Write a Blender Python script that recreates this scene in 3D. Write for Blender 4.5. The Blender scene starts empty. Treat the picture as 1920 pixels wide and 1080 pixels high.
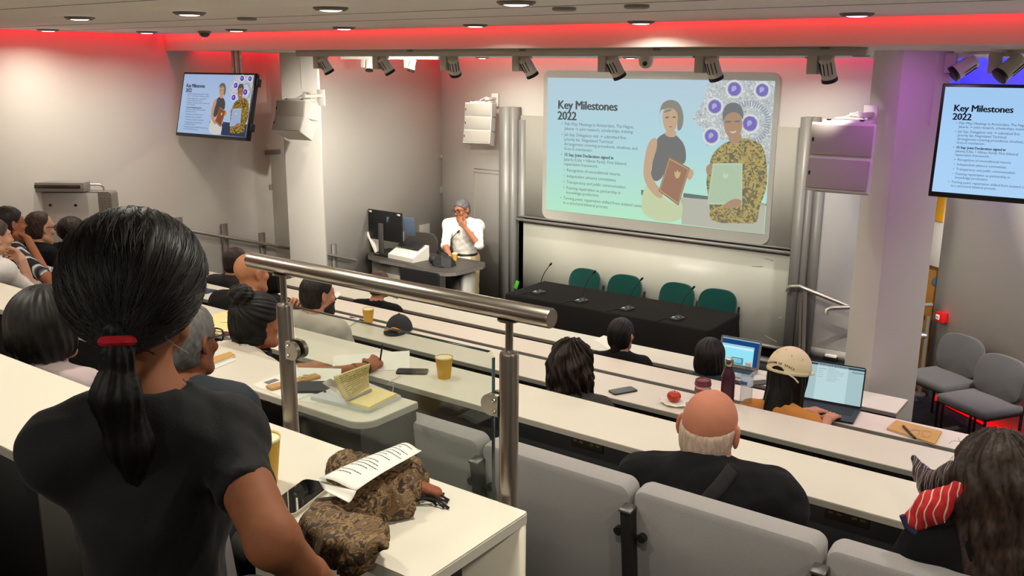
import bpy, bmesh, math, random
import numpy as np
from mathutils import Vector, Matrix
random.seed(7); RNG = np.random.default_rng(7)
SC = bpy.context.scene
COL = SC.collection

# ---------------------------------------------------------------- camera
FPX = 1715.87
YAW, PITCH, ROLL = (math.radians(a) for a in (35.953, 13.7134, -0.3021))
FWD = np.array([-math.sin(YAW)*math.cos(PITCH), math.cos(YAW)*math.cos(PITCH), -math.sin(PITCH)])
_r = np.array([math.cos(YAW), math.sin(YAW), 0.0]); _d = np.cross(FWD, _r)
RGT = math.cos(ROLL)*_r + math.sin(ROLL)*_d
DWN = -math.sin(ROLL)*_r + math.cos(ROLL)*_d
CAMH = 3.2
CAM = np.array([0, 0, CAMH])
cam_data = bpy.data.cameras.new('camera'); cam = bpy.data.objects.new('camera', cam_data); COL.objects.link(cam)
cam_data.sensor_width = 36; cam_data.lens = FPX/1920*36; cam_data.clip_start = 0.02; cam_data.clip_end = 100
mw = Matrix.Identity(4)
for i in range(3):
    mw[i][0] = RGT[i]; mw[i][1] = -DWN[i]; mw[i][2] = -FWD[i]; mw[i][3] = CAM[i]
cam.matrix_world = mw
SC.camera = cam
SC.view_settings.view_transform = 'Standard'
try: SC.view_settings.look = 'None'
except Exception: pass
SC.view_settings.gamma = 1; SC.view_settings.exposure = 0.0; SC.view_settings.use_curve_mapping = False
SC.cycles.max_bounces = 7; SC.cycles.diffuse_bounces = 4; SC.cycles.glossy_bounces = 3; SC.cycles.transparent_max_bounces = 12
SC.cycles.sample_clamp_indirect = 6; SC.cycles.caustics_reflective = False; SC.cycles.caustics_refractive = False
SC.cycles.use_denoising = True
W = bpy.data.worlds.new('world'); SC.world = W; W.use_nodes = True
W.node_tree.nodes['Background'].inputs[0].default_value = (0.9, 0.85, 0.8, 1); W.node_tree.nodes['Background'].inputs[1].default_value = 0.02

# a photograph pixel (1920x1080 frame) -> the point where its sight line meets a real plane of the room
def ray(x, y): return ((x-960)*RGT + (y-540)*DWN)/FPX + FWD
def atz(x, y, z): q = ray(x, y); return CAM + q*((z-CAMH)/q[2])
def aty(x, y, Y): q = ray(x, y); return CAM + q*(Y/q[1])
def atx(x, y, X): q = ray(x, y); return CAM + q*(X/q[0])
def atd(x, y, D): return CAM + ray(x, y)*D
def atpl(x, y, p0, n):
    q = ray(x, y); n = np.array(n, float); return CAM + q*(((np.array(p0)-CAM)@n)/(q@n))

# ---------------------------------------------------------------- room measures (metres, stage floor = 0)
CEIL = 3.455; YB = 5.3; XL = -7.9; YW = 9.3
def cz_front(y): return 3.318 - 0.0108*(y-YB)
TIER = dict(F=1.54, L=1.26, E=.99, D=.77, C=.52, B=.30)
DESK = dict(F=(1.127, 1.47, 2.27), L=(2.08, 2.36, 1.99), E=(3.03, 3.375, 1.72), D=(3.985, 4.30, 1.50), C=(4.99, 5.25, 1.25), B=(5.94, 6.25, 1.03))
RW0 = np.array([-2.45, 10.06]); RWD = np.array([.776, -.631])      # right wall line and direction

# ---------------------------------------------------------------- lamps of the room
def lin(c):
    def f(v):
        v /= 255.0
        return v/12.92 if v <= .04045 else ((v+.055)/1.055)**2.4
    return tuple(f(v) for v in c[:3])
WARM = (1.0, .95, .81)
def area(name, loc, direction, sx, sy, energy, color, spread=160, parent=None, shape='RECTANGLE', xaxis=None):
    L = bpy.data.lights.new(name, 'AREA'); L.shape = shape; L.size = sx
    if shape in ('RECTANGLE', 'ELLIPSE'): L.size_y = sy
    L.energy = energy; L.color = color; L.spread = math.radians(spread)
    o = bpy.data.objects.new(name, L); COL.objects.link(o)
    z = -Vector(direction).normalized()
    x = Vector(xaxis).normalized() if xaxis is not None else (Vector((0, 1, 0)).cross(z) if abs(z.y) < .9 else Vector((1, 0, 0)))
    x = (x - z*x.dot(z)).normalized(); y = z.cross(x)
    m = Matrix((x, y, z)).transposed().to_4x4(); m.translation = Vector(loc)
    if parent is not None: o.parent = parent
    o.matrix_local = m
    return o
def spot(name, loc, target, energy, color, angle, blend=.5, radius=.03):
    L = bpy.data.lights.new(name, 'SPOT'); L.energy = energy; L.color = color; L.spot_size = math.radians(angle); L.spot_blend = blend; L.shadow_soft_size = radius
    o = bpy.data.objects.new(name, L); COL.objects.link(o); o.location = loc
    o.rotation_euler = (Vector(target)-Vector(loc)).to_track_quat('-Z', 'Y').to_euler()
    return o
DOWN_E = 5.6
RED = (1.0, .012, .03); BLUE = (.02, .02, 1.0)

# ---------------------------------------------------------------- materials
_mats = {}
def M(name, col=(200,200,200), rough=.5, metal=0.0, bump=0.0, bscale=60.0, var=0.0, vscale=8.0, spec=.5, emit=0.0, coat=0.0, stretch=None, alpha=1.0, sheen=0.0, trans=0.0):
    if name in _mats: return _mats[name]
    m = bpy.data.materials.new(name); m.use_nodes = True; nt = m.node_tree; b = nt.nodes['Principled BSDF']
    c = (*lin(col), 1)
    b.inputs['Base Color'].default_value = c; b.inputs['Roughness'].default_value = rough; b.inputs['Metallic'].default_value = metal
    b.inputs['Specular IOR Level'].default_value = spec; b.inputs['Coat Weight'].default_value = coat; b.inputs['Sheen Weight'].default_value = sheen
    b.inputs['Transmission Weight'].default_value = trans
    if emit: b.inputs['Emission Color'].default_value = c; b.inputs['Emission Strength'].default_value = emit
    tc = nt.nodes.new('ShaderNodeTexCoord'); vec = tc.outputs['Object']
    if stretch:
        mp = nt.nodes.new('ShaderNodeMapping'); mp.inputs['Scale'].default_value = stretch; nt.links.new(vec, mp.inputs[0]); vec = mp.outputs[0]
    if var:
        n = nt.nodes.new('ShaderNodeTexNoise'); n.inputs['Scale'].default_value = vscale; n.inputs['Detail'].default_value = 5; nt.links.new(vec, n.inputs[0])
        mx = nt.nodes.new('ShaderNodeMix'); mx.data_type = 'RGBA'
        lo = tuple(v*(1-var) for v in c[:3])+(1,); hi = tuple(min(1, v*(1+var)) for v in c[:3])+(1,)
        mx.inputs[6].default_value = lo; mx.inputs[7].default_value = hi
        nt.links.new(n.outputs[0], mx.inputs[0]); nt.links.new(mx.outputs[2], b.inputs['Base Color'])
    if bump:
        n = nt.nodes.new('ShaderNodeTexNoise'); n.inputs['Scale'].default_value = bscale; n.inputs['Detail'].default_value = 3; nt.links.new(vec, n.inputs[0])
        bp = nt.nodes.new('ShaderNodeBump'); bp.inputs['Strength'].default_value = bump; bp.inputs['Distance'].default_value = .01
        nt.links.new(n.outputs[0], bp.inputs['Height']); nt.links.new(bp.outputs[0], b.inputs['Normal'])
    _mats[name] = m
    return m
def ramp_mat(name, stops, tex='noise', scale=8, rough=.6, emit=0.0, detail=4, distort=0.0, stretch=(1,1,1), interp='LINEAR', metal=0.0, coord='Object'):
    if name in _mats: return _mats[name]
    m = bpy.data.materials.new(name); m.use_nodes = True; nt = m.node_tree; b = nt.nodes['Principled BSDF']
    tc = nt.nodes.new('ShaderNodeTexCoord'); mp = nt.nodes.new('ShaderNodeMapping'); mp.inputs['Scale'].default_value = stretch
    nt.links.new(tc.outputs[coord], mp.inputs[0])
    if tex == 'noise':
        t = nt.nodes.new('ShaderNodeTexNoise'); t.inputs['Detail'].default_value = detail; t.inputs['Distortion'].default_value = distort; out = t.outputs[0]
    elif tex == 'voronoi':
        t = nt.nodes.new('ShaderNodeTexVoronoi'); t.feature = 'DISTANCE_TO_EDGE'; out = t.outputs[0]
    elif tex == 'wave':
        t = nt.nodes.new('ShaderNodeTexWave'); t.inputs['Distortion'].default_value = distort; t.inputs['Detail'].default_value = detail; out = t.outputs['Fac'] if 'Fac' in t.outputs else t.outputs[1]
    t.inputs['Scale'].default_value = scale
    nt.links.new(mp.outputs[0], t.inputs['Vector'])
    cr = nt.nodes.new('ShaderNodeValToRGB'); cr.color_ramp.interpolation = interp
    els = cr.color_ramp.elements
    while len(els) > 1: els.remove(els[-1])
    els[0].position = stops[0][0]; els[0].color = (*lin(stops[0][1]), 1)
    for p, c in stops[1:]:
        e = els.new(p); e.color = (*lin(c), 1)
    nt.links.new(out, cr.inputs[0]); nt.links.new(cr.outputs[0], b.inputs['Base Color'])
    b.inputs['Roughness'].default_value = rough; b.inputs['Metallic'].default_value = metal
    if emit:
        nt.links.new(cr.outputs[0], b.inputs['Emission Color']); b.inputs['Emission Strength'].default_value = emit
        nt.links.remove(b.inputs['Base Color'].links[0]); b.inputs['Base Color'].default_value = (0, 0, 0, 1); b.inputs['Specular IOR Level'].default_value = .1
    _mats[name] = m
    return m
def emis(name, col, s=1.0):
    if name in _mats: return _mats[name]
    m = bpy.data.materials.new(name); m.use_nodes = True; nt = m.node_tree
    for n in list(nt.nodes):
        if n.type == 'BSDF_PRINCIPLED': nt.nodes.remove(n)
    e = nt.nodes.new('ShaderNodeEmission'); e.inputs[0].default_value = (*lin(col), 1); e.inputs[1].default_value = s
    nt.links.new(e.outputs[0], nt.nodes['Material Output'].inputs[0]); _mats[name] = m
    return m
def glass_mat(name, tint=(215,228,222), gloss=.035):
    if name in _mats: return _mats[name]
    m = bpy.data.materials.new(name); m.use_nodes = True; nt = m.node_tree
    for n in list(nt.nodes):
        if n.type == 'BSDF_PRINCIPLED': nt.nodes.remove(n)
    t = nt.nodes.new('ShaderNodeBsdfTransparent'); t.inputs[0].default_value = (*lin(tint), 1)
    g = nt.nodes.new('ShaderNodeBsdfGlossy'); g.inputs['Roughness'].default_value = .02
    lw = nt.nodes.new('ShaderNodeLayerWeight'); pw = nt.nodes.new('ShaderNodeMath'); pw.operation = 'POWER'; pw.inputs[1].default_value = 4.0; f = nt.nodes.new('ShaderNodeMath'); f.operation = 'MULTIPLY_ADD'; f.inputs[1].default_value = .6; f.inputs[2].default_value = gloss
    nt.links.new(lw.outputs['Facing'], pw.inputs[0]); nt.links.new(pw.outputs[0], f.inputs[0])
    x = nt.nodes.new('ShaderNodeMixShader'); nt.links.new(f.outputs[0], x.inputs[0]); nt.links.new(t.outputs[0], x.inputs[1]); nt.links.new(g.outputs[0], x.inputs[2])
    nt.links.new(x.outputs[0], nt.nodes['Material Output'].inputs[0]); _mats[name] = m
    return m

# ---------------------------------------------------------------- object helpers
def tag(o, label=None, cat=None, group=None, kind=None):
    if label: o['label'] = label
    if cat: o['category'] = cat
    if group: o['group'] = group
    if kind: o['kind'] = kind
    return o
def thing(name, label, cat, loc=(0,0,0), rz=0.0, group=None, rot=None):
    o = bpy.data.objects.new(name, None); COL.objects.link(o); o.empty_display_size = .1
    o.location = tuple(loc); o.rotation_euler = rot if rot is not None else (0, 0, rz)
    return tag(o, label, cat, group)
def copy_tree(o, parent=None):
    c = o.copy(); COL.objects.link(c)
    if parent is not None:
        c.parent = parent; c.matrix_parent_inverse = o.matrix_parent_inverse
    for ch in list(o.children): copy_tree(ch, c)
    return c
def mk(name, verts, faces, mats, parent=None, smooth=True, fm=None, loc=None):
    me = bpy.data.meshes.new(name); me.from_pydata([tuple(map(float, v)) for v in verts], [], [tuple(int(i) for i in f) for f in faces])
    for m in (mats if isinstance(mats, (list, tuple)) else [mats]): me.materials.append(m)
    if fm is not None: me.polygons.foreach_set('material_index', np.asarray(fm, np.int32))
    me.polygons.foreach_set('use_smooth', [smooth]*len(me.polygons)); me.update()
    o = bpy.data.objects.new(name, me); COL.objects.link(o)
    if parent is not None: o.parent = parent
    if loc is not None: o.location = tuple(loc)
    return o
def frame(o, x, y, z):
    m = Matrix.Identity(4)
    for i in range(3): m[i][0] = x[i]; m[i][1] = y[i]; m[i][2] = z[i]; m[i][3] = o[i]
    return m
class MB:
    def __init__(s): s.b = bmesh.new(); s.mi = 0
    def m(s, i): s.mi = i; return s
    def _new(s, before):
        for f in s.b.faces:
            if f.index == -1 or f not in before: pass
    def box(s, c, d, bev=0.0, rot=None, seg=2):
        t = bmesh.new(); bmesh.ops.create_cube(t, size=1)
        for v in t.verts: v.co = Vector((v.co.x*d[0], v.co.y*d[1], v.co.z*d[2]))
        if bev: bmesh.ops.bevel(t, geom=list(t.edges), offset=bev, segments=seg, affect='EDGES', profile=.5)
        mt = Matrix.Translation(Vector(c)) @ (rot.to_4x4() if rot is not None else Matrix.Identity(4))
        return s.add(t, mt)
    def add(s, t, mt=None):
        mp = {}
        for v in t.verts: mp[v] = s.b.verts.new(mt @ v.co if mt is not None else v.co)
        for f in t.faces:
            try:
                n = s.b.faces.new([mp[v] for v in f.verts]); n.material_index = s.mi; n.smooth = True
            except ValueError: pass
        t.free(); return s
    def quadbox(s, lo, hi): 
        return s.box([(a+b)/2 for a, b in zip(lo, hi)], [abs(b-a) for a, b in zip(lo, hi)])
    def tube(s, pts, r, n=12, cap=True, closed=False):
        pts = [Vector(tuple(p)) for p in pts]; k = len(pts)
        rs = r if isinstance(r, (list, tuple)) else [r]*k
        rings = []; up = None
        for i, p in enumerate(pts):
            if closed: t = (pts[(i+1) % k]-pts[i-1])
            else: t = (pts[min(i+1, k-1)]-pts[max(i-1, 0)])
            t = t.normalized() if t.length > 1e-9 else Vector((0,0,1))
            if up is None: up = t.orthogonal().normalized()
            up = (up - t*up.dot(t)); up = up.normalized() if up.length > 1e-6 else t.orthogonal().normalized()
            w = t.cross(up)
            rings.append([s.b.verts.new(p + (up*math.cos(a)+w*math.sin(a))*rs[i]) for a in [2*math.pi*j/n for j in range(n)]])
        def f(vs):
            try: q = s.b.faces.new(vs); q.material_index = s.mi; q.smooth = True
            except ValueError: pass
        for i in range(k if closed else k-1):
            a, b = rings[i], rings[(i+1) % k]
            for j in range(n): f((a[j], a[(j+1) % n], b[(j+1) % n], b[j]))
        if cap and not closed: f(list(reversed(rings[0]))); f(rings[-1])
        return s
    def cyl(s, a, b, r, n=20): return s.tube([a, b], r, n)
    def lathe(s, prof, at=(0,0,0), n=28, mt=None):
        rings = []; at = Vector(tuple(at))
        for r, z in prof:
            rings.append([s.b.verts.new((mt @ Vector((r*math.cos(a), r*math.sin(a), z)) if mt is not None else at+Vector((r*math.cos(a), r*math.sin(a), z)))) for a in [2*math.pi*j/n for j in range(n)]])
        def f(vs):
            try: q = s.b.faces.new(vs); q.material_index = s.mi; q.smooth = True
            except ValueError: pass
        for a, b in zip(rings, rings[1:]):
            for j in range(n): f((a[j], a[(j+1) % n], b[(j+1) % n], b[j]))
        if prof[0][0] > 1e-4: f(list(reversed(rings[0])))
        if prof[-1][0] > 1e-4: f(rings[-1])
        return s
    def prism(s, poly, h0, h1, mt=None):
        mt = mt if mt is not None else Matrix.Identity(4)
        a = [s.b.verts.new(mt @ Vector((x, y, h0))) for x, y in poly]; b = [s.b.verts.new(mt @ Vector((x, y, h1))) for x, y in poly]
        n = len(poly)
        area2 = sum(poly[i][0]*poly[(i+1) % n][1]-poly[(i+1) % n][0]*poly[i][1] for i in range(n))
        if area2 < 0: a.reverse(); b.reverse()
        def f(vs):
            q = s.b.faces.new(vs); q.material_index = s.mi; q.smooth = False
        f(list(reversed(a))); f(b)
        for i in range(n): f((a[i], a[(i+1) % n], b[(i+1) % n], b[i]))
        return s
    def sheet(s, fn, nu, nv):
        g = [[s.b.verts.new(Vector(tuple(fn(i/nu, j/nv)))) for j in range(nv+1)] for i in range(nu+1)]
        for i in range(nu):
            for j in range(nv):
                q = s.b.faces.new((g[i][j], g[i+1][j], g[i+1][j+1], g[i][j+1])); q.material_index = s.mi; q.smooth = True
        return s
    def poly(s, pts):
        q = s.b.faces.new([s.b.verts.new(Vector(tuple(p))) for p in pts]); q.material_index = s.mi; q.smooth = False; return s
    def done(s, name, mats, parent=None, loc=None, smooth=True, rot=None, solid=0.0):
        me = bpy.data.meshes.new(name); s.b.normal_update(); s.b.to_mesh(me); s.b.free()
        for m in (mats if isinstance(mats, (list, tuple)) else [mats]): me.materials.append(m)
        if smooth:
            try: me.set_sharp_from_angle(angle=math.radians(38))
            except Exception: pass
        o = bpy.data.objects.new(name, me); COL.objects.link(o)
        if parent is not None: o.parent = parent
        if loc is not None: o.location = tuple(loc)
        if rot is not None: o.rotation_euler = rot
        if solid:
            sm = o.modifiers.new('solid', 'SOLIDIFY'); sm.thickness = solid
        return o
def rrect(x0, y0, x1, y1, r, n=5, corners=(1,1,1,1)):
    out = []
    for (cx, cy, a0, k) in ((x1-r, y0+r, -90, 1), (x1-r, y1-r, 0, 2), (x0+r, y1-r, 90, 3), (x0+r, y0+r, 180, 0)):
        if corners[k]:
            out += [(cx+r*math.cos(math.radians(a0+90*i/n)), cy+r*math.sin(math.radians(a0+90*i/n))) for i in range(n+1)]
        else:
            out.append(((x0, y0), (x1, y0), (x1, y1), (x0, y1))[k])
    return out
def text_mesh(name, lines, mats, parent, mt, font_off=0.0):
    """lines: (string, x, y, size, bold) laid out in a plane; one mesh."""
    vs, fs, fm = [], [], []
    dg = None
    for (st, x, y, size, bold, mi) in lines:
        cu = bpy.data.curves.new('text', 'FONT'); cu.body = st; cu.size = size; cu.offset = font_off; cu.resolution_u = 2; cu.space_character = .95
        ob = bpy.data.objects.new('text', cu); COL.objects.link(ob)
        dg = bpy.context.evaluated_depsgraph_get(); dg.update()
        me = bpy.data.meshes.new_from_object(ob.evaluated_get(dg))
        for kx, ky, kz in (((0, 0, 0), (size*.03, size*.012, 1e-5), (size*.06, 0, 2e-5), (size*.075, -size*.006, 3e-5), (size*.03, -size*.018, 4e-5)) if bold else ((0, 0, 0),)):
            off = len(vs)
            for v in me.vertices: vs.append(mt @ Vector((v.co.x+x+kx, v.co.y+y+ky, kz)))
            for p in me.polygons: fs.append([off+i for i in p.vertices]); fm.append(mi)
        bpy.data.meshes.remove(me); bpy.data.objects.remove(ob); bpy.data.curves.remove(cu)
    return mk(name, vs, fs, mats, parent, smooth=False, fm=fm)

# ================================================================= implicit figures (bodies, hair, clothes, crumpled cloth)
A32 = lambda v: np.asarray(v, np.float32)
def s_cap(p, a, b, r1, r2):
    a = A32(a); b = A32(b); ab = b-a; h = np.clip(((p-a) @ ab)/max(float(ab @ ab), 1e-9), 0, 1)
    q = p - a - h[:, None]*ab
    return np.sqrt((q*q).sum(1)) - (r1+(r2-r1)*h)
def s_ell(p, c, r, R=None):
    q = p - A32(c)
    if R is not None: q = q @ A32(R)
    r = A32(r); k0 = np.sqrt(((q/r)**2).sum(1)); k1 = np.sqrt(((q/(r*r))**2).sum(1)) + 1e-6
    return k0*(k0-1)/k1
def s_box(p, c, d, r=.01, R=None):
    q = p - A32(c)
    if R is not None: q = q @ A32(R)
    q = np.abs(q) - (A32(d)/2 - r); return np.sqrt((np.maximum(q, 0)**2).sum(1)) + np.minimum(q.max(1), 0) - r
def smin(a, b, k):
    if k <= 0: return np.minimum(a, b)
    h = np.clip(.5+.5*(b-a)/k, 0, 1); return b+(a-b)*h - k*h*(1-h)
def smax(a, b, k): return -smin(-a, -b, k)
_wd = RNG.normal(size=(9, 3)); _wd /= np.linalg.norm(_wd, axis=1)[:, None]; _wp = RNG.uniform(0, 6.28, 9)
def wob(p, wl, n=6, seed=0):
    v = np.zeros(len(p), np.float32)
    for i in range(n):
        j = (i+seed) % 9; v += np.sin(p @ A32(_wd[j]*(6.28/(wl*(1+.35*((i*7) % 5-2)/2)))) + _wp[j]+seed*1.7)
    return v/n
def nets(v, org, h):
    v = v.astype(np.float32); s = v < 0
    c = np.zeros(tuple(np.array(v.shape)-1), np.int8)
    offs = [(i, j, k) for i in (0, 1) for j in (0, 1) for k in (0, 1)]
    X, Y, Z = c.shape
    for i, j, k in offs: c += s[i:i+X, j:j+Y, k:k+Z]
    act = (c > 0) & (c < 8); idx = np.argwhere(act)
    if len(idx) == 0: return np.zeros((0, 3)), np.zeros((0, 4), int)
    mp = -np.ones(c.shape, np.int64); mp[act] = np.arange(len(idx))
    cv = {o: v[idx[:, 0]+o[0], idx[:, 1]+o[1], idx[:, 2]+o[2]] for o in offs}
    acc = np.zeros((len(idx), 3)); cnt = np.zeros(len(idx))
    for o in offs:
        for ax in range(3):
            if o[ax] == 0:
                o2 = list(o); o2[ax] = 1; o2 = tuple(o2); a, b = cv[o], cv[o2]; m = (a < 0) != (b < 0)
                t = np.where(m, a/np.where(m, a-b, 1), 0)
                for d in range(3): acc[:, d] += np.where(m, o[d] + (t if d == ax else 0), 0)
                cnt += m
    P = (idx + acc/np.maximum(cnt, 1)[:, None])*h + org
    F = []
    for ax in range(3):
        u, w = (ax+1) % 3, (ax+2) % 3
        sl = [slice(None)]*3; s2 = [slice(None)]*3; sl[ax] = slice(0, -1); s2[ax] = slice(1, None)
        df = s[tuple(sl)] != s[tuple(s2)]; e = np.argwhere(df)
        e = e[(e[:, u] > 0) & (e[:, w] > 0) & (e[:, u] < v.shape[u]-1) & (e[:, w] < v.shape[w]-1)]
        if len(e) == 0: continue
        def cell(du, dw):
            q = e.copy(); q[:, u] += du; q[:, w] += dw; return mp[q[:, 0], q[:, 1], q[:, 2]]
        quad = np.stack([cell(-1, -1), cell(0, -1), cell(0, 0), cell(-1, 0)], 1)
        flip = ~s[e[:, 0], e[:, 1], e[:, 2]]
        quad[flip] = quad[flip][:, ::-1]
        F.append(quad)
    return P, np.concatenate(F)
def sdf_mesh(fn, lo, hi, h):
    lo = np.array(lo, float)-2*h; hi = np.array(hi, float)+2*h
    n = np.ceil((hi-lo)/h).astype(int)+1
    B = 6; nb = np.ceil(n/B).astype(int); n = nb*B
    cs = [lo[i]+(np.arange(nb[i])*B+B/2-.5)*h for i in range(3)]
    G = np.stack(np.meshgrid(*cs, indexing='ij'), -1).reshape(-1, 3).astype(np.float32)
    d = fn(G); keep = np.abs(d) < B*h*.87*1.6+h*2
    vol = np.repeat(np.repeat(np.repeat(d.reshape(nb), B, 0), B, 1), B, 2).astype(np.float32)
    kb = np.argwhere(keep.reshape(nb))
    if len(kb):
        loc = np.stack(np.meshgrid(*[np.arange(B)]*3, indexing='ij'), -1).reshape(-1, 3)
        I = (kb[:, None, :]*B + loc[None]).reshape(-1, 3)
        for c0 in range(0, len(I), 400000):
            J = I[c0:c0+400000]; vol[J[:, 0], J[:, 1], J[:, 2]] = fn((J*h+lo).astype(np.float32))
    return nets(vol, lo, h)
def join(ms):
    V, F, o = [], [], 0
    for v, f in ms: V.append(v); F.append(f+o); o += len(v)
    return np.concatenate(V), np.concatenate(F)
def mk_np(name, V, F, mats, parent=None, fm=None):
    me = bpy.data.meshes.new(name); V = np.asarray(V, np.float32); F = np.asarray(F, np.int32)
    me.vertices.add(len(V)); me.vertices.foreach_set('co', V.ravel()); k = F.shape[1]
    me.loops.add(F.size); me.loops.foreach_set('vertex_index', F.ravel()); me.polygons.add(len(F))
    me.polygons.foreach_set('loop_start', np.arange(0, F.size, k, dtype=np.int32))
    try: me.polygons.foreach_set('loop_total', np.full(len(F), k, np.int32))
    except Exception: pass
    for m in (mats if isinstance(mats, (list, tuple)) else [mats]): me.materials.append(m)
    if fm is not None: me.polygons.foreach_set('material_index', np.asarray(fm, np.int32))
    me.polygons.foreach_set('use_smooth', np.ones(len(F), bool)); me.update(calc_edges=True); me.validate()
    o = bpy.data.objects.new(name, me); COL.objects.link(o)
    if parent is not None: o.parent = parent
    return o
def Rz(a): c, s = math.cos(a), math.sin(a); return np.array([[c, -s, 0], [s, c, 0], [0, 0, 1.]])
def Rx(a): c, s = math.cos(a), math.sin(a); return np.array([[1, 0, 0], [0, c, -s], [0, s, c]])
def Ry(a): c, s = math.cos(a), math.sin(a); return np.array([[c, 0, s], [0, 1, 0], [-s, 0, c]])
def unit(v): v = np.asarray(v, float); return v/max(np.linalg.norm(v), 1e-9)

# ---- head (local: origin between the ears, +Y the face, +Z the crown)
def head_sdf(p, f):
    x = np.abs(p[:, 0]); q = np.stack([x, p[:, 1], p[:, 2]], 1)
    d = s_ell(p, (0, -.015, .032), (.075, .096, .086))
    d = smin(d, s_ell(p, (0, .028, -.045), (.058, .062, .078)), .03)
    d = smin(d, s_cap(q, (.02, .07, -.098), (.05, -.005, -.065), .022, .022), .025)
    d = smin(d, s_ell(p, (0, .079, -.103), (.021, .017, .017)), .02)
    d = smin(d, s_cap(q, (.012, .085, .034), (.045, .066, .030), .010, .009), .015)
    d = smin(d, s_ell(q, (.042, .062, -.022), (.022, .022, .018)), .02)
    d = smax(d, -s_ell(q, (.031, .100, .012), (.019, .020, .013)), .01)
    d = smin(d, s_ell(q, (.031, .077, .011), (.0125, .0125, .0125)), .003)
    d = smin(d, s_cap(p, (0, .086, .022), (0, .108, -.022), .008, .011), .01)
    d = smin(d, s_ell(q, (.010, .098, -.027), (.009, .010, .007)), .006)
    d = smin(d, s_cap(p, (-.018, .084, -.056), (.018, .084, -.056), .0075, .0075), .006)
    d = smin(d, s_cap(p, (-.015, .083, -.067), (.015, .083, -.067), .0085, .0085), .006)
    d = smax(d, -s_cap(p, (-.022, .097, -.0615), (.022, .097, -.0615), .0025, .0025), .003)
    er = np.stack([q[:, 0], q[:, 1], q[:, 2]], 1)
    Re = Rz(.42) @ Rx(.15)
    e = s_ell(er, (.081, -.012, .0), (.0085, .021, .034), Re)
    e = smax(e, -s_ell(er, (.092, -.008, .004), (.008, .011, .020), Re), .004)
    d = smin(d, e, .008)
    return d
def hair_noise(p, kind, amp=.0028, fr=55):
    if kind == 'back':       # strands converging on a low tie at the nape
        c = p - A32((0, -.105, -.045)); ax = unit((0, .75, .66)); u = np.cross(ax, (1, 0, 0)); ang = np.arctan2(c @ A32(u), c[:, 0])
        rad = np.sqrt((c*c).sum(1)); return amp*(np.sin(ang*fr*.5+3*np.sin(rad*22)) + .7*np.sin(ang*fr*.23+5*rad+1))
    if kind == 'up':
        c = p - A32((0, -.06, .09)); ang = np.arctan2(c[:, 0], c[:, 2]+.2*c[:, 1]); rad = np.sqrt((c*c).sum(1))
        return amp*(np.sin(ang*fr*.5+2*np.sin(rad*30))+.6*np.sin(ang*fr*.21))
    if kind == 'curl':
        ang = np.arctan2(p[:, 0], -p[:, 1]); return amp*2.2*(np.sin(ang*11+2.2*np.sin(p[:, 2]*34+ang*3))+.6*np.sin(ang*23+p[:, 2]*40))
    if kind == 'fro': return amp*2.6*wob(p, .022, 7)
    if kind == 'short': return amp*1.1*(wob(p*A32((1, .6, .6)), .016, 7)+.5*np.sin(p[:, 0]*200+p[:, 2]*40))
    ang = np.arctan2(p[:, 0], -p[:, 1]); return amp*(np.sin(ang*fr*.6+2.5*np.sin(p[:, 2]*13))+.7*np.sin(ang*fr*.27+p[:, 2]*9))
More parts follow.
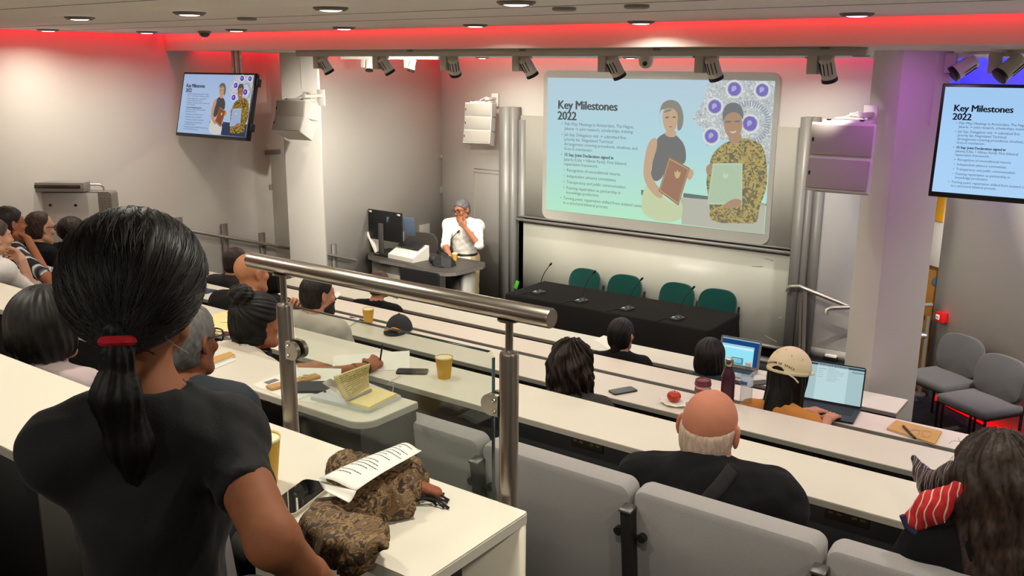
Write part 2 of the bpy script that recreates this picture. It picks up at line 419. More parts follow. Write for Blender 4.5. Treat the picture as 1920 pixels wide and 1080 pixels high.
def hair_sdf(style):
    def cran(p, t): return smin(s_ell(p, (0, -.015, .032), (.075+t, .096+t, .086+t)), s_ell(p, (0, -.03, -.03), (.066+t, .07+t, .07)), .03)
    def line(p, nape=-.085, back=-.028, fwd=.02, k=.95):
        z = p[:, 2]; yb = np.where(z < .02, back, fwd+k*(z-.02)); d = np.maximum((p[:, 1]-yb)*.75, nape-z)
        return d
    def f(p):
        st = style
        if st in ('short', 'grey_short', 'thin'):
            d = smax(cran(p, .011 if st != 'thin' else .007), line(p, -.075 if st != 'thin' else -.07), .008); return d+hair_noise(p, 'short')
        if st == 'crew':
            d = smax(cran(p, .010), line(p, -.08, -.022, .015, 1.0), .006); return d+hair_noise(p, 'short', .0018)
        if st == 'balding':
            d = smax(cran(p, .009), line(p, -.08, -.02, -.02, .62), .008); return d+hair_noise(p, 'short')
        if st == 'stubble':
            d = smax(cran(p, .005), line(p, -.07, -.03, -.03, -.3), .004); d = np.maximum(d, p[:, 2]-.035-.0*p[:, 1]); return d
        if st == 'fringe':
            d = smax(cran(p, .0045), line(p, -.078, -.012, -.01, .3), .004); top = p[:, 2]-(.036+.25*p[:, 1]) ; d = smax(d, top, .02)
            return d+hair_noise(p, 'down', .0006, 90)
        if st == 'low_tail':
            d = smax(s_ell(p, (0, -.018, .024), (.103, .114, .100)), line(p, -.062, -.012, .018, .95), .012)
            d = smin(d, s_ell(p, (0, -.062, -.012), (.078, .062, .050)), .03)
            d = smin(d, s_cap(p, (0, -.085, -.03), (0, -.122, -.046), .042, .019), .03)
            return d+hair_noise(p, 'back', .0008, 60)
        if st == 'tied':
            d = smax(cran(p, .012), line(p, -.09, -.015), .008)
            d = smin(d, s_ell(p, (0, -.095, -.085), (.03, .026, .04)), .025); return d+hair_noise(p, 'back', .0016)
        if st == 'bun':
            d = smax(cran(p, .016), line(p, -.085, -.012), .008)
            d = smin(d, s_ell(p, (0, -.078, .126), (.052, .050, .044))+.003*np.sin(np.arctan2(p[:, 0], p[:, 1]+.075)*6+p[:, 2]*120), .012); return d+hair_noise(p, 'up', .0018)
        if st == 'bob':
            d = smax(cran(p, .020), line(p, -.12, .02, .02, .9), .01)
            d = smin(d, smax(s_ell(p, (0, -.025, -.05), (.094, .088, .085)), np.maximum(p[:, 1]-.035, -.105-p[:, 2]), .012), .02); return d+hair_noise(p, 'down', .0022, 40)
        if st == 'bowl':
            d = smax(cran(p, .026), line(p, -.07, .0, .03, .9), .01)
            d = smin(d, smax(s_ell(p, (0, -.03, -.02), (.098, .095, .085)), np.maximum(p[:, 1]-.03, -.082-p[:, 2]), .012), .02); return d+hair_noise(p, 'down', .0022, 40)
        if st == 'fro':
            d = smax(s_ell(p, (0, -.02, .035), (.112, .118, .108)), line(p, -.08, -.0, .02), .012); return d+hair_noise(p, 'fro')
        if st in ('wavy', 'long', 'messy'):
            d = smax(cran(p, .022), line(p, -.12, .02, .02, .9), .01); L = {'wavy': -.23, 'long': -.26, 'messy': -.17}[st]; w = {'wavy': .088, 'long': .092, 'messy': .105}[st]
            body = smin(s_cap(p, (0, -.035, -.0), (0, -.062 if st != 'long' else -.150, L), w, w*.72), s_cap(np.stack([np.abs(p[:, 0]), p[:, 1], p[:, 2]], 1), (.055, -.02, -.02), (.075, -.03, L*.9), .04, .03), .03)
            body = smax(body, p[:, 1]-.03, .02); d = smin(d, body, .03)
            return d+hair_noise(p, 'curl' if st != 'long' else 'down', .0044 if st == 'wavy' else .0026, 40)
    return f
HAIRBOX = {'wavy': .30, 'long': .32, 'messy': .27}

def two_bone(a, t, l1, l2, pole):
    a = np.array(a, float); t = np.array(t, float); v = t-a; L = np.linalg.norm(v); Lm = (l1+l2)*.995
    if L > Lm: t = a+v*Lm/L; v = t-a; L = Lm
    u = v/L; c = (l1*l1+L*L-l2*l2)/(2*l1*L); c = max(-1, min(1, c)); pl = np.array(pole, float); pl = unit(pl-u*(pl@u))
    return a+u*(l1*c)+pl*(l1*math.sqrt(1-c*c)), t

def hand_prims(w, fd, nrm, side, curl=(.5,.5,.5,.5), thumb=.5, sc=1.0, spread=.10):
    """wrist point, finger direction, palm normal (out of the palm); list of (bone points, radii)"""
    fd = unit(fd); nrm = unit(np.array(nrm)-fd*(np.array(nrm)@fd)); sd = np.cross(fd, nrm)*(1 if side > 0 else -1)   # towards the thumb side
    out = []; palm = []
    ln = (.040, .026, .020); offs = (.028, .010, -.009, -.027); lens = (.94, 1.05, .98, .78)
    for i in range(4):
        k = w + fd*(.088-.006*abs(i-1.2))*sc + sd*offs[i]*sc
        palm.append((w+fd*.012*sc+sd*offs[i]*.55*sc, k, .0135*sc, .0115*sc))
        d = unit(fd + sd*(offs[i]/.028)*spread); p = k; a = curl[i]
        ang = 0
        for j in range(3):
            ang += a*(.75, 1.0, .7)[j]; dd = unit(d*math.cos(ang)+nrm*math.sin(ang)); q = p+dd*ln[j]*lens[i]*sc
            out.append((p, q, (.0095, .0085, .0076)[j]*sc, (.0085, .0076, .0066)[j]*sc)); p = q
    b = w+fd*.022*sc+sd*.020*sc; d1 = unit(sd*.75+fd*.62+nrm*(.25+.4*thumb)); p1 = b+d1*.044*sc
    d2 = unit(fd*.9+sd*.15+nrm*(.2+.6*thumb)); p2 = p1+d2*.032*sc; d3 = unit(fd*.85-sd*(.1+.3*thumb)+nrm*(.25+.5*thumb)); p3 = p2+d3*.026*sc
    palm.append((b, p1, .015*sc, .0115*sc)); out.append((p1, p2, .0105*sc, .0092*sc)); out.append((p2, p3, .0092*sc, .0075*sc))
    return palm, out

def hit(F, px, py, off=.0, d0=1.0, d1=12.):
    """where the sight line through a photograph pixel meets the figure's clothes (object space)"""
    q = ray(px, py); q = q/np.linalg.norm(q); t = d0; best = (9, d0)
    for _ in range(160):
        P = CAM+q*t-F.root; d = float(F.topf(A32([P]))[0]); best = min(best, (d, t))
        if d < .0015 or t > d1: break
        t += max(d*.6, .001)
    return CAM+q*(best[1]-off)-F.root
class Fig: pass
def person(label, head_at, floor, yaw=0., lean=.12, side=0., head=(0, 0, 0), arms=None, scale=1.0, sex='m', skin=(176,120,92), hair=None, hair_col=(16,13,12),
           top=(30,30,32), top_mat=None, sleeve=1.0, neckline=.0, collar=False, bottoms=(40,42,48), res=.012, standing=False, hands=None, wr=.005, broad=1.0, hip_h=None,
           hair_scale=1.0, headres=.006, group=None, twist=0., neck_fwd=.03, neck_len=.13, sh_drop=.05, skin_mat=None, top_name='top', hunch=0.):
    s = scale; ya = math.radians(yaw); R0 = Rz(ya)
    U = unit((math.sin(side), math.sin(lean)*math.cos(side), math.cos(lean)*math.cos(side)))
    Rt = Rz(math.radians(twist)); SX = Rt @ np.array([1, 0, 0.]); SX = unit(SX-U*(SX@U)); FW = np.cross(U, SX)
    hipw = .088*s if sex == 'm' else .092*s; shw = (.185 if sex == 'm' else .162)*s*broad; tor = .50*s
    # positions relative to the pelvis
    nb = U*tor + FW*.0
    hc = nb + U*neck_len*s + unit(FW+U*.0)*neck_fwd*s + np.array([0, 0, .012*s])
    RH = R0 @ Rz(math.radians(twist)) @ Rz(math.radians(head[0])) @ Rx(math.radians(head[1])) @ Ry(math.radians(head[2]))
    hc_w = R0 @ hc
    head_at = np.array(head_at, float); root = np.array([head_at[0]-hc_w[0], head_at[1]-hc_w[1], floor]); hz = head_at[2]-floor-hc_w[2]
    o = thing('person', label, 'person', root, 0, group)
    P0 = np.array([0, 0, hz])
    w = lambda v: R0 @ np.array(v, float) + P0          # figure frame -> object space (object space is world-aligned)
    inv = lambda v: R0.T @ (np.array(v, float)-root-P0)
    F = Fig(); F.o = o; F.root = root; F.RH = RH; F.hc = head_at-root; F.s = s
    bx = (R0 @ np.array([1, 0, 0])); 
    sh = {q: nb - U*sh_drop*s + SX*shw*q + FW*(.02*hunch) for q in (1, -1)}
    T = lambda c: w(c)
    Rb = R0 @ np.stack([SX, FW, U], 1)
    ell = lambda c, r: ('e', T(c), np.array(r)*s, Rb)
    fem = sex != 'm'; b_ = broad
    torso = [(ell(U*.02*s, (.158 if fem else .152, .115, .10)), 0), (ell(U*.17*s+FW*.005, (.122*b_ if fem else .138*b_, .092, .12)), .06*s),
             (ell(U*.335*s+FW*.004, (.140*b_ if fem else .163*b_, .098, .135)), .06*s)]
    if fem:
        for q in (1, -1): torso.append((ell(U*.315*s+SX*.062*q*s+FW*.075*s, (.058, .048, .055)), .04*s))
    torso.append((('c', T(sh[1]), T(sh[-1]), (.042 if fem else .052)*s, (.042 if fem else .052)*s), .05*s))
    for q in (1, -1): torso.append((('c', T(nb-U*.012*s-FW*.012*s), T(sh[q]+U*.008*s), .05*s, (.040 if fem else .048)*s), .05*s))
    if hunch: torso.append((('c', T(U*.33*s-FW*.05*s), T(nb-U*.03*s-FW*.04*s), .09*s, .07*s), .06*s))
    neck = (('c', T(nb-U*.03*s), T(hc+np.array([0, 0, -.03*s])-FW*.022*s), .056*s if not fem else .048*s, .050*s if not fem else .043*s), .02*s)
    # arms
    arms = arms or {}; armp = {}; hp = {}
    for q, nm in ((1, 'R'), (-1, 'L')):
        a = arms.get(nm); l1, l2 = .285*s, .25*s
        if a is None: wt = np.array([.16*q*s, .30*s, .17*s]); el, wt = two_bone(sh[q], wt, l1, l2, (q*.8, -.4, -.5))
        else:
            wt = inv(a['w'])
            if 'e' in a:
                el = inv(a['e'])
            else: el, wt = two_bone(sh[q], wt, l1*a.get('k', 1), l2*a.get('k', 1), a.get('pole', (q*.8, -.4, -.5)))
        armp[q] = (T(sh[q]), T(el), T(wt))
        hd = (hands or {}).get(nm, {})
        fd = R0.T @ np.array(hd['fd']) if 'fd' in hd else (wt-el); nr = R0.T @ np.array(hd['n']) if 'n' in hd else np.array([0, 0, -1.])
        if abs(unit(fd) @ unit(nr)) > .95: nr = np.array([0, -1, 0.])
        hp[q] = hand_prims(T(wt), R0 @ unit(fd), R0 @ nr, q, hd.get('curl', (.35, .4, .45, .5)), hd.get('thumb', .4), s)
    F.wrist = {q: armp[q][2] for q in armp}; F.elbow = {q: armp[q][1] for q in armp}; F.sh = {q: armp[q][0] for q in armp}
    ap = {}
    for q in (1, -1):
        a, e, t = armp[q]; kk = 1.0 if not fem else .86
        ap[q] = [(('c', a, e, .052*s*kk, .041*s*kk), .035*s), (('c', e, t, .041*s*kk, .026*s*kk), .02*s)]
    # legs
    legs = []
    for q in (1, -1):
        h = w([hipw*q, 0, 0])
        if standing: kn = h+R0 @ np.array([.01*q, .02, -(hz-.07)*.5]); an = h+R0 @ np.array([.02*q, -.02, -(hz-.07)]); an[2] = .07
        else: kn = w([hipw*q*1.15, .42*s, 0]); kn[2] = min(kn[2], .56); an = w([hipw*q*1.1, .40*s, 0]); an[2] = .07
        to = an + R0 @ np.array([.02*q, .15*s, 0]); to[2] = .035; he = an+R0 @ np.array([0, -.04, 0]); he[2] = .045
        legs.append((h, kn, an, he, to))
    lp = []
    for h, kn, an, he, to in legs: lp += [(('c', h, kn, .083*s, .056*s), .04*s), (('c', kn, an, .056*s, .036*s), .03*s)]
    ft = [(('c', he, to, .036*s, .028*s), .02) for h, kn, an, he, to in legs]
    def ev(prims, p, infl=0.0):
        d = None
        for pr, k in prims:
            v = s_ell(p, pr[1], pr[2], pr[3]) if pr[0] == 'e' else s_cap(p, *pr[1:])
            d = v if d is None else smin(d, v, k)
        return d - infl
    def bbox(pts, m): pts = np.array(pts); return pts.min(0)-m, pts.max(0)+m
    hcen = F.hc; RHt = RH
    def headf(p):
        l = ((p-A32(hcen)) @ A32(RHt))/s; return head_sdf(l, None)*s
    sk = skin_mat or M('skin_%d_%d_%d' % tuple(skin), skin, .62, bump=.06, bscale=400, var=.10, vscale=22, spec=.22)
    ms = []
    body_pr = torso+[neck]+lp+[x for q in ap for x in ap[q]]+ft
    allp = [T(U*0)]+[x for q in armp for x in armp[q]]+[y for l in legs for y in l]
    lo, hi = bbox(allp, .17*s)
    ms.append(sdf_mesh(lambda p: smin(ev(body_pr, p), headf(p), .02*s), lo, np.maximum(hi, hcen-np.array([0, 0, .05])), res*1.3))
    lo, hi = hcen-.135*s, hcen+.135*s; lo[2] -= .06*s
    ms.append(sdf_mesh(lambda p: smin(headf(p), ev([neck]+torso[-3:], p), .012*s), lo, hi, headres))
    for q in (1, -1):
        palm, fing = hp[q]; e, t = armp[q][1], armp[q][2]
        pts = [x[0] for x in palm+fing]+[x[1] for x in palm+fing]+[t+(e-t)*.25]
        lo, hi = bbox(pts, .03)
        def hf(p, palm=palm, fing=fing, e=e, t=t, q=q):
            d = s_cap(p, t+(e-t)*.35, t, .031*s, .024*s)
            for a in palm: d = smin(d, s_cap(p, *a), .014*s)
            for a in fing: d = smin(d, s_cap(p, *a), .0035*s)
            return d
        ms.append(sdf_mesh(hf, lo, hi, wr))
    V, Fc = join(ms); F.body = mk_np('body', V, Fc, sk, o)
    # clothes
    tm = top_mat or M('cloth_%d_%d_%d' % tuple(top), top, .88, bump=.15, bscale=300, var=.06, vscale=6, sheen=.02, spec=.15)
    NB = w(nb); UW = unit(R0 @ U); FWW = unit(R0 @ FW)
    def topf(p):
        d = ev(torso, p, .014*s); 
        for q in (1, -1):
            a, e, t = armp[q]; kk = 1.0 if not fem else .9
            arm = s_cap(p, a, e, (.060 if not fem else .050)*s*kk, (.053 if not fem else .050)*s*kk)
            sv = arms.get('R' if q == 1 else 'L') or {}; sv = sv.get('sl', sleeve)
            if sv > 1: 
                fr = sv-1; cp = e+(t-e)*fr; cd = unit(t-e); arm = smin(arm, smax(s_cap(p, e, t, .053*s*kk, .038*s*kk), (p-A32(cp)) @ A32(cd), .005), .02*s)
            else: cp = a+(e-a)*sv; cd = unit(e-a); arm = smax(arm, (p-A32(cp)) @ A32(cd), .006)
            d = smin(d, arm, .035*s)
        d = d + .0065*s*wob(p, .10*s, 6) + .003*s*wob(p, .045*s, 5, 2)
        d = smax(d, -(s_cap(p, NB-UW*.01, NB+UW*.3+FWW*.03, (.062+neckline)*s, (.075+neckline)*s)), .008)
        d = np.maximum(d, -(((p-A32(w([0, 0, -.06*s]))) @ A32(UW))))
        if collar: 
            c = np.abs(s_cap(p, NB-UW*.025, NB+UW*.06*s+FWW*.01, .068*s, .066*s))-.007; c = np.maximum(c, np.abs(((p-A32(NB)) @ A32(UW))-.012*s)-.033*s); d = smin(d, c, .008)
        return d
    lo, hi = bbox([T(U*0), NB]+[x for q in armp for x in armp[q]], .17*s)
    F.topf = topf; V, Fc = sdf_mesh(topf, lo, hi, res); F.top = mk_np(top_name, V, Fc, tm, o)
    bm = M('trousers_%d_%d_%d' % tuple(bottoms), bottoms, .85, bump=.1, bscale=200)
    bot = [torso[0]]+lp
    def botf(p):
        d = ev(bot, p, .016*s)+.006*wob(p, .12, 5, 1); 
        for l in legs: d = np.maximum(d, -(p[:, 2]-.06))
        return np.maximum(d, (p-A32(w([0, 0, .09*s]))) @ A32(UW)) if True else d
    lo, hi = bbox([T(U*.02)]+[y for l in legs for y in l[:3]], .16*s)
    V, Fc = sdf_mesh(botf, lo, hi, res*1.4); F.bot = mk_np('trousers', V, Fc, bm, o)
    sm_ = M('shoe_leather', (25,24,24), .5)
    V, Fc = sdf_mesh(lambda p: np.maximum(ev(ft, p, .012), -(p[:, 2]-.004)), *bbox([y for l in legs for y in l[3:]], .06), .012); mk_np('shoes', V, Fc, sm_, o)
    F.hair = None
    if hair:
        hf = hair_sdf(hair); hs = s*hair_scale
        def hw(p): return hf(((p-A32(hcen)) @ A32(RHt))/hs)*hs
        ext = HAIRBOX.get(hair, .16)*hs; lo, hi = hcen-np.array([ext, ext, ext]), hcen+np.array([.16*hs]*3); hi = np.maximum(hi, hcen+ext*.6)
        V, Fc = sdf_mesh(hw, lo, hi, headres); F.hairf = hw
        F.hair = mk_np('hair', V, Fc, hair_mat(hair_col), o); F.hV = V
    return F
def hair_mat(c):
    n = 'hair_%d_%d_%d' % tuple(c)
    if n in _mats: return _mats[n]
    k0, k1 = (.55, 1.5) if c[0] < 90 else (.86, 1.07)
    lo = tuple(int(v*k0) for v in c); hi = tuple(min(255, int(v*k1+3)) for v in c)
    m = ramp_mat(n, [(.3, lo), (.7, hi)], 'noise', 90, .5, detail=3, stretch=(1, 1, .35)); b = m.node_tree.nodes['Principled BSDF']; b.inputs['Specular IOR Level'].default_value = .3
    return m
def spectacles(F, col=(20,20,24), w=.027, h=.021, r=.0022, rnd=.5, label=None):
    """glasses on the figure's face"""
    b = MB(); s = F.s
    L = lambda v: F.hc + F.RH @ (np.array(v)*s)
    for q in (1, -1):
        pts = []
        for i in range(20):
            a = 2*math.pi*i/20; ca, sa = math.cos(a), math.sin(a); e = rnd
            x = math.copysign(abs(ca)**e, ca)*w; z = math.copysign(abs(sa)**e, sa)*h
            pts.append(L((q*.033+x, .106-.25*abs(q*.033+x)*abs(q*.033+x)*9, .010+z)))
        b.tube(pts, r*s, 6, closed=True)
        b.tube([L((q*.060, .098, .018)), L((q*.076, .085, .018)), L((q*.083, .0, .016)), L((q*.080, -.02, .0))], r*s, 6)
    b.tube([L((-.008, .108, .014)), L((0, .112, .017)), L((.008, .108, .014))], r*s, 6)
    return b.done('glasses', M('frame_%d_%d_%d' % col, col, .25, .2), F.o)
def strands(F, n, start_fn, end_pts, mat, r=.0007, k=14, lift=.001, name='hair_strands'):
    """fine strands combed over the hair from start points to a tie"""
    b_v, b_f = [], []
    for i in range(n):
        st, en = start_fn(i), end_pts[i % len(end_pts)]
        pts = np.array([st+(en-st)*t for t in np.linspace(0, 1, k)]); cen = F.hc
        # push out onto the hair surface
        for it in range(6):
            p = pts.astype(np.float32); d = F.hairf(p); e = 1e-3
            g = np.stack([F.hairf(p+A32(np.eye(3)[a]*e))-d for a in range(3)], 1)/e; g /= np.maximum(np.linalg.norm(g, axis=1), .3)[:, None]
            pts = pts - g*(d-lift*(.4+random.random()))[:, None]*.8
        pts[1:-1] = (pts[:-2]+2*pts[1:-1]+pts[2:])/4
        out = pts-cen; o = len(b_v)
        tg = np.gradient(pts, axis=0); sd = np.cross(tg, out); sd /= np.maximum(np.linalg.norm(sd, axis=1), 1e-6)[:, None]
        nr = np.cross(sd, tg); nr /= np.maximum(np.linalg.norm(nr, axis=1), 1e-6)[:, None]
        wd = r*np.sin(np.linspace(.35, 2.9, k))
        for j in range(k):
            b_v += [pts[j]-sd[j]*wd[j], pts[j]+sd[j]*wd[j], pts[j]+nr[j]*wd[j]*.8]
            if j:
                q = o+3*j; b_f += [(q-3, q-2, q+1, q), (q-2, q-1, q+2, q+1), (q-1, q-3, q, q+2)]
    return mk_np(name, np.array(b_v), np.array(b_f), mat, F.hair)

# ================================================================= the room
m_wall = M('wall_paint', (220,216,208), .75, bump=.02, bscale=80, var=.015, vscale=1.2, spec=.25)
m_wallw = M('wall_paint_front', (218,215,208), .75, bump=.02, bscale=80, var=.015, vscale=1.2, spec=.25)
m_ceil = M('ceiling_tile', (242,237,228), .9, bump=.03, bscale=200, spec=.2)
m_carpet = M('carpet', (46,46,47), .95, bump=.35, bscale=500, var=.2, vscale=120, spec=.1)
m_black = M('black_laminate', (20,19,19), .6, spec=.3)
m_white = M('desk_laminate', (226,219,203), .38, var=.012, vscale=3, spec=.4)
m_edge = M('desk_edge_band', (150,146,136), .5)
m_grey_edge = M('desk_edge_light', (186,181,168), .5)
m_steel = M('brushed_steel', (190,182,170), .28, 1.0, bump=.03, bscale=90, stretch=(1, 40, 40))
m_steelv = M('brushed_steel_upright', (172,164,154), .30, 1.0, bump=.03, bscale=90, stretch=(40, 40, 1))
m_alu = M('satin_aluminium', (150,148,143), .45, .25, bump=.02, bscale=60, stretch=(40, 40, 1))
m_rail = M('satin_rail', (178,170,160), .32, .7)
m_plast_w = M('white_plastic', (222,218,210), .45)
m_plast_b = M('black_plastic', (18,18,20), .4)
m_plast_g = M('grey_plastic', (120,118,114), .5)
m_fab = M('seat_fabric', (172,167,166), .95, bump=.3, bscale=700, var=.10, vscale=160, sheen=.3, spec=.1)
m_paper = M('paper', (238,234,224), .85, spec=.2)
m_cream = M('cream_paper', (240,222,160), .85, spec=.2)
m_kraft = M('kraft_card', (202,160,98), .8, var=.06, vscale=40, spec=.2)
m_ink = M('ink', (60,58,70), .8)

def struct(o): o['kind'] = 'structure'; return o
# tiered floor: stage level, then one level per row; one stepped slab
prof = [(12.0, 0), (6.25, 0), (6.25, .30), (5.25, .30), (5.25, .52), (4.335, .52), (4.335, .77), (3.375, .77), (3.375, .99), (2.36, .99), (2.36, 1.26), (1.47, 1.26), (1.47, 1.54), (-.2, 1.54), (-.2, 1.81), (-2.6, 1.81), (-2.6, -.2), (12.0, -.2)]
b = MB(); mt = Matrix(((0, 0, 1, 0), (1, 0, 0, 0), (0, 1, 0, 0), (0, 0, 0, 1)))
b.prism(prof, -8.1, 4.2, mt); struct(b.done('floor', m_carpet, smooth=False))
def wall_slab(name, p0, p1, z0, z1, th, m):
    p0 = Vector((*p0, 0)); p1 = Vector((*p1, 0)); d = (p1-p0); L = d.length; d.normalize(); n = Vector((-d.y, d.x, 0))
    b = MB(); b.box((L/2, th/2, (z0+z1)/2), (L, th, z1-z0)); o = b.done(name, m, smooth=False); o.matrix_world = frame(p0, d, n, (0, 0, 1)); return struct(o)
wall_slab('wall_left', (XL, -2.6), (XL, YW+.1), -.1, 3.62, .15, m_wall)
wall_slab('wall_front', (XL-.1, YW), (-2.0, YW), -.1, 3.62, .15, m_wallw)
rwpt = lambda t: RW0+RWD*t
wall_slab('wall_right', tuple(rwpt(.90)), tuple(rwpt(8.3)), -.1, 3.62, .15, m_wall)
wall_slab('wall_right_end', tuple(rwpt(-.3)), tuple(rwpt(.06)), -.1, 3.62, .15, m_wall)
_e = rwpt(8.3)
wall_slab('wall_side', (_e[0], _e[1]), (_e[0], -2.6), -.1, 3.62, .15, m_wall)
wall_slab('wall_back', (_e[0], -2.6), (XL, -2.6), -.1, 3.62, .15, m_wall)
# wall over the door
o = wall_slab('wall_right_top', tuple(rwpt(.06)), tuple(rwpt(.90)), 1.30, 3.62, .15, m_wall)
# ceilings and the downstand beam; light coves run in the gaps
b = MB()
b.quadbox((XL+.10, -2.6, CEIL), (4.3, YB-.10, CEIL+.02)); struct(b.done('ceiling', m_ceil, smooth=False))
b = MB(); b.quadbox((XL-.1, -2.7, 3.6), (4.4, 10.6, 3.64)); struct(b.done('ceiling_void', m_ceil, smooth=False))
b = MB()
p = [(YB, 3.312), (YB+.18, 3.312), (YB+.18, 3.60), (YB, 3.60)]
b.prism(p, XL, 4.3, mt); struct(b.done('beam', m_wall, smooth=False))
b = MB(); y1 = YW-.09
b.prism([(YB+.18, cz_front(YB+.18)), (y1, cz_front(y1)), (y1, cz_front(y1)+.02), (YB+.18, cz_front(YB+.18)+.02)], XL+.08, -1.6, mt)
q0, q1 = rwpt(.6)-np.array([.07, .09]), rwpt(5.5)-np.array([.07, .09])
b2 = MB(); zz = cz_front(8.6)
b2.poly([(-1.6, YB+.18, zz+.03), (3.2, YB+.18, zz+.03), (q1[0], q1[1], zz), (q0[0], q0[1], zz-.01), (-1.6, y1, zz-.01)])
struct(b.done('ceiling_front', m_ceil, smooth=False)); struct(b2.done('ceiling_right', m_ceil, smooth=False))
# thin tile joints in the ceiling
b = MB()
for yy in (4.15, 3.55, 2.35): b.quadbox((-7.7, yy-.003, CEIL-.0015), (3.5, yy+.003, CEIL+.001))
struct(b.done('trim_1', M('joint_shadow', (120,114,106), .9), smooth=False))
# LED coves
area('cove_light_beam', (-1.8, YB-.05, 3.50), (0, .45, -1), 12.2, .03, 10, RED, 140, xaxis=(1, 0, 0))
area('cove_light_left', (XL+.05, 1.6, 3.51), (-.35, 0, -1), 7.2, .03, 4.2, RED, 150, xaxis=(0, 1, 0))
area('cove_light_left_front', (XL+.04, 7.4, 3.38), (-.4, 0, -1), 3.6, .03, 2.0, RED, 150, xaxis=(0, 1, 0))
area('cove_light_front', (-5.0, YW-.04, 3.36), (0, .4, -1), 5.9, .03, 3.4, RED, 150, xaxis=(1, 0, 0))
c_ = rwpt(2.4)
area('cove_light_right', (c_[0]-.03, c_[1]-.045, 3.45), (.19, .23, -1), 4.4, .03, 22, BLUE, 150, xaxis=(RWD[0], RWD[1], 0))
# columns (square, set diagonally)
def column(px_l, px_r, name):
    a = aty(px_l, 300, 6.5); c = aty(px_r, 300, 6.5); return a, c
for cx, cy, w in ((-7.54, 6.62, .375), (-1.53, 6.62, .36)):
    b = MB(); b.box((0, 0, 1.66), (w, w, 3.42), .012); o = b.done('column', m_wall); o.location = (cx, cy, 0); o.rotation_euler = (0, 0, math.radians(45)); struct(o)
    c = MB(); c.quadbox((w*.5*(.30 if cx > -3 else .1), -w/2-.012, 2.95 if cx < -3 else 2.83), (w*.5*(.30 if cx > -3 else .1)+.012, -w/2, 3.31)); 
    c.done('cable_conduit', m_plast_w, o)
# flush door panel lines in the front wall
b = MB(); a = aty(889, 316, YW); e = aty(945, 321, YW)
b.quadbox((a[0], YW-.004, a[2]-.006), (e[0]+.05, YW+.001, a[2]+.006)); b.quadbox((a[0]-.004, YW-.004, 0), (a[0]+.004, YW+.001, a[2]-.03)); b.quadbox((a[0], YW-.006, a[2]-.05), (e[0]+.05, YW+.001, a[2]-.042))
struct(b.done('trim_2', M('joint_grey', (150,146,140), .8), smooth=False))
# skirting ledge and dark plinth under the boards
b = MB(); b.quadbox((-6.9, YW-.16, 0), (-3.2, YW, .12)); struct(b.done('baseboard_front', M('plinth_grey', (70,70,70), .7), smooth=False))
b = MB(); b.quadbox((-6.9, YW-.17, .12), (-3.2, YW, .15)); struct(b.done('trim_3', M('ledge_alu', (165,160,150), .45, .4), smooth=False))
b = MB(); b.quadbox((-6.9, YW-.05, .15), (-3.2, YW-.001, .285)); struct(b.done('trim_4', m_black, smooth=False))
b = MB(); b.quadbox((-2.95, YW-.03, .25), (-2.0, YW-.001, .345)); struct(b.done('baseboard_right', M('skirting', (176,170,164), .6), smooth=False))
b = MB(); b.box((-2.5, YW-.38, .12), (.86, .70, .24), .006); struct(b.done('step', m_carpet))
# door on the right wall
d0, d1 = rwpt(.06), rwpt(.90)
b = MB(); L_ = np.linalg.norm(d1-d0); b.box((L_/2, .05, .648), (L_-.004, .045, 1.296), .004)
o = b.done('door_1', M('door_oak', (146,102,44), .5, var=.12, vscale=14, stretch=(6, 6, .6))); o.matrix_world = frame((*d0, 0), (*RWD, 0), (-RWD[1], RWD[0], 0), (0, 0, 1)); struct(o)
b = MB(); b.cyl((L_-.05, .03, 1.15), (L_-.05, .02, 1.15), .04); b.done('door_disc', M('blue_sign', (70,110,150), .5), o)
b = MB(); b.cyl((L_-.2, .03, .72), (L_-.2, -.03, .72), .012).cyl((L_-.2, -.025, .72), (L_-.32, -.025, .72), .010); b.done('door_handle', m_steel, o)

# ---- ceiling downlights
m_lamp = emis('lamp_white', (255,246,230), 9.0); m_lampp = emis('lamp_violet', (240,180,255), 6.0)
m_rim = M('lamp_rim', (120,112,104), .5)
def downlight(x, y, z, label, group=None, col=WARM, e=DOWN_E, mat=None, spread=155):
    o = thing('ceiling_downlight', label, 'ceiling light', (x, y, z), 0, group)
    b = MB(); b.lathe([(.062, -.012), (.066, -.016), (.082, -.006), (.083, .0), (.060, .0)], n=28); b.done('rim', m_rim, o)
    b = MB(); b.lathe([(.0001, -.019), (.035, -.0175), (.055, -.013), (.061, -.004)], n=24); b.done('diffuser', mat or m_lamp, o)
    area('downlight_lamp', (0, 0, -.026), (0, 0, -1), .11, .11, e, col, spread, o, 'DISK')
ORD = ['first', 'second', 'third', 'fourth', 'fifth', 'sixth', 'seventh']
for i, p in enumerate(((149,32),(355,23),(620,14),(968,3))):
    v = atz(*p, CEIL); downlight(v[0], v[1], CEIL, 'lit round ceiling downlight, %s from the left in the row nearer the audience' % ORD[i], 'recessed downlights in the main ceiling')
for i, p in enumerate(((90,55),(275,59),(443,55),(645,51),(891,46),(1202,40))):
    v = atz(*p, CEIL); downlight(v[0], v[1], CEIL, 'lit round ceiling downlight, %s from the left along the red-lit beam' % ORD[i], 'recessed downlights in the main ceiling')
v = atz(1607, 25, CEIL); downlight(v[0], v[1], CEIL, 'violet-tinted ceiling downlight above the right-hand column', col=(.85, .5, 1.0), e=2.5, mat=m_lampp)
for y in (1.35, -.5):
    for x in (-6.6, -5.4, -4.3, -3.2, -2.1, -1.0, .1, 1.2, 2.3): downlight(x, y, CEIL, 'lit round downlight in the ceiling over the back rows', 'downlights over the back rows', e=DOWN_E*1.25)
for x in (-1.2, -.1, 1.0, 2.1): downlight(x, 3.1, CEIL, 'lit round downlight in the ceiling over the right end of the desks', 'downlights over the right end of the desks')
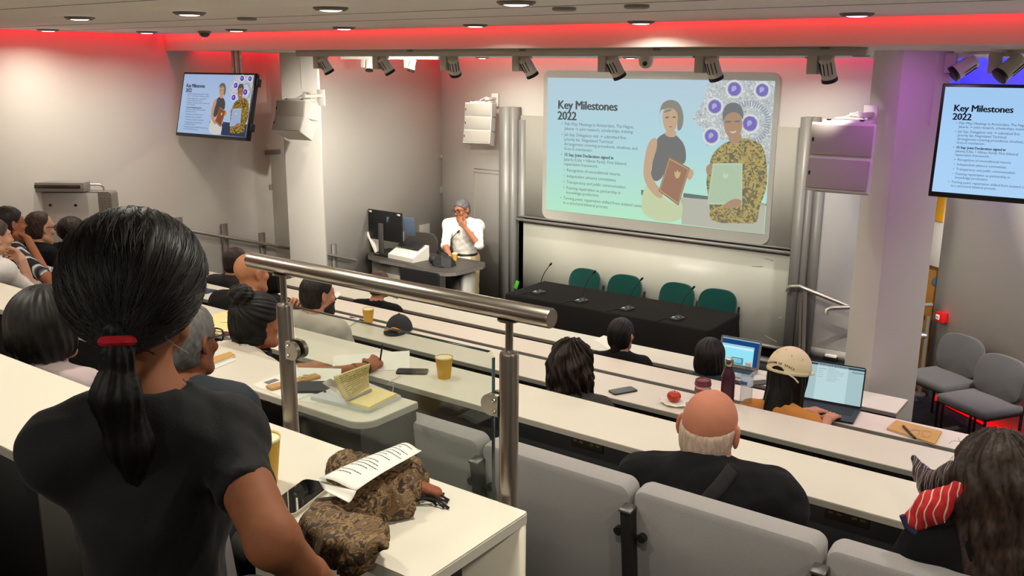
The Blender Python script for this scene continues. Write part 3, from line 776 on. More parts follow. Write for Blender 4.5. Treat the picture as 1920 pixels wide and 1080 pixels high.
for x in (.0, 1.1, 2.2): downlight(x, 4.85, CEIL, 'lit round downlight near the beam over the right end of the desks', 'downlights by the beam at the right end')
for nm, row, YY in (('front', ((865,103),(1088,104),(1365,102)), 7.0), ('far', ((904,109),(1182,109),(1526,108)), 8.55)):
    for i, p in enumerate(row):
        q = ray(*p); x = q[0]*YY/q[1]
        downlight(x, YY, cz_front(YY), 'lit downlight beyond the beam, %s of three in the %s stage row' % (ORD[i], 'nearer' if nm == 'front' else 'farther'), 'downlights in the stage ceiling', e=DOWN_E*1.8)
q = ray(674, 102); downlight(q[0]*7.0/q[1], 7.0, cz_front(7.0), 'lit round downlight beyond the beam, just right of the left-hand column', e=DOWN_E*2)
for x, y in ((-.75, 7.95), (.3, 7.25), (1.3, 6.4)): downlight(x, y, zz+.0, 'added round downlight, unseen in the stage ceiling behind the right-hand screen', 'added downlights behind the right-hand screen', e=DOWN_E*3)  # unseen lamps added to brighten the right-hand wall
# small round ceiling fittings
for px, lab in (((383,58), 'small dome detector on the ceiling above the left-hand screen'), ((1058,14), 'small grey disc fitting on the ceiling near the top middle of the view'), ((1194,9), 'thin round disc on the ceiling, right of the grey disc fitting'), ((463,33), 'tiny grey sensor between two downlights left of centre')):
    v = atz(*px, CEIL); o = thing('ceiling_detector', lab, 'detector', (v[0], v[1], CEIL), 0)
    b = MB(); b.lathe([(.055, 0), (.055, -.012), (.048, -.016), (.0001, -.016)], n=24); b.done('base', M('detector_base', (150,144,136), .5), o)
    if px[0] == 383: b = MB(); b.lathe([(.046, -.016), (.04, -.035), (.022, -.048), (.0001, -.05)], n=24); b.done('dome', M('smoked_dome', (70,66,62), .15), o)
v = aty(1615, 102, 8.0); o = thing('ceiling_vent', 'small dark round vent in the stage ceiling beside the right-hand column', 'vent', (v[0], 8.0, cz_front(8.0)), 0); MB().lathe([(.07, 0), (.07, -.008), (.05, -.012), (.0001, -.012)]).done('grille', m_plast_g, o)

# ---- lighting track along the beam with its spotlights
ty = YB+.42
a0, a1 = aty(560, 100, ty), aty(1626, 96, ty)
tr = thing('lighting_track', 'long white boxed lighting track running along behind the beam', 'lighting track', (0, 0, 0))
b = MB(); b.quadbox((a0[0], ty-.035, 3.262), (a1[0], ty+.035, 3.312)); b.done('track_box', M('track_white', (205,200,192), .5), tr, smooth=False)
b = MB()
for px in (774, 985, 1236, 1550): v = aty(px, 93, ty); b.box((v[0], ty-.037, 3.305), (.05, .012, .012))
b.done('clip', m_plast_g, tr)
a2, a3 = aty(640, 108, 6.6), aty(822, 113, 6.95)
t2 = thing('lighting_track', 'short white lighting track set back on the left, ending near the stage corner', 'lighting track', (0, 0, 0))
b = MB(); v = a3-a2; z2 = 3.26; b.tube([(a2[0], a2[1], z2), (a3[0], a3[1], z2)], .022, 4); b.done('track_box', M('track_white'), t2)
MB().cyl((a2[0]+.05, a2[1]+.01, z2), (a2[0]+.05, a2[1]+.01, 3.31), .008).cyl((a3[0]-.05, a3[1]-.01, z2), (a3[0]-.05, a3[1]-.01, 3.31), .008).done('hanger', m_plast_w, t2)
t3 = thing('lighting_track', 'white lighting track under the blue-lit ceiling at the right', 'lighting track', (0, 0, 0))
a4, a5 = aty(1778, 104, 6.9), aty(1960, 96, 6.0); a4[2] = a5[2] = 3.295
MB().tube([a4, a5], .022, 4).done('track_box', M('track_white'), t3)
def spotlight(px, py, Y, z, aim, label, lit=False, s=1.0, tilt=None, energy=0, target=None, ang=50, x=None):
    x = aty(px, py, Y)[0] if x is None else x; o = thing('track_spotlight', label, 'spotlight', (x, Y, z), 0, 'track spotlights')
    d = Vector(aim).normalized()
    sd = Vector((d.y, -d.x, 0)).normalized() if abs(d.z) < .999 else Vector((1, 0, 0))
    b = MB(); b.box((-.055*s, 0, -.045*s), (.055*s, .06*s, .10*s), .004); b.done('driver_box', M('spot_grey', (196,192,184), .5), o)
    c0 = Vector((.02*s, 0, -.055*s)); mt = Matrix.Translation(c0) @ d.to_track_quat('Z', 'Y').to_matrix().to_4x4()
    b = MB(); b.lathe([(.0001, -.05*s), (.034*s, -.048*s), (.038*s, -.04*s), (.040*s, .07*s)], mt=mt, n=24); b.done('housing', M('spot_white', (214,210,202), .45), o)
    b = MB(); b.lathe([(.0405*s, .062*s), (.0425*s, .066*s), (.0425*s, .082*s), (.036*s, .084*s)], mt=mt, n=24); b.done('front_ring', m_plast_b, o)
    b = MB(); b.lathe([(.0001, .078*s), (.036*s, .078*s)], mt=mt, n=24); b.done('lens', emis('spot_lens', (255,250,240), 12) if lit else M('dark_lens', (40,38,36), .1), o)
    b = MB()
    for k in range(5):
        a = math.radians(-60+30*k); r = .0400*s; b.tube([mt @ Vector((r*math.cos(a+math.pi*1.5), r*math.sin(a+math.pi*1.5), -.03*s)), mt @ Vector((r*math.cos(a+math.pi*1.5), r*math.sin(a+math.pi*1.5), .035*s))], .0028*s, 5)
    b.done('cooling_slot', m_plast_b, o)
    b = MB(); b.box((0, 0, -.008), (.10*s, .035, .02), .003); b.done('track_adapter', m_plast_w, o)
    if energy: spot('spot_lamp', Vector((x, Y, z))+c0+d*(.11*s), target, energy, (1, .93, .82), ang, .6, .03)
zt = 3.262
spotlight(605, 112, ty, zt, (.25, .5, -1), 'white track spotlight in front of the left-hand column', s=1.1, energy=20, target=(-7.85, 7.9, 1.7), ang=85)
spotlight(690, 120, 6.7, 3.25, (.2, -.25, -1), 'lit white track spotlight, first on the short set-back track', True, .9, energy=22, target=(-7.85, 7.9, 1.0), ang=70)
spotlight(718, 113, ty, zt, (.35, .5, -1), 'white ribbed track spotlight between the two lit lamps of the short track', s=1.1, energy=150, target=(-7.85, 8.6, 1.5), ang=85)
spotlight(771, 123, 6.85, 3.25, (-.1, -.3, -1), 'lit white track spotlight, second on the short set-back track', True, .9, energy=170, target=(-6.85, 8.4, 1.2), ang=60)
spotlight(847, 113, ty, zt, (-.3, .6, -1), 'white ribbed track spotlight above the stage corner, left of the stacked speaker', s=1.15, energy=130, target=(-7.2, 9.2, 1.7), ang=80)
spotlight(984, 117, ty, zt, (.3, .5, -1), 'white ribbed track spotlight left of the projected slide', s=1.15, energy=100, target=(-6.0, 9.2, 1.4), ang=75)
spotlight(1147, 119, ty, zt, (.3, .5, -1), 'white ribbed track spotlight in front of the slide, beside the white dome camera', s=1.15, energy=100, target=(-4.8, 9.2, 1.4), ang=75)
spotlight(1331, 119, ty, zt, (.15, .45, -1), 'white ribbed track spotlight hanging before the upper right of the slide', s=1.15, energy=105, target=(-3.6, 9.2, 1.4), ang=75)
spotlight(1545, 119, ty, zt, (.1, .45, -1), 'white ribbed track spotlight hanging left of the right-hand column', s=1.15, energy=14, target=(-2.75, 9.25, 1.3), ang=62)
spotlight(1805, 122, 6.6, 3.28, (-.9, -.5, -.75), 'white track spotlight left-hand of two under the blue-lit ceiling', s=1.25)
spotlight(1890, 120, 6.25, 3.28, (-.6, -.5, -.7), 'lit white track spotlight right-hand of two under the blue-lit ceiling', True, 1.25)
spotlight(1990, 112, 7.2, 3.24, (-.2, .8, -.7), 'added white track spotlight, unseen past the right edge, aimed at the right-hand wall', s=1.25, energy=420, target=(-.95, 8.9, 1.25), ang=58, x=-.72)  # extra lamp out of view, added for more light on the right-hand wall
# violet wash on the right-hand column
spot('violet_lamp', (-1.22, 5.62, 3.27), (-1.46, 6.45, 2.5), 13, (.72, .12, 1.0), 105, .8, .03)
spot('violet_wash', (-1.22, 5.62, 3.27), (-1.2, 5.6, 1.0), 20, (.85, .45, 1.0), 70, .9, .05)
# dome camera and dome detector under the track
v = aty(1211, 114, 6.2); o = thing('dome_camera', 'white dome camera hanging in front of the top of the slide', 'camera', (v[0], 6.2, 3.285), 0)
MB().lathe([(.07, 0.01), (.075, 0), (.06, -.012), (.0001, -.012)]).done('mount_plate', m_plast_b, o)
MB().lathe([(.052, -.01), (.054, -.05), (.045, -.085), (.02, -.105), (.0001, -.108)]).done('housing', m_plast_w, o)
MB().lathe([(.0001, 0), (.016, 0), (.016, .012), (.0001, .014)], mt=Matrix.Translation((.02, -.045, -.07)) @ Matrix.Rotation(math.radians(110), 4, 'X')).done('lens', M('dark_lens'), o)
v = aty(1308, 106, 6.6); o = thing('dome_detector', 'grey dome detector between the dome camera and the slide corner spotlight', 'detector', (v[0], 6.6, 3.30), 0)
MB().lathe([(.06, 0.01), (.06, -.012), (.05, -.016), (.0001, -.016)]).done('base', m_plast_g, o)
MB().lathe([(.045, -.015), (.036, -.04), (.015, -.052), (.0001, -.053)]).done('dome', M('smoked_dome'), o)

# ================================================================= the slide (one design, shown by the projector and on two screens)
_src = [(75,122),(1223,142),(1168,925),(62,783)]; _dst = [(0,0),(1,0),(1,1),(0,1)]
_A = []; _B = []
for (x, y), (u, v) in zip(_src, _dst):
    _A += [[x, y, 1, 0, 0, 0, -u*x, -u*y], [0, 0, 0, x, y, 1, -v*x, -v*y]]; _B += [u, v]
_H = np.append(np.linalg.solve(np.array(_A, float), np.array(_B, float)), 1).reshape(3, 3)
def sl(x, y): q = _H @ np.array([x, y, 1.0]); return q[0]/q[2], q[1]/q[2]
def circ(cx, cy, rx, ry=None, n=24): ry = ry or rx; return [(cx+rx*math.cos(2*math.pi*i/n), cy+ry*math.sin(2*math.pi*i/n)) for i in range(n)]
def smooth_poly(p, it=2):
    for _ in range(it):
        q = []
        for i in range(len(p)):
            a, b = p[i], p[(i+1) % len(p)]; q += [(a[0]*.75+b[0]*.25, a[1]*.75+b[1]*.25), (a[0]*.25+b[0]*.75, a[1]*.25+b[1]*.75)]
        p = q
    return p
def slide_bg(name, top, mid, bot, s):
    if name in _mats: return _mats[name]
    m = bpy.data.materials.new(name); m.use_nodes = True; nt = m.node_tree
    for n in list(nt.nodes):
        if n.type == 'BSDF_PRINCIPLED': nt.nodes.remove(n)
    tc = nt.nodes.new('ShaderNodeTexCoord'); sp = nt.nodes.new('ShaderNodeSeparateXYZ'); nt.links.new(tc.outputs['Generated'], sp.inputs[0])
    cr = nt.nodes.new('ShaderNodeValToRGB'); e = cr.color_ramp.elements; e[0].position = 0; e[0].color = (*lin(bot), 1); e[1].position = 1; e[1].color = (*lin(top), 1); k = e.new(.55); k.color = (*lin(mid), 1)
    nt.links.new(sp.outputs['Z'], cr.inputs[0]); em = nt.nodes.new('ShaderNodeEmission'); em.inputs[1].default_value = s; nt.links.new(cr.outputs[0], em.inputs[0])
    nt.links.new(em.outputs[0], nt.nodes['Material Output'].inputs[0]); _mats[name] = m; return m
def slide(parent, O, U, V, nrm, key, tint, s, off=.0012, people=True):
    """O top-left corner, U right vector, V down vector (parent space); key names the material set; tint maps picture colours"""
    O, U, V, nrm = (np.array(v, float) for v in (O, U, V, nrm)); wU, hV = np.linalg.norm(U), np.linalg.norm(V)
    E = lambda n, c: emis('%s_%s' % (key, n), tint(c), s)
    P = lambda uv, k: O+U*uv[0]+V*uv[1]+nrm*off*k
    b = MB(); b.poly([P(q, 0) for q in ((0, 1), (1, 1), (1, 0), (0, 0))])
    bgc = {'proj': ((188,212,226), (184,222,230), (188,240,206)), 'screen': ((165,205,246), (172,212,250), (176,216,252)), 'side': ((176,198,238), (186,208,242), (178,204,240))}[key]
    root = b.done('slide_picture', slide_bg('slide_bg_'+key, *bgc, s), parent, smooth=False)
    if key == 'proj':
        b = MB(); b.poly([P(q, -.3) for q in ((-.002, 1.003), (1.002, 1.003), (1.002, -.003), (-.002, -.003))])
    # wording
    tw = wU; mt = frame(O+nrm*off*2.5, U/wU, -V/hV, nrm)
    T = []; k = wU
    def line(st, u, v, size, bold=False): T.append((st, u*wU, -v*hV, size*hV, bold, 0 if bold and size > .05 else 1))
    line('Key Milestones', .052, .225, .088, True); line('2022', .052, .305, .088, True)
    body = [(.075, .345, 'Feb–May: Meetings in Amsterdam, The Hague,', 1, 0), (.09, .380, 'Jakarta → joint research, scholarships, training.', 0, 0), (.075, .425, 'Jul–Sep: Delegation visit → submitted first', 1, 0), (.09, .460, 'priority list. Negotiated Technical', 0, 0),
            (.09, .495, 'Arrangement covering procedures, timelines, and', 0, 0), (.09, .530, 'G-to-G mechanism.', 0, 0), (.075, .575, '15 Sep: Joint Declaration signed in', 1, 1), (.09, .610, 'Jakarta (Uslu + Hilmar Farid). First bilateral', 0, 0), (.09, .645, 'repatriation framework.', 0, 0),
            (.09, .690, 'Recognition of unconditional returns.', 1, 0), (.09, .735, 'Independent advisory committees.', 1, 0), (.09, .780, 'Transparency and public communication.', 1, 0), (.09, .825, 'Framing repatriation as partnership in', 1, 0), (.105, .860, 'knowledge production.', 0, 0),
            (.075, .905, 'Turning point: repatriation shifted from isolated cases', 1, 0), (.09, .940, 'to a structural bilateral process.', 0, 0)]
    for u, v, st, bul, bo in body:
        if bul: T.append(('•', (u)*wU, -v*hV, .032*hV, False, 1)); u += .015
        T.append((st, u*wU, -v*hV, .033*hV, bool(bo), 1 if not bo else 0))
    text_mesh('slide_text', T, [E('ink', (28,30,38)), E('ink2', (70,80,92))], root, mt)
    def lay(name, polys, mats, lv, sm=True):
        b = MB()
        for pl, mi in polys:
            b.m(mi); pl = smooth_poly(pl) if sm else pl; uv = [sl(*q) for q in pl]
            area2 = sum(uv[i][0]*uv[(i+1) % len(uv)][1]-uv[(i+1) % len(uv)][0]*uv[i][1] for i in range(len(uv)))
            if area2 > 0: uv = uv[::-1]
            b.poly([P(q, lv) for q in uv])
        o = b.done(name, mats, root, smooth=False)
        tm = o.modifiers.new('tri', 'TRIANGULATE'); return o
    sk = E('skin', (214,160,120)); skd = E('skin_man', (176,120,84))
    # mosaic backdrop behind the man, table behind
    lay('slide_mosaic', [([(885,138),(1223,142),(1195,560),(1150,640),(1060,420),(950,440),(870,470),(858,390),(800,330),(862,230)], 0)],
        [ramp_mat('mosaic_'+key, [(.30, tint((250,250,252))), (.44, tint((214,220,228))), (.48, tint((120,130,146))), (.53, tint((236,238,242))), (.58, tint((150,158,180))), (.64, tint((250,250,252)))], 'noise', 24 if key == 'proj' else 70, .6, s, 3, .8)], 1, False)
    rings = []; gem = []; hi = []
    for cx, cy, r in ((1015,182,33),(1158,188,31),(915,270,32),(898,420,33),(1095,358,36)):
        rings.append((circ(cx, cy, r+12, r+14), 0)); rings.append((circ(cx, cy, r+5, r+6), 1)); gem.append((circ(cx, cy, r, r+1), 0)); hi.append(([(cx-16, cy-12), (cx+4, cy-20), (cx+14, cy-2), (cx-2, cy+10), (cx-14, cy+16)], 0))
    lay('slide_gem_ring', rings, [E('ring', (246,246,250)), E('ringd', (150,150,190))], 2)
    lay('slide_gem', gem, [E('gem', (92,70,200))], 3); lay('slide_gem_glint', hi, [E('glint', (170,165,235))], 3.5)
    ticks = []
    for i in range(46):
        a = 2*math.pi*i/46; r0, r1 = 84, 112; c, s_ = math.cos(a), math.sin(a); da = .035
        if 1090+r1*c < 1214 and not (1000 < 1090+r0*c < 1070 and 350+r0*s_ > 300): ticks.append(([(1090+r0*math.cos(a-da), 352+r0*math.sin(a-da)), (1090+r1*math.cos(a-da), 352+r1*math.sin(a-da)), (1090+r1*math.cos(a+da), 352+r1*math.sin(a+da)), (1090+r0*math.cos(a+da), 352+r0*math.sin(a+da))], 0))
    lay('slide_rays', ticks, [E('rays', (140,150,176))], 2, False)
    lay('slide_table', [([(740,730),(1176,768),(1166,924),(745,866)], 1), ([(540,690),(556,690),(556,720),(541,716)], 0), ([(755,708),(1180,768),(1178,780),(753,730)], 0)], [E('tdark', (70,84,84)), E('tgrey', (190,186,168) if key == 'proj' else (60,70,100))], 1.5, False)
    # the woman
    lay('slide_woman', [([(655,405),(690,398),(722,415),(768,470),(768,575),(690,530),(640,650),(585,640),(600,540),(612,470),(622,428)], 0),
        ([(545,692),(590,640),(650,730),(720,770),(754,750),(745,866),(540,834)], 1), ([(640,285),(632,330),(645,372),(632,335),(640,262),(668,238),(700,234),(735,250),(755,300),(756,350),(742,390),(722,392),(726,330),(712,290),(690,280),(660,282)], 2)], [E('w_top', (84,80,86)), E('w_skirt', (214,226,170) if key == 'proj' else (226,222,214)), E('w_hair', (122,112,100))], 2.6)
    lay('slide_woman_skin', [([(648,292),(668,278),(702,276),(726,300),(727,345),(714,388),(692,404),(668,394),(652,362)], 0), ([(666,388),(718,388),(720,420),(690,426),(660,414)], 0),
        ([(622,426),(592,430),(570,470),(553,560),(552,640),(600,715),(645,740),(652,705),(604,645),(586,600),(604,530),(622,475)], 0), ([(778,580),(806,592),(808,615),(790,645),(770,635)], 0)], [sk], 2.8)
    lay('slide_woman_face', [([(662,322),(682,318),(684,326),(664,330)], 0), ([(700,318),(718,320),(718,328),(700,326)], 0), ([(676,368),(704,368),(690,377)], 1), ([(652,300),(668,284),(700,280),(690,292),(665,300)], 2)], [E('feature', (96,74,66)), E('lip', (184,84,80)), E('w_hair', (122,112,100))], 3)
    lay('slide_folder', [([(683,523),(788,582),(730,772),(628,697)], 0)], [E('folder', (150,84,58))], 3.2, False)
    def rim(p, t): 
        c = np.mean(p, 0); q = [tuple(c+(np.array(a)-c)*(1-t)) for a in p]; q2 = [tuple(c+(np.array(a)-c)*(1-t-.035)) for a in p]
        return [([q[i], q[(i+1) % 4], q2[(i+1) % 4], q2[i]], 0) for i in range(4)]
    gold = E('gold', (214,186,92))
    lay('slide_folder_gilt', rim([(683,523),(788,582),(730,772),(628,697)], .08)+[([(712,620),(708,596),(718,604),(724,590),(732,604),(742,598),(736,622),(728,634),(718,632)], 0)], [gold], 3.5, False)
    # the man
    bat = ramp_mat('batik_'+key, [(.36, tint((70,60,38))), (.46, tint((96,78,40))), (.52, tint((176,142,56))), (.64, tint((196,160,66))), (.7, tint((84,66,38)))], 'noise', 14 if key == 'proj' else 38, .7, s, 2, 2.2)
    lay('slide_man_shirt', [([(985,440),(1020,462),(1056,424),(1130,448),(1170,484),(1186,600),(1180,700),(1140,790),(1136,872),(1060,866),(888,862),(890,775),(868,660),(885,570),(905,500)], 0)], [bat], 2.6)
    lay('slide_man_skin', [([(958,320),(975,296),(1012,288),(1052,312),(1058,378),(1036,424),(1002,438),(972,412),(960,366)], 0), ([(985,412),(1048,404),(1056,440),(1020,462),(984,446)], 0), ([(868,572),(900,558),(898,612),(874,620)], 0)], [skd], 2.8)
    lay('slide_man_hair', [([(952,310),(968,264),(1004,247),(1042,258),(1064,300),(1058,345),(1050,315),(1012,294),(968,316),(960,350)], 0), ([(966,344),(1000,342),(1000,352),(968,354)], 0), ([(1014,342),(1046,340),(1046,350),(1014,352)], 0)], [E('m_hair', (84,84,92))], 3)
    lay('slide_man_smile', [([(984,394),(1008,400),(1032,390),(1010,410)], 0)], [E('smile', (240,228,220))], 3.1)
    fb = [(905,558),(1058,558),(1055,772),(875,768)]
    lay('slide_certificate', [(fb, 0)], [E('cert', (178,206,168) if key == 'proj' else (168,190,226))], 3.2, False)
    lay('slide_certificate_gilt', rim(fb, .05)+[([(955,622),(965,606),(972,618),(980,608),(986,626),(976,638),(962,636)], 0)], [E('certrim', (212,226,190))], 3.5, False)
    lay('slide_man_hand', [([(948,782),(985,752),(1020,738),(1056,748),(1046,776),(990,796)], 0)], [skd], 3.8)
    return root

# ---- sliding board wall
wb = thing('sliding_whiteboard', 'wall-high sliding whiteboard between two steel uprights, slide projected on its upper panel', 'whiteboard', (0, 0, 0))
pl0, pl1 = aty(943, 200, 9.2), aty(970, 200, 9.2); pr0, pr1 = aty(1507, 219, 9.2), aty(1536, 220, 9.2)
for p0, p1 in ((pl0, pl1), (pr0, pr1)):
    b = MB(); x0, x1 = p0[0], p1[0]; w_ = x1-x0; zt_ = p0[2]
    b.quadbox((x0, 9.12, .10), (x0+w_*.62, 9.28, zt_)); b.m(1).quadbox((x0+w_*.62, 9.16, .10), (x0+w_*.70, 9.28, zt_)); b.m(0).quadbox((x0+w_*.70, 9.13, .10), (x1, 9.28, zt_))
    b.quadbox((x1, 9.22, .10), (x1+.09, 9.29, zt_-.15)); b.done('upright', [m_alu, M('dark_groove', (40,48,58), .5)], wb, smooth=False)
c0, c1, c2 = aty(1020, 133, 9.22), aty(1464, 135, 9.22), aty(1017, 410, 9.22); c3 = aty(1442, 458, 9.22)
px0, px1 = (c0[0]+c2[0])/2, (c1[0]+c3[0])/2; pz1, pz0 = (c0[2]+c1[2])/2, (c2[2]+c3[2])/2
b = MB(); b.prism(rrect(px0, pz0, px1, pz1, .09, 8), -9.235, -9.215, Matrix(((1, 0, 0, 0), (0, 0, -1, 0), (0, 1, 0, 0), (0, 0, 0, 1))))
b.done('upper_panel', M('board_frame', (176,174,166), .45), wb)
lx0, lx1 = pl1[0]+.02, pr0[0]-.02
rz_ = (aty(1000, 415.6, 9.2)[2]+aty(1481, 475, 9.2)[2])/2; bz = aty(1420, 641.8, 9.2)[2]
m_board = M('board_enamel', (206,206,192), .30, var=.02, vscale=2.0, spec=.4)
b = MB(); b.quadbox((lx0, 9.22, bz), (lx1, 9.245, rz_)); b.done('lower_panel', m_board, wb, smooth=False)
b = MB(); b.quadbox((lx0, 9.245, rz_), (lx1, 9.27, 2.60)); b.done('rear_panel', M('board_enamel_rear', (196,194,184), .4, spec=.35), wb, smooth=False)
b = MB(); b.quadbox((lx0, 9.16, rz_-.005), (lx1, 9.25, rz_+.022)); b.quadbox((lx0, 9.19, rz_+.04), (lx1, 9.25, rz_+.055)); b.done('pen_rail', m_alu, wb, smooth=False)
b = MB(); b.quadbox((lx0, 9.17, bz-.03), (lx1, 9.25, bz-.002)); b.done('bottom_rail', M('rail_alu', (190,188,180), .4, .6), wb, smooth=False)
# scuff marks on the lower board
b = MB(); ms = M('scuff', (172,172,160), .6)
for px, py, l, a in ((1440, 606, .10, 1.3), (1445, 635, .14, -.3), (1330, 560, .06, 1.2), (1462, 596, .05, .3), (1060, 500, .08, -.1), (1420, 500, .12, .15), (1442, 487, .10, -.1)):
    v = aty(px, py, 9.219); c, s_ = math.cos(a)*l/2, math.sin(a)*l/2; t = .006; b.poly([(v[0]-c-s_*t/l, 9.2185, v[2]-s_), (v[0]+c, 9.2185, v[2]+s_-t), (v[0]+c, 9.2185, v[2]+s_+t), (v[0]-c, 9.2185, v[2]-s_+t)])
b.done('scuff_mark', ms, wb, smooth=False)
s0, s1, s2, s3 = aty(1027.8, 145.2, 9.21), aty(1453, 152.6, 9.21), aty(1023, 390, 9.21), aty(1432.6, 442.6, 9.21)
sx0, sx1 = (s0[0]+s2[0])/2, (s1[0]+s3[0])/2; sz1, sz0 = (s0[2]+s1[2])/2, (s2[2]+s3[2])/2
def fade(c): return tuple(int(v*.62+ (222 if i == 1 else 212 if i == 0 else 206)*.34) for i, v in enumerate(c))  # room light washing out the projection, mixed into its colours
pj = slide(wb, (sx0, 9.211, sz1), (sx1-sx0, 0, 0), (0, 0, -(sz1-sz0)), (0, -1, 0), 'proj', fade, .92)

# ---- hanging screens
def tv_root(px_poles, Y, tl, tilt, label, yaw=0., w=1.06, h=.605):
    c = tl; o = thing('television', label, 'screen', c, 0)
    o.rotation_euler = (math.radians(tilt), 0, math.radians(yaw))
    b = MB(); b.box((w/2, .03, -h/2), (w, .05, h), .006); b.done('bezel', M('tv_bezel', (14,14,17), .3), o)
    b = MB(); b.box((w/2, .07, -h/2), (w*.6, .05, h*.6), .01); b.box((w+.006, .045, -h*.13), (.02, .05, h*.12), .006); b.box((w+.006, .045, -h*.80), (.02, .05, h*.12), .006); b.done('back_housing', m_plast_b, o)
    return o
tilt = -14.0
tl = aty(344, 135, 5.43)
tv = tv_root(None, 5.43, tl, tilt, 'left-hand wall screen hung from two steel poles, tilted down, showing the slide')
bz_ = .018
same = lambda c: c
slide(tv, (bz_, .004, -bz_), (1.06-2*bz_, 0, 0), (0, 0, -(.605-2*bz_-.01)), (0, -1, 0), 'side', same, .78, .0008)
tvp = thing('screen_pole', 'pair of steel tubes dropping from the beam to the left-hand screen', 'pole', (0, 0, 0))
for px in (437, 446.5):
    v = aty(px, 94, 5.52); b = MB(); b.cyl((v[0], 5.52, 2.95), (v[0], 5.52, 3.318), .021); b.done('tube', m_steelv, tvp)
tr_ = aty(1766.7, 156.2, 5.43)
tv2 = tv_root(None, 5.43, tr_, -4, 'right-hand hanging screen cut by the picture edge, showing the slide', -2.0)
slide(tv2, (bz_, .004, -bz_), (1.06-2*bz_, 0, 0), (0, 0, -(.605-2*bz_-.01)), (0, -1, 0), 'screen', same, .95, .0008)
b = MB(); b.cyl((.5, .08, -.05), (.5, .08, .22), .021).cyl((.58, .08, -.05), (.58, .08, .22), .021); b.done('tube', m_steelv, tv2)

# ---- stacked wall loudspeakers
def speakers(at, yaw, n, w, h, label, tilt0=6, step=7, lit=None):
    o = thing('wall_loudspeaker', label, 'loudspeaker', at, math.radians(yaw))
    z = 0; y = 0; cas = M('speaker_case', (226,221,212), .45); gr = M('speaker_grille', (178,172,163), .7, bump=.3, bscale=1500)
    for i in range(n):
        t = math.radians(tilt0+step*i); R = Matrix.Rotation(-t, 3, 'X'); d = .22
        c = Vector((0, y, z))+R @ Vector((0, .0, -h/2))
        b = MB(); poly = [(-w/2, -d*.45), (w/2, -d*.45), (w/2*.82, d*.55), (-w/2*.82, d*.55)]
        m4 = Matrix.Translation(c) @ R.to_4x4(); b.prism(poly, -h/2, h/2, m4); cb = b.done('cabinet', cas, o, smooth=False)
        bv = cb.modifiers.new('bevel', 'BEVEL'); bv.width = .006; bv.segments = 2
        b = MB(); b.box(c+R @ Vector((0, -d*.45-.006, 0)), (w*.95, .012, h*.86), .004, rot=R); g = b.done('grille', gr, o)
        b = MB(); b.box(c+R @ Vector((-w*.44, -d*.45-.013, .0)), (.012, .003, .025), .001, rot=R); b.done('badge', m_plast_b, g)
        e = R @ Vector((0, 0, -h/2-.006)); z = c.z+e.z; y = c.y+e.y
    b = MB(); b.box((0, .02, .012), (w*.72, .16, .02), .004); b.box((w*.2, .12, .05), (.05, .25, .03), .005); b.box((w*.2, .25, .03), (.09, .02, .16), .004); b.tube([(w*.2, .1, .03), (w*.12, .05, .07), (-w*.1, .02, .03)], .006, 6); b.done('bracket', m_plast_w, o)
    b = MB(); b.box((-w*.26, -.05, .022), (.025, .02, .008)).box((w*.26, -.05, .022), (.025, .02, .008)); b.done('fixing_bolt', m_plast_b, o)
    return o
v = aty(566, 190, 6.15); speakers((v[0]-.02, 6.12, v[2]+.0), 6, 2, .38, .168, 'white two-box loudspeaker on the left-hand column', 10, 16)
v = aty(903, 193, 9.0); speakers((v[0], 9.0, v[2]), 14, 3, .36, .165, 'white three-box loudspeaker stack on the wall left of the steel upright', 4, 5)
v = aty(1588, 240, 6.1); speakers((v[0], 6.10, v[2]+.03), 2, 2, .40, .22, 'white two-box loudspeaker under violet light on the right-hand column', 4, 6)
v = aty(1605, 213, 8.9); o = thing('wall_loudspeaker', 'white bracket and top of a loudspeaker seen behind the violet-lit one', 'loudspeaker', (v[0], 8.95, v[2])); MB().box((-.02, .05, -.14), (.34, .26, .20), .01).done('cabinet', M('speaker_case'), o); MB().box((.05, .1, -.015), (.28, .1, .03), .006).box((.1, .18, .02), (.08, .08, .09), .01).done('bracket', m_plast_w, o)

# ---- small fittings on the walls
def plate(px, py, lab, w, h, col, wall='F', name='wall_plate', cat='wall plate'):
    if wall == 'F': v = aty(px, py, YW-.006); r = 0
    else: v = atx(px, py, XL+.006); r = -math.pi/2
    o = thing(name, lab, cat, v, r if wall != 'F' else 0); 
    b = MB(); b.box((0, 0, 0), (w, .012, h), .002); b.done('cover', M('plate_%d_%d_%d' % col, col, .5), o); return o
o = plate(796, 434, 'steel socket plate with cable on the wall behind the lectern', .20, .19, (150,146,138), 'L' , 'wall_socket', 'socket')
b = MB()
for i in range(2):
    for j in range(3): b.box((-.05+.08*i, -.008, -.055+.055*j), (.035, .006, .03), .002)
b.done('socket_outlet', M('socket_dark', (58,56,54), .5), o); b = MB(); b.tube([(0, -.012, .03), (-.08, -.05, 0), (-.16, -.06, -.06), (-.24, -.05, -.2)], .007, 6); b.done('cable', m_plast_b, o)
plate(829, 356, 'small grey switch plate on the side wall above the lectern monitor', .07, .09, (130,126,120), 'L'); plate(829, 293, 'small steel socket plate high on the side wall left of the loudspeaker stack', .07, .05, (150,146,140), 'L')
plate(512, 285, 'small grey labelled plate on the side wall below the left-hand screen', .20, .05, (150,142,134), 'L'); plate(508, 351, 'tiny grey plate low on the side wall below the labelled plate', .04, .06, (150,144,138), 'L')
c = rwpt(1.62); a = atpl(1770, 594, (*rwpt(1.5), 0), (RWD[1], -RWD[0], 0))
o = thing('fire_alarm', 'red break-glass fire alarm box on the right-hand wall above the grey chairs', 'fire alarm', a); o.rotation_euler = (0, 0, math.atan2(RWD[1], RWD[0]))
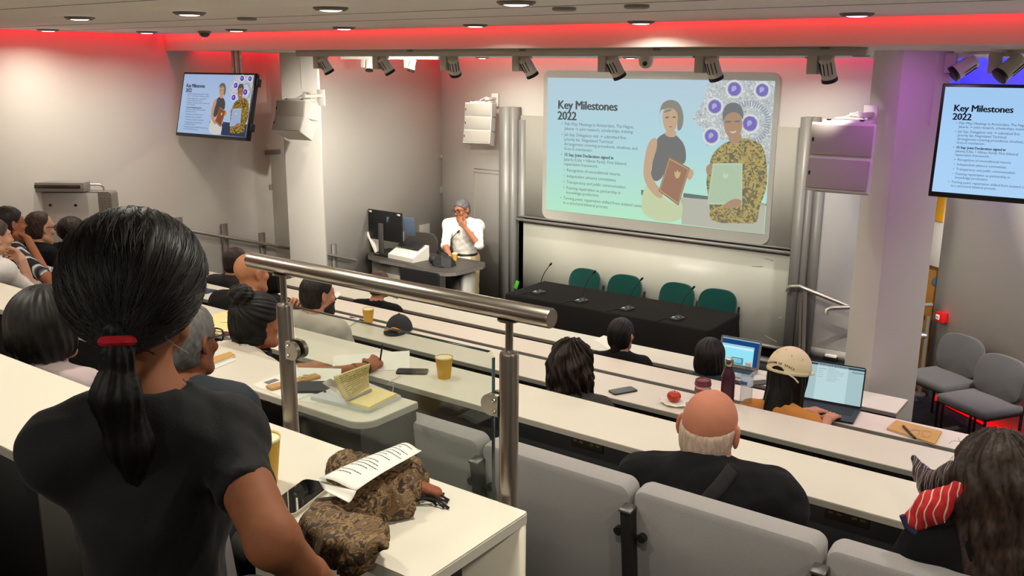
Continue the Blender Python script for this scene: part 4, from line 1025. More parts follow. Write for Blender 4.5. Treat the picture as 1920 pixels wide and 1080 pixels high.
MB().box((0, -.03, 0), (.10, .06, .10), .006).done('box', M('alarm_red', (200,24,28), .4), o); MB().box((-.015, -.062, -.002), (.05, .004, .05), .002).done('call_panel', M('alarm_white', (236,220,216), .4), o); MB().poly([(-.03, -.0645, -.006), (-.0, -.0645, -.006), (-.0, -.0645, .004), (-.03, -.0645, .004)]).done('call_mark', M('alarm_red'), o)
a = atpl(1755, 390, (*rwpt(1.5), 0), (RWD[1], -RWD[0], 0))
o = thing('wall_sign', 'yellow notice on the right-hand wall, half hidden by the hanging screen', 'sign', a); o.rotation_euler = (0, 0, math.atan2(RWD[1], RWD[0]))
MB().box((-.05, -.006, 0), (.34, .012, .24), .003).done('board', M('sign_yellow', (232,168,20), .5), o)
text_mesh('lettering', [('st', -.02, .05, .06, True, 0), ('s', .0, -.02, .06, True, 0)], M('sign_ink', (60,50,20), .6), o, frame((0, -.0135, 0), (1, 0, 0), (0, 0, 1), (0, -1, 0)))
# red light line at the foot of the right-hand wall
o = thing('light_strip', 'glowing red light line along the foot of the right-hand wall', 'light strip', (0, 0, 0))
p, q = rwpt(1.06), rwpt(4.0); n_ = np.array([-RWD[1], RWD[0]])*-1
b = MB(); b.tube([(p[0]+n_[0]*-.0-RWD[1]*-.03*-1, p[1]-.05, .035), (q[0]-.03, q[1]-.05, .035)], .03, 8); b.done('tube', emis('red_strip', (255,10,16), 1.2), o)

# ---- speaker's lectern desk
LZ = .95
tops = [atz(x, y, LZ) for x, y in ((690,474),(690,479),(712,486),(737,490.5),(762,495),(790,503),(815,508.5),(835,511),(855,510),(880,504),(905,497.5),(909.5,494),(908,491),(862,483),(800,473),(752,467),(711,463))]
tops = [(p[0], p[1]) for p in tops]
lo = thing('lectern_desk', 'grey wave-fronted lectern desk with dark top beside the lecturer', 'lectern', (0, 0, 0))
b = MB(); b.prism(tops, LZ-.004, LZ); b.done('desktop', M('desktop_graphite', (66,62,58), .5, spec=.35), lo, smooth=False)
ct = np.mean(tops, 0); b = MB(); b.prism([tuple(ct+(np.array(p)-ct)*1.004) for p in tops], LZ-.045, LZ-.004); b.done('desktop_edge', M('lectern_edge', (118,114,108), .5), lo, smooth=False)
m_lect = M('lectern_grey', (186,182,172), .5)
b = MB(); b.quadbox((-7.76, 7.80, .02), (-7.02, 8.30, LZ-.045)); b.done('cabinet', m_lect, lo, smooth=False)
b = MB()
for i in range(14): b.quadbox((-7.60+.026*i, 7.797, .845), (-7.588+.026*i, 7.801, .875))
b.quadbox((-7.29, 7.797, .04), (-7.285, 7.801, .80)); b.done('vent_slots', M('slot_dark', (80,78,74), .7), lo, smooth=False)
b = MB(); b.quadbox((-6.62, 7.93, .02), (-6.46, 8.17, LZ-.045)); b.m(1).quadbox((-6.46, 7.90, .02), (-6.40, 8.10, LZ-.045)); b.done('pedestal', [M('pedestal_grey', (118,116,110), .5), m_lect], lo, smooth=False)
b = MB(); b.tube([(-6.98, 7.80, .88), (-6.80, 7.79, .87), (-6.76, 7.79, .82), (-6.80, 7.79, .79)], .008, 6); b.done('cable', m_plast_b, lo)
# things on it
mon = thing('monitor', 'black computer monitor seen from behind on the lectern desk', 'monitor', (0, 0, 0))
p = atz(722, 479, LZ); mx, my = p[0], p[1]
mon.location = (mx, my, LZ); mon.rotation_euler = (0, 0, math.radians(-2))
MB().box((0, .02, .36), (.56, .03, .36), .006).done('housing', M('monitor_black', (20,20,23), .45), mon); MB().box((-.05, -.01, .2), (.07, .025, .38), .005).done('stand_neck', M('monitor_grey', (74,72,70), .4), mon)
MB().box((.0, .03, .01), (.26, .2, .02), .006).done('stand_base', m_plast_b, mon); b = MB()
for sx in (-.24, .24): b.box((sx, .003, .515), (.05, .003, .022))
b.done('asset_label', m_plast_w, mon, smooth=False)
lap = thing('laptop', 'open laptop showing behind the monitor on the lectern desk', 'laptop', (mx+.12, my+.22, LZ), math.radians(180+28)); 
MB().box((0, 0, .01), (.34, .24, .018), .004).done('base', M('laptop_dark', (60,62,66), .4, .5), lap); R = Matrix.Rotation(math.radians(-15), 3, 'X'); MB().box((0, .14, .36), (.34, .012, .24), .004, rot=R).done('lid', M('laptop_blue', (96,112,134), .4, .3), lap); MB().box((0, .125, .15), (.06, .012, .30), .003).done('stand', m_plast_g, lap)
ds = thing('document_stand', 'white tilted papers standing left of the monitor foot', 'papers', (mx-.28, my+.12, LZ), math.radians(20)); MB().box((0, 0, .13), (.03, .22, .27), .004, rot=Matrix.Rotation(math.radians(-24), 3, 'Y')).done('sheets', m_paper, ds)
p = atz(759, 487, LZ); bx = thing('control_box', 'white boxy document camera unit on the lectern desk beside the monitor', 'equipment', (p[0], p[1]+.10, LZ), math.radians(-6))
b = MB(); b.prism([(-.10, 0), (.16, 0), (.16, .05), (-.10, .17)], -.22, .22, Matrix(((0, 0, 1, 0), (-1, 0, 0, 0), (0, 1, 0, 0), (0, 0, 0, 1)))); b.done('housing', M('box_white', (214,210,200), .5), bx, smooth=False)
MB().box((.0, .02, .165), (.36, .14, .012), .003, rot=Matrix.Rotation(math.radians(24), 3, 'X')).done('control_panel', M('panel_black', (30,30,32), .4), bx)
p = atz(822, 500, LZ); bg = thing('camera_bag', 'black soft bag slumped on the front of the lectern desk', 'bag', (p[0], p[1]+.08, LZ))
_bp = [((.62, -.5, .6), .098), ((-.75, -.35, .56), .105), ((.1, .7, .7), .10), ((.0, -.85, .5), .092), ((.9, .2, .3), .135), ((-.5, .3, .82), .125), ((.3, -.1, .95), .128), ((-.95, -.1, .2), .14), ((.45, -.85, -.1), .135), ((-.4, -.9, .0), .125), ((0, 1, .1), .11)]
def bagf(q):
    d = -q[:, 2]+.002
    for n_, k_ in _bp: d = np.maximum(d, (q-A32((0, 0, .03))) @ A32(unit(n_))-k_*.88)
    return smin(d-.004, smax(s_ell(q, (-.17, .03, .045), (.055, .055, .05)), -q[:, 2]+.002, .004), .01)+.003*wob(q, .06, 5, 5)
V_, F_ = sdf_mesh(bagf, (-.28, -.18, -.01), (.24, .18, .22), .006); mk_np('bag_body', V_, F_, M('bag_black', (22,22,24), .7), bg)
MB().tube([(.10, -.02, .14), (.05, -.06, .19), (-.04, -.05, .18), (-.08, .0, .13)], .008, 6).done('strap', m_plast_b, bg)
def cup(px, py, z, label, top_r=.043, h=.105, rim=None, at=None, lid=None, group=None, s=1.0):
    v = at if at is not None else atz(px, py, z); o = thing('paper_cup', label, 'cup', (v[0], v[1], z), 0, group); r0 = top_r*.70
    b = MB(); b.lathe([(.0001, .006), (r0*.93, .006), (r0*.95, 0), (r0, .0), (top_r*.985, h*.98), (top_r*.955, h*.98), (r0*.95, .009), (.0001, .009)], n=36); b.done('body', M('cup_mustard', (208,164,66), .6, spec=.3), o)
    b = MB(); b.lathe([(top_r*.95, h*.93), (top_r*.962, h-.002), (top_r, h+.001), (top_r*1.03, h-.002), (top_r*1.0, h-.006)], n=36); b.done('rolled_rim', M('cup_cream', (240,226,180), .6), o)
    b = MB(); b.lathe([(.0001, .012), (r0*.94, .012), (top_r*.945, h*.95)], n=36); b.done('lining', M('cup_lining', (238,226,188), .6), o)
    return o
cup(853, 489, LZ, 'mustard paper cup on the lectern desk in front of the lecturer', .036, .09)
def goose(at, yaw, label, H=.30, lean=.14, group=None):
    o = thing('gooseneck_microphone', label, 'microphone', at, yaw, group)
    b = MB(); b.prism(rrect(-.05, -.075, .05, .075, .03, 5), 0, .018); b.lathe([(.03, .018), (.022, .032), (.012, .04), (.0001, .041)], at=(0, .02, 0)); b.done('base', M('mic_base', (58,56,54), .35, .4), o)
    b = MB(); pts = [(lean*t*t*.9+.0, .02, .035+H*t) for t in np.linspace(0, 1, 10)]; b.tube(pts, .005, 8); b.done('gooseneck', M('mic_neck', (90,88,86), .35, .7), o)
    q = Vector(pts[-1]); d = (Vector(pts[-1])-Vector(pts[-2])).normalized(); b = MB(); b.tube([q-d*.005, q+d*.008, q+d*.032, q+d*.042], [.006, .011, .011, .005], 10); b.done('capsule', m_plast_b, o)
    b = MB(); b.box((-.035, -.02, .02), (.012, .03, .004)); b.done('button', m_plast_w, o)
    return o
p = atz(835, 482, LZ); goose((p[0], p[1], LZ), math.radians(36), 'gooseneck microphone rising from the lectern desk by the lecturer\'s hand', .26, .16)
# chair behind the lectern and one in front
def round_chair(name, label, at, yaw, col, w=.46, hb=.40, z0=.52, seat=True, group=None, cat='chair', rd=.5):
    o = thing(name, label, cat, at, math.radians(yaw), group); fm = M('chair_fabric_%d_%d_%d' % col, col, .95, bump=.3, bscale=500, var=.08, vscale=90, sheen=.25, spec=.1)
    # facing -Y in local space; back at +Y
    pr = []
    for i in range(40):
        a = 2*math.pi*i/40; ca, sa = math.cos(a), math.sin(a); e = rd
        pr.append((math.copysign(abs(ca)**e, ca)*w/2*(1.0 if sa > 0 else .97), math.copysign(abs(sa)**(.75 if sa > 0 else .4), sa)*hb/2))
    R = Matrix.Rotation(math.radians(-10), 4, 'X')
    mt = Matrix.Translation((0, .20, z0+hb/2)) @ R @ Matrix(((1, 0, 0, 0), (0, 0, 1, 0), (0, 1, 0, 0), (0, 0, 0, 1)))
    b = MB()
    lay = [(-.030, .90), (-.026, .97), (-.015, 1), (.012, 1), (.022, .97), (.026, .9)]
    rg = []
    for y, k in lay: rg.append([b.b.verts.new(mt @ Vector((x*k, z*k, y-.10*(x/(w/2))**2*.35))) for x, z in pr])
    for a, c in zip(rg, rg[1:]):
        for j in range(40): f = b.b.faces.new((a[j], c[j], c[(j+1) % 40], a[(j+1) % 40])); f.smooth = True
    for rr, fl in ((rg[0], 0), (rg[-1], 1)):
        cv = b.b.verts.new(sum((v.co for v in rr), Vector())/40)
        for j in range(40): f = b.b.faces.new((rr[j], rr[(j+1) % 40], cv) if not fl else (rr[(j+1) % 40], rr[j], cv)); f.smooth = True
    bmesh.ops.recalc_face_normals(b.b, faces=b.b.faces[:]); b.done('backrest', fm, o)
    b = MB(); b.box((0, -.04, .44), (w*1.02, .45, .075), .03, seg=3); b.done('seat', fm, o)
    m = M('chair_frame_black', (18,18,20), .4, .3)
    for q in (1, -1):
        b = MB(); b.tube([(q*w*.49, .17, 0), (q*w*.49, .17, .42), (q*w*.49, .215, z0+.02), (q*w*.49, .26, z0+.20)], .0125, 8); b.done('leg', m, o)
        b = MB(); b.tube([(q*w*.49, -.23, 0), (q*w*.49, -.23, .41)], .0125, 8); b.done('leg', m, o)
        b = MB(); b.tube([(q*w*.49, -.24, .405), (q*w*.49, .18, .405)], .0115, 8); b.done('seat_rail', m, o)
    b = MB(); b.tube([(-w*.49, -.235, .405), (w*.49, -.235, .405)], .0115, 8).tube([(-w*.49, .17, .405), (w*.49, .17, .405)], .0115, 8); b.done('cross_rail', m, o)
    return o
p = atz(785, 470, .95); round_chair('office_chair', 'dark grey round-backed chair behind the lectern desk', (-7.62, 8.42, 0), 12, (62,58,54), .46, .46, .66)
p = atz(798, 505, .8); o = thing('stacking_chair', 'black-backed chair standing before the lectern desk, back to the audience', 'chair', (-6.63, 7.40, 0), 0)
b = MB(); b.prism(rrect(-.28, .50, .28, .985, .03, 4), -.02, .015, Matrix(((1, 0, 0, 0), (0, 0, 1, 0), (0, 1, 0, 0), (0, 0, 0, 1)))); b.done('backrest', M('chair_black', (20,20,22), .8), o)
MB().box((0, .25, .45), (.46, .44, .06), .02).done('seat', M('chair_black'), o)
for sx in (-.22, .22):
    for sy in (.04, .44): MB().cyl((sx, sy, 0), (sx, sy, .43), .012, 8).done('leg', M('chair_frame_black'), o)

# ---- panel table with black cloth
TX0, TX1, TY0, TY1, TZ = -5.81, -3.41, 7.90, 8.65, .74
tb = thing('folding_table', 'long panel table hidden under a black cloth in front of the whiteboard', 'table', ((TX0+TX1)/2, (TY0+TY1)/2, 0))
MB().box((0, 0, TZ-.03), (2.38, .73, .03)).done('tabletop', M('table_ply', (120,100,80), .6), tb)
for sx in (-1.1, 1.1):
    for sy in (-.3, .3): MB().cyl((sx, sy, 0), (sx, sy, TZ-.04), .016, 8).done('leg', m_plast_b, tb)
m_cloth = M('black_cloth', (27,25,24), .95, bump=.15, bscale=300, sheen=0, spec=.15)
def cloth_fn():
    b = MB(); per = []; L_, D_ = TX1-TX0, TY1-TY0; r = .012
    N = 150
    def pt(s):    # along the perimeter
        tot = 2*(L_+D_); d = s*tot
        if d < L_: return TX0+d, TY0, 0, -1
        d -= L_
        if d < D_: return TX1, TY0+d, 1, 0
        d -= D_
        if d < L_: return TX1-d, TY1, 0, 1
        d -= L_; return TX0, TY1-d, -1, 0
    lv = [(0, 0), (.004, .006), (.02, .012), (.2, .016), (.45, .022), (.68, .03)]
    rg = []
    for dz, ox in lv:
        ring = []
        for i in range(N):
            x, y, nx, ny = pt(i/N); wv = .018*dz*math.sin(i*.9)+.03*dz*math.sin(i*.37+1)
            # loose corner flap at the right-hand end
            drop = dz
            if nx == 1: drop = min(dz, .20+.22*((y-TY0)/D_)); 
            if nx == -1: drop = min(dz, .4)
            k = ox+wv; ring.append(b.b.verts.new((x+nx*k+(.10*dz if nx == 1 and y > TY1-.12 else 0), y+ny*k, TZ+.006-drop)))
        rg.append(ring)
    for a, c in zip(rg, rg[1:]):
        for j in range(N): f = b.b.faces.new((a[j], a[(j+1) % N], c[(j+1) % N], c[j])); f.smooth = True
    f = b.b.faces.new(rg[0]); f.smooth = False
    bmesh.ops.recalc_face_normals(b.b, faces=b.b.faces[:])
    return b
o = cloth_fn().done('tablecloth', m_cloth, solid=.002); tag(o, 'black tablecloth over the panel table, hanging to the floor in front', 'tablecloth')
for i, px in enumerate(((1010,551),(1090,567),(1176,582),(1270,600))):
    p = atz(*px, TZ); o = goose((p[0], p[1], TZ+.008), math.radians(-10), 'gooseneck microphone, %s from the left on the black-clothed table' % ORD[i], .30, .16, 'table microphones')
    b = MB(); b.tube([(-.05, -.02, .004), (-.10, -.08, .003), (-.09, -.20, .003), (-.11, TY0-p[1]-.012, .0), (-.11, TY0-p[1]-.026, -.1), (-.11, TY0-p[1]-.030, -.4)], .004, 6); b.done('cable', m_plast_b, o)
for i, px in enumerate(((1095, 527), (1172, 541), (1267, 558), (1346, 575))):
    v = aty(*px, 9.0); o = round_chair('conference_chair', 'dark green upholstered chair behind the table, %s from the left' % ORD[i], (v[0]-.0, 8.83, 0), (-3, 2, -4, 3)[i], (6,62,56), .43, .38, .49, group='green chairs behind the table', rd=.62)
v = aty(972, 533, 9.14); o = thing('paper_tag', 'bright green paper tag at the foot of the left steel upright', 'paper tag', (v[0], 9.1, v[2])); MB().box((0, 0, 0), (.05, .01, .11), .002, rot=Matrix.Rotation(.35, 3, 'Y')).done('tag_card', M('tag_green', (70,190,30), .6), o)

# ---- steel rails by the exit
def rail_thing(name, label, parts, cat='handrail'):
    o = thing(name, label, cat, (0, 0, 0))
    for nm, pts, r, m in parts: b = MB(); b.tube(pts, r, 12); b.done(nm, m, o)
    return o
Yr = 9.05
P = lambda x, y, Y=Yr: aty(x, y, Y)
rail_thing('handrail', 'steel handrail sloping down to the right in front of the right steel upright', [('rail', [P(1476, 547), P(1477, 541), P(1482, 537.5), P(1500, 537), P(1508, 541), P(1622, 586), P(1690, 612)], .022, m_rail), ('post', [P(1510, 545), (P(1508, 660)[0], Yr, .10)], .019, m_rail), ('post_rear', [P(1503, 562)+np.array([-.03, .06, 0]), (P(1503, 660)[0]-.03, Yr+.06, .1)], .012, m_rail)])
e0 = atpl(1757, 571, (*rwpt(1.05), 0), (RWD[1], -RWD[0], 0))
zr = e0[2]; h0 = atz(1553, 577, zr)
rail_thing('handrail', 'level steel handrail with hooked end passing behind the right-hand column', [('rail', [h0+np.array([-.01, -.02, -.07]), h0+np.array([-.012, -.01, -.02]), h0+np.array([.03, .02, 0]), e0+np.array([-.04, -.04, 0])], .021, m_rail), ('post', [(-1.78, 9.42, .0), (-1.78, 9.42, zr-.12)], .021, m_rail), ('clamp', [(-1.84, 9.40, .62), (-1.78, 9.42, .62)], .03, m_rail), ('foot', [(-1.78, 9.42, 0), (-1.78, 9.42, .02)], .06, m_rail)])
# handrail of the side aisle
L = lambda x, y: atx(x, y, XL+.07)
hr = thing('handrail', 'sloping steel handrail along the left-hand aisle wall, behind the column', 'handrail', (0, 0, 0))
a_, b_, c_, d_ = L(300, 423), L(545, 466), L(617, 478), L(667, 488)
MB().tube([a_, b_, c_, d_], .018, 12).done('rail', m_rail, hr)
for px, py in ((337, 408), (422, 420), (493, 437), (628, 458)):
    v = atx(px, py, XL+.03); b = MB(); b.quadbox((XL, v[1]-.035, v[2]-1.0), (XL+.022, v[1]+.035, v[2])); b.cyl((XL+.01, v[1], v[2]-.13), (XL+.07, v[1], v[2]-.13), .01, 8); b.done('wall_bar', M('bar_grey', (122,118,112), .45, .2), hr, smooth=False)
# grey equipment cabinet on the left
o = thing('equipment_cabinet', 'grey metal equipment cabinet with rounded corners by the left wall', 'cabinet', (0, 0, 0))
D0 = 7.9; n_ = unit((FWD[0], FWD[1], 0)); tl_, tr2 = atd(-60, 360, D0), atd(208, 360, D0); dx = unit((tr2-tl_)*np.array([1, 1, 0])); dn = np.array([dx[1], -dx[0], 0]); Wc = np.linalg.norm((tr2-tl_)[:2]); ztop = tr2[2]
o.location = (tl_[0], tl_[1], 0); o.rotation_euler = (0, 0, math.atan2(dx[1], dx[0]))
mtc = Matrix(((1, 0, 0, 0), (0, 0, 1, 0), (0, 1, 0, 0), (0, 0, 0, 1)))
b = MB(); b.prism(rrect(0, .8, Wc, ztop, .03, 4), .0, .13, mtc); b.done('body', M('cabinet_grey', (138,134,128), .5), o)
b = MB(); b.quadbox((.0, -.012, .82), (Wc-.115, .002, ztop-.008)); b.done('front_panel', M('cabinet_panel', (146,142,136), .5), o, smooth=False)
b = MB()
for i in range(3):
    for j in range(26): b.box((Wc-.085+.03*i, -.001, ztop-.05-.025*j), (.012, .004, .010))
b.done('perforation', M('perf_grey', (112,109,105), .6), o, smooth=False)
b = MB(); b.cyl((Wc-.53, -.016, ztop-.115), (Wc-.53, 0, ztop-.115), .012).cyl((Wc-.31, -.016, ztop-.115), (Wc-.31, 0, ztop-.115), .012); b.done('lock', m_plast_b, o)
b = MB(); b.quadbox((Wc-.72, -.014, ztop-.07), (Wc-.61, -.011, ztop-.005)); b.done('notice', M('notice_paper', (206,200,190), .7), o, smooth=False)
for q, nm in ((36, 'rail'),):
    x0_, x1_ = .42, Wc-.10; b = MB(); b.tube([(x0_-.0, .09, ztop), (x0_, .09, ztop+.03), (x0_+.03, .09, ztop+.052), (x1_-.03, .09, ztop+.052), (x1_, .09, ztop+.03), (x1_, .09, ztop)], .008, 8); b.done('guard_rail', m_steel, o)
p_ = atd(108, 357, D0-.05); o2 = thing('media_player', 'grey rack-width player on top of the equipment cabinet', 'player', (p_[0], p_[1], ztop+.0)); o2.rotation_euler = o.rotation_euler
MB().box((0, .06, .045), (.455, .13, .078), .003).done('case', M('player_grey', (156,152,146), .45), o2); MB().box((0, -.006, .05), (.40, .006, .03), .003).done('front_strip', M('player_dark', (62,62,62), .35), o2); MB().box((.14, -.010, .052), (.07, .003, .01)).box((-.15, -.010, .052), (.05, .003, .008)).done('display', M('player_display', (120,70,66), .4), o2)
# two grey chairs by the right-hand wall
ya = math.degrees(math.atan2(RWD[1], RWD[0]))
for i, (px, py, lab) in enumerate(((1772, 700, 'grey upholstered chair nearer the column by the right-hand wall'), (1845, 745, 'grey upholstered chair at the picture edge by the right-hand wall'))):
    v = atz(px-8, py+7, .46); round_chair('side_chair', lab, (v[0]+.02, v[1]+.02, 0), ya+6, (74,72,71), .50, .37, .46, group='grey chairs by the right wall', rd=.62)
p = atz(1558, 672, .26); o = thing('board_eraser', 'white board eraser on a black pad on the step by the column', 'eraser', (p[0], p[1], .24)); MB().box((0, 0, .02), (.14, .08, .04), .004).done('pad', m_plast_b, o); MB().box((0, 0, .05), (.12, .06, .025), .006).done('block', m_paper, o)

# ================================================================= desks and seats
def desk(row, x0, x1, label, yn=None, yf=None, z=None, round_end=False, sockets=(), fl=None, edge=None, end_panel=None, left_round=False, modesty=True):
    Yn, Yf, Z = DESK[row]; Yn = yn if yn is not None else Yn; Yf = yf if yf is not None else Yf
    o = thing('lecture_desk', label, 'desk', ((x0+x1)/2, (Yn+Yf)/2, fl if fl is not None else TIER[row])); ox, oy, oz = o.location
    hw, hd, h = (x1-x0)/2, (Yf-Yn)/2, Z-oz
    poly = rrect(-hw, -hd, hw, hd, .06 if round_end else .012, 6, (0, 1 if round_end else 1, 1, 1)) if round_end else rrect(-hw, -hd, hw, hd, .006, 2)
    if round_end: poly = rrect(-hw, -hd, hw, hd, .075, 7, (0, 1, 0, 0))
    b = MB(); b.prism(poly, h-.004, h); b.done('desktop', m_white, o, smooth=False)
    b = MB(); b.prism([(x*.9999+(.0008 if x > 0 else -.0008), y+(.0008 if y > 0 else -.0008)) for x, y in poly], h-.026, h-.004); b.done('edge_band', edge or m_grey_edge, o)
    if modesty:
        b = MB(); b.quadbox((-hw+.03, -hd+.13, 0), (hw-.03 if not round_end else hw-.02, -hd+.15, h-.026)); b.done('modesty_panel', m_black, o, smooth=False)
        n = max(2, int((x1-x0)/1.8)+1)
        for i in range(n):
            xx = -hw+.08+(2*hw-.16)*i/(n-1); b = MB(); b.quadbox((xx-.02, -hd+.155, 0), (xx+.02, hd-.04, h-.03)); b.done('leg', m_black, o, smooth=False)
    for sx, sz in sockets:
        s = MB(); s.box((sx-ox, -hd+.126, h-.085), (.16, .010, .085), .003); so = s.done('socket_plate', M('socket_bronze', (74,66,54), .45, .4), o)
        s = MB()
        for q in (-.042, .042):
            s.box((sx-ox+q, -hd+.119, h-.066), (.009, .004, .014)).box((sx-ox+q-.015, -hd+.119, h-.096), (.018, .004, .009)).box((sx-ox+q+.015, -hd+.119, h-.096), (.018, .004, .009))
        s.done('pin_slot', M('socket_light', (150,140,120), .5), so, smooth=False)
    if end_panel:
        b = MB(); b.quadbox((hw-.026, -hd+.01, 0), (hw-.004, hd-.005, h-.026)); b.done('end_panel', end_panel, o, smooth=False)
    return o
def sock(row, px, py): v = aty(px, py, DESK[row][0]+.12); return (v[0], v[2])
xE = [sock('E', 1100, 825), sock('E', 1588, 965)]
desk('E', -6.9, 1.3, 'long white desk holding a mustard cup and a dark phone on a white cable', sockets=xE)
desk('D', -7.4, 1.3, 'long white desk carrying the black cap, the apple and the maroon bottle', sockets=[sock('D', 1215, 772), sock('D', 1555, 855)], edge=m_edge)
desk('C', -7.5, 1.3, 'narrow white desk where the woman in the cream cap types on a laptop', edge=m_edge)
desk('B', -7.3, -1.245, 'front white desk next to the black-clothed table, silver laptop on it', edge=m_edge)
xl = atz(780, 755, 1.99)[0]
desk('L', -7.2, xl, 'white desk with rounded end carrying the propped yellow notebook', round_end=True, yn=2.09, yf=2.37, sockets=[sock('L', 500, 757)], edge=m_grey_edge, end_panel=m_black)
xfl = atz(65, 865, 2.27)[0]
desk('F', -5.6, xfl, 'white desk with rounded end left of the woman in black', yn=.972, yf=1.333, round_end=True, edge=m_grey_edge, end_panel=M('end_dark', (40,34,28), .6))
desk('F', -1.93, -1.022, 'white desk in front with the brown scarf and phone, beside the steel balustrade', modesty=False, edge=M('edge_white', (226,220,206), .45))
# pale inner side and dark leg below the near desk end
o = [c for c in bpy.data.objects if c.get('label', '').startswith('white desk in front with')][0]
b = MB(); b.quadbox((-.45, .143, 0), (.452, .169, .704)); b.done('modesty_panel', M('panel_white', (222,212,192), .5), o, smooth=False)
b = MB(); b.quadbox((.28, .03, 0), (.33, .10, .70)); b.done('leg', m_plast_b, o, smooth=False)
b = MB(); b.tube([(.33, .02, .60), (.36, -.0, .60)], .012, 8); b.done('coat_hook', m_plast_b, o)
# papers of the plug area under the row behind
SEAT_MATS = dict(c=m_fab, f=M('seat_bracket', (44,43,42), .5, .3))
def seat(x, Y, floor, label, group, w=.585, top=.935, full=True):
    o = thing('tip_up_seat', label, 'seat', (x, Y, floor), 0, group)
    b = MB(); t = bmesh.new()
    n = 10; pts = rrect(-w/2, 0, w/2, .52, .035, 5)
    mt = Matrix.Translation((0, .02, top-.52)) @ Matrix.Rotation(math.radians(7), 4, 'X') @ Matrix(((1, 0, 0, 0), (0, 0, 1, 0), (0, 1, 0, 0), (0, 0, 0, 1)))
    lay = [(-.042, .955), (-.036, .985), (-.02, 1.0), (.02, 1.0), (.036, .985), (.042, .955)]; rg = []
    for y, k in lay: rg.append([b.b.verts.new(mt @ Vector((px*k, .26+(pz-.26)*k, y))) for px, pz in pts])
    m = len(pts)
    for a, c in zip(rg, rg[1:]):
        for j in range(m): f = b.b.faces.new((a[j], c[j], c[(j+1) % m], a[(j+1) % m])); f.smooth = True
    f = b.b.faces.new(rg[0]); f.smooth = False; f = b.b.faces.new(rg[-1][::-1]); f.smooth = False
    bmesh.ops.recalc_face_normals(b.b, faces=b.b.faces[:]); b.done('backrest', m_fab, o)
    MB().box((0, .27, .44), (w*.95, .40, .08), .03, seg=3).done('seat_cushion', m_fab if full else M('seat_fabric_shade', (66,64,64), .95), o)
    if full:
        R7 = Matrix.Rotation(math.radians(7), 3, 'X'); B0 = Vector((w/2+.006, .02, top-.52)); b = MB(); b.box(B0+R7 @ Vector((0, -.062, .012)), (.036, .04, .885), .003, rot=R7); b.done('bracket_post', SEAT_MATS['f'], o); b = MB(); b.box(B0+R7 @ Vector((0, -.062, .46)), (.042, .048, .010), .003, rot=R7); b.done('post_cap', M('bracket_cap', (120,118,116), .4, .6), o)
        b = MB()
        for q in (-1, 1): b.tube([B0+R7 @ Vector((q*.042, -.060, .36)), B0+R7 @ Vector((q*.042, -.035, .36))], .015, 10); b.box(B0+R7 @ Vector((q*.022, -.055, .36)), (.04, .008, .012), rot=R7)
        b.done('fixing', SEAT_MATS['f'], o)
    return o
for i, (xx, lab) in enumerate(((-2.14, 'grey seat back beside the rounded desk end, behind the glass'), (-1.54, 'grey seat back right of the near steel post'), (-.94, 'grey seat back directly behind the white-haired bald man'), (-.34, 'grey seat back cut by the bottom edge, right of the bald man\'s seat'))):
    seat(xx, 2.43, .99, lab, 'grey tip-up seats in front of the balustrade', w=.588)
for i in range(3): seat(.26+.6*i, 2.43, .99, 'grey tip-up seat beyond the right edge of the view', 'grey seats beyond the right edge')
HID = []
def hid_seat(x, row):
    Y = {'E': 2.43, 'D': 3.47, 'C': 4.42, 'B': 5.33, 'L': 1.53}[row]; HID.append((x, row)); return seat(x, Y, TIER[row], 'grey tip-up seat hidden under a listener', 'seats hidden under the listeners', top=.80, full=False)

# ================================================================= balustrade
YR = 1.515
bal = thing('balustrade', 'brushed steel balustrade with glass panel in front of the near desk', 'balustrade', (0, 0, 0))
t0, t1 = aty(470, 493, YR), aty(1035, 590, YR); zt_ = (t0[2]+t1[2])/2+.0
b = MB(); b.tube([(t0[0], YR, zt_), (t0[0]+.003, YR, zt_), (t1[0]-.003, YR, zt_), (t1[0], YR, zt_)], [.0205, .0215, .0215, .0205], 32); b.done('top_rail', m_steel, bal)
for k, (pxa, pya) in enumerate(((537, 640), (954, 800))):
    v = aty(pxa, pya, YR); zn = aty(535 if k == 0 else 955, 568 if k == 0 else 658, YR)[2]
    b = MB(); b.lathe([(.0212, TIER['L']), (.0212, zn-.008), (.019, zn-.003), (.010, zn+.0), (.0085, zn+.004), (.0085, zt_-.016)], at=(v[0], YR, 0), n=32); pp = b.done('post', m_steelv, bal)
    b = MB(); b.lathe([(.0001, zt_-.024), (.026, zt_-.022), (.026, zt_-.019), (.0001, zt_-.018)], at=(v[0], YR, 0), n=20); b.done('saddle', m_steel, pp)
    sgn = 1 if k == 0 else -1; cz = aty(560 if k == 0 else 915, 657 if k == 0 else 751, YR)[2]
    b = MB()
    for yy in (-.013, .013):
        poly = [(0, -.024), (.022, -.024)]+[(.022+.024*math.cos(a), .024*math.sin(a)) for a in np.linspace(-1.4, 1.4, 12)]+[(.022, .024), (0, .024)]
        mt_ = Matrix(((sgn, 0, 0, v[0]+sgn*.017), (0, 0, 1, YR), (0, 1, 0, cz), (0, 0, 0, 1))); b.prism(poly, yy-.006, yy+.006, mt_)
    bmesh.ops.recalc_face_normals(b.b, faces=b.b.faces[:]); cl = b.done('glass_clamp', M('clamp_steel', (176,168,158), .32, 1.0), pp)
    b = MB()
    for dz in (-.013, .013): b.lathe([(.0001, -.0045), (.004, -.004), (.0055, -.001), (.0055, 0)], mt=Matrix.Translation((v[0]+sgn*.026, YR-.019, cz+dz)) @ Matrix.Rotation(math.radians(-90), 4, 'X'), n=12)
    b.done('clamp_screw', M('screw_steel', (214,206,198), .25, 1.0), cl)
g0, g1 = aty(552, 580, YR), aty(925, 655, YR); gz = (g0[2]+g1[2])/2
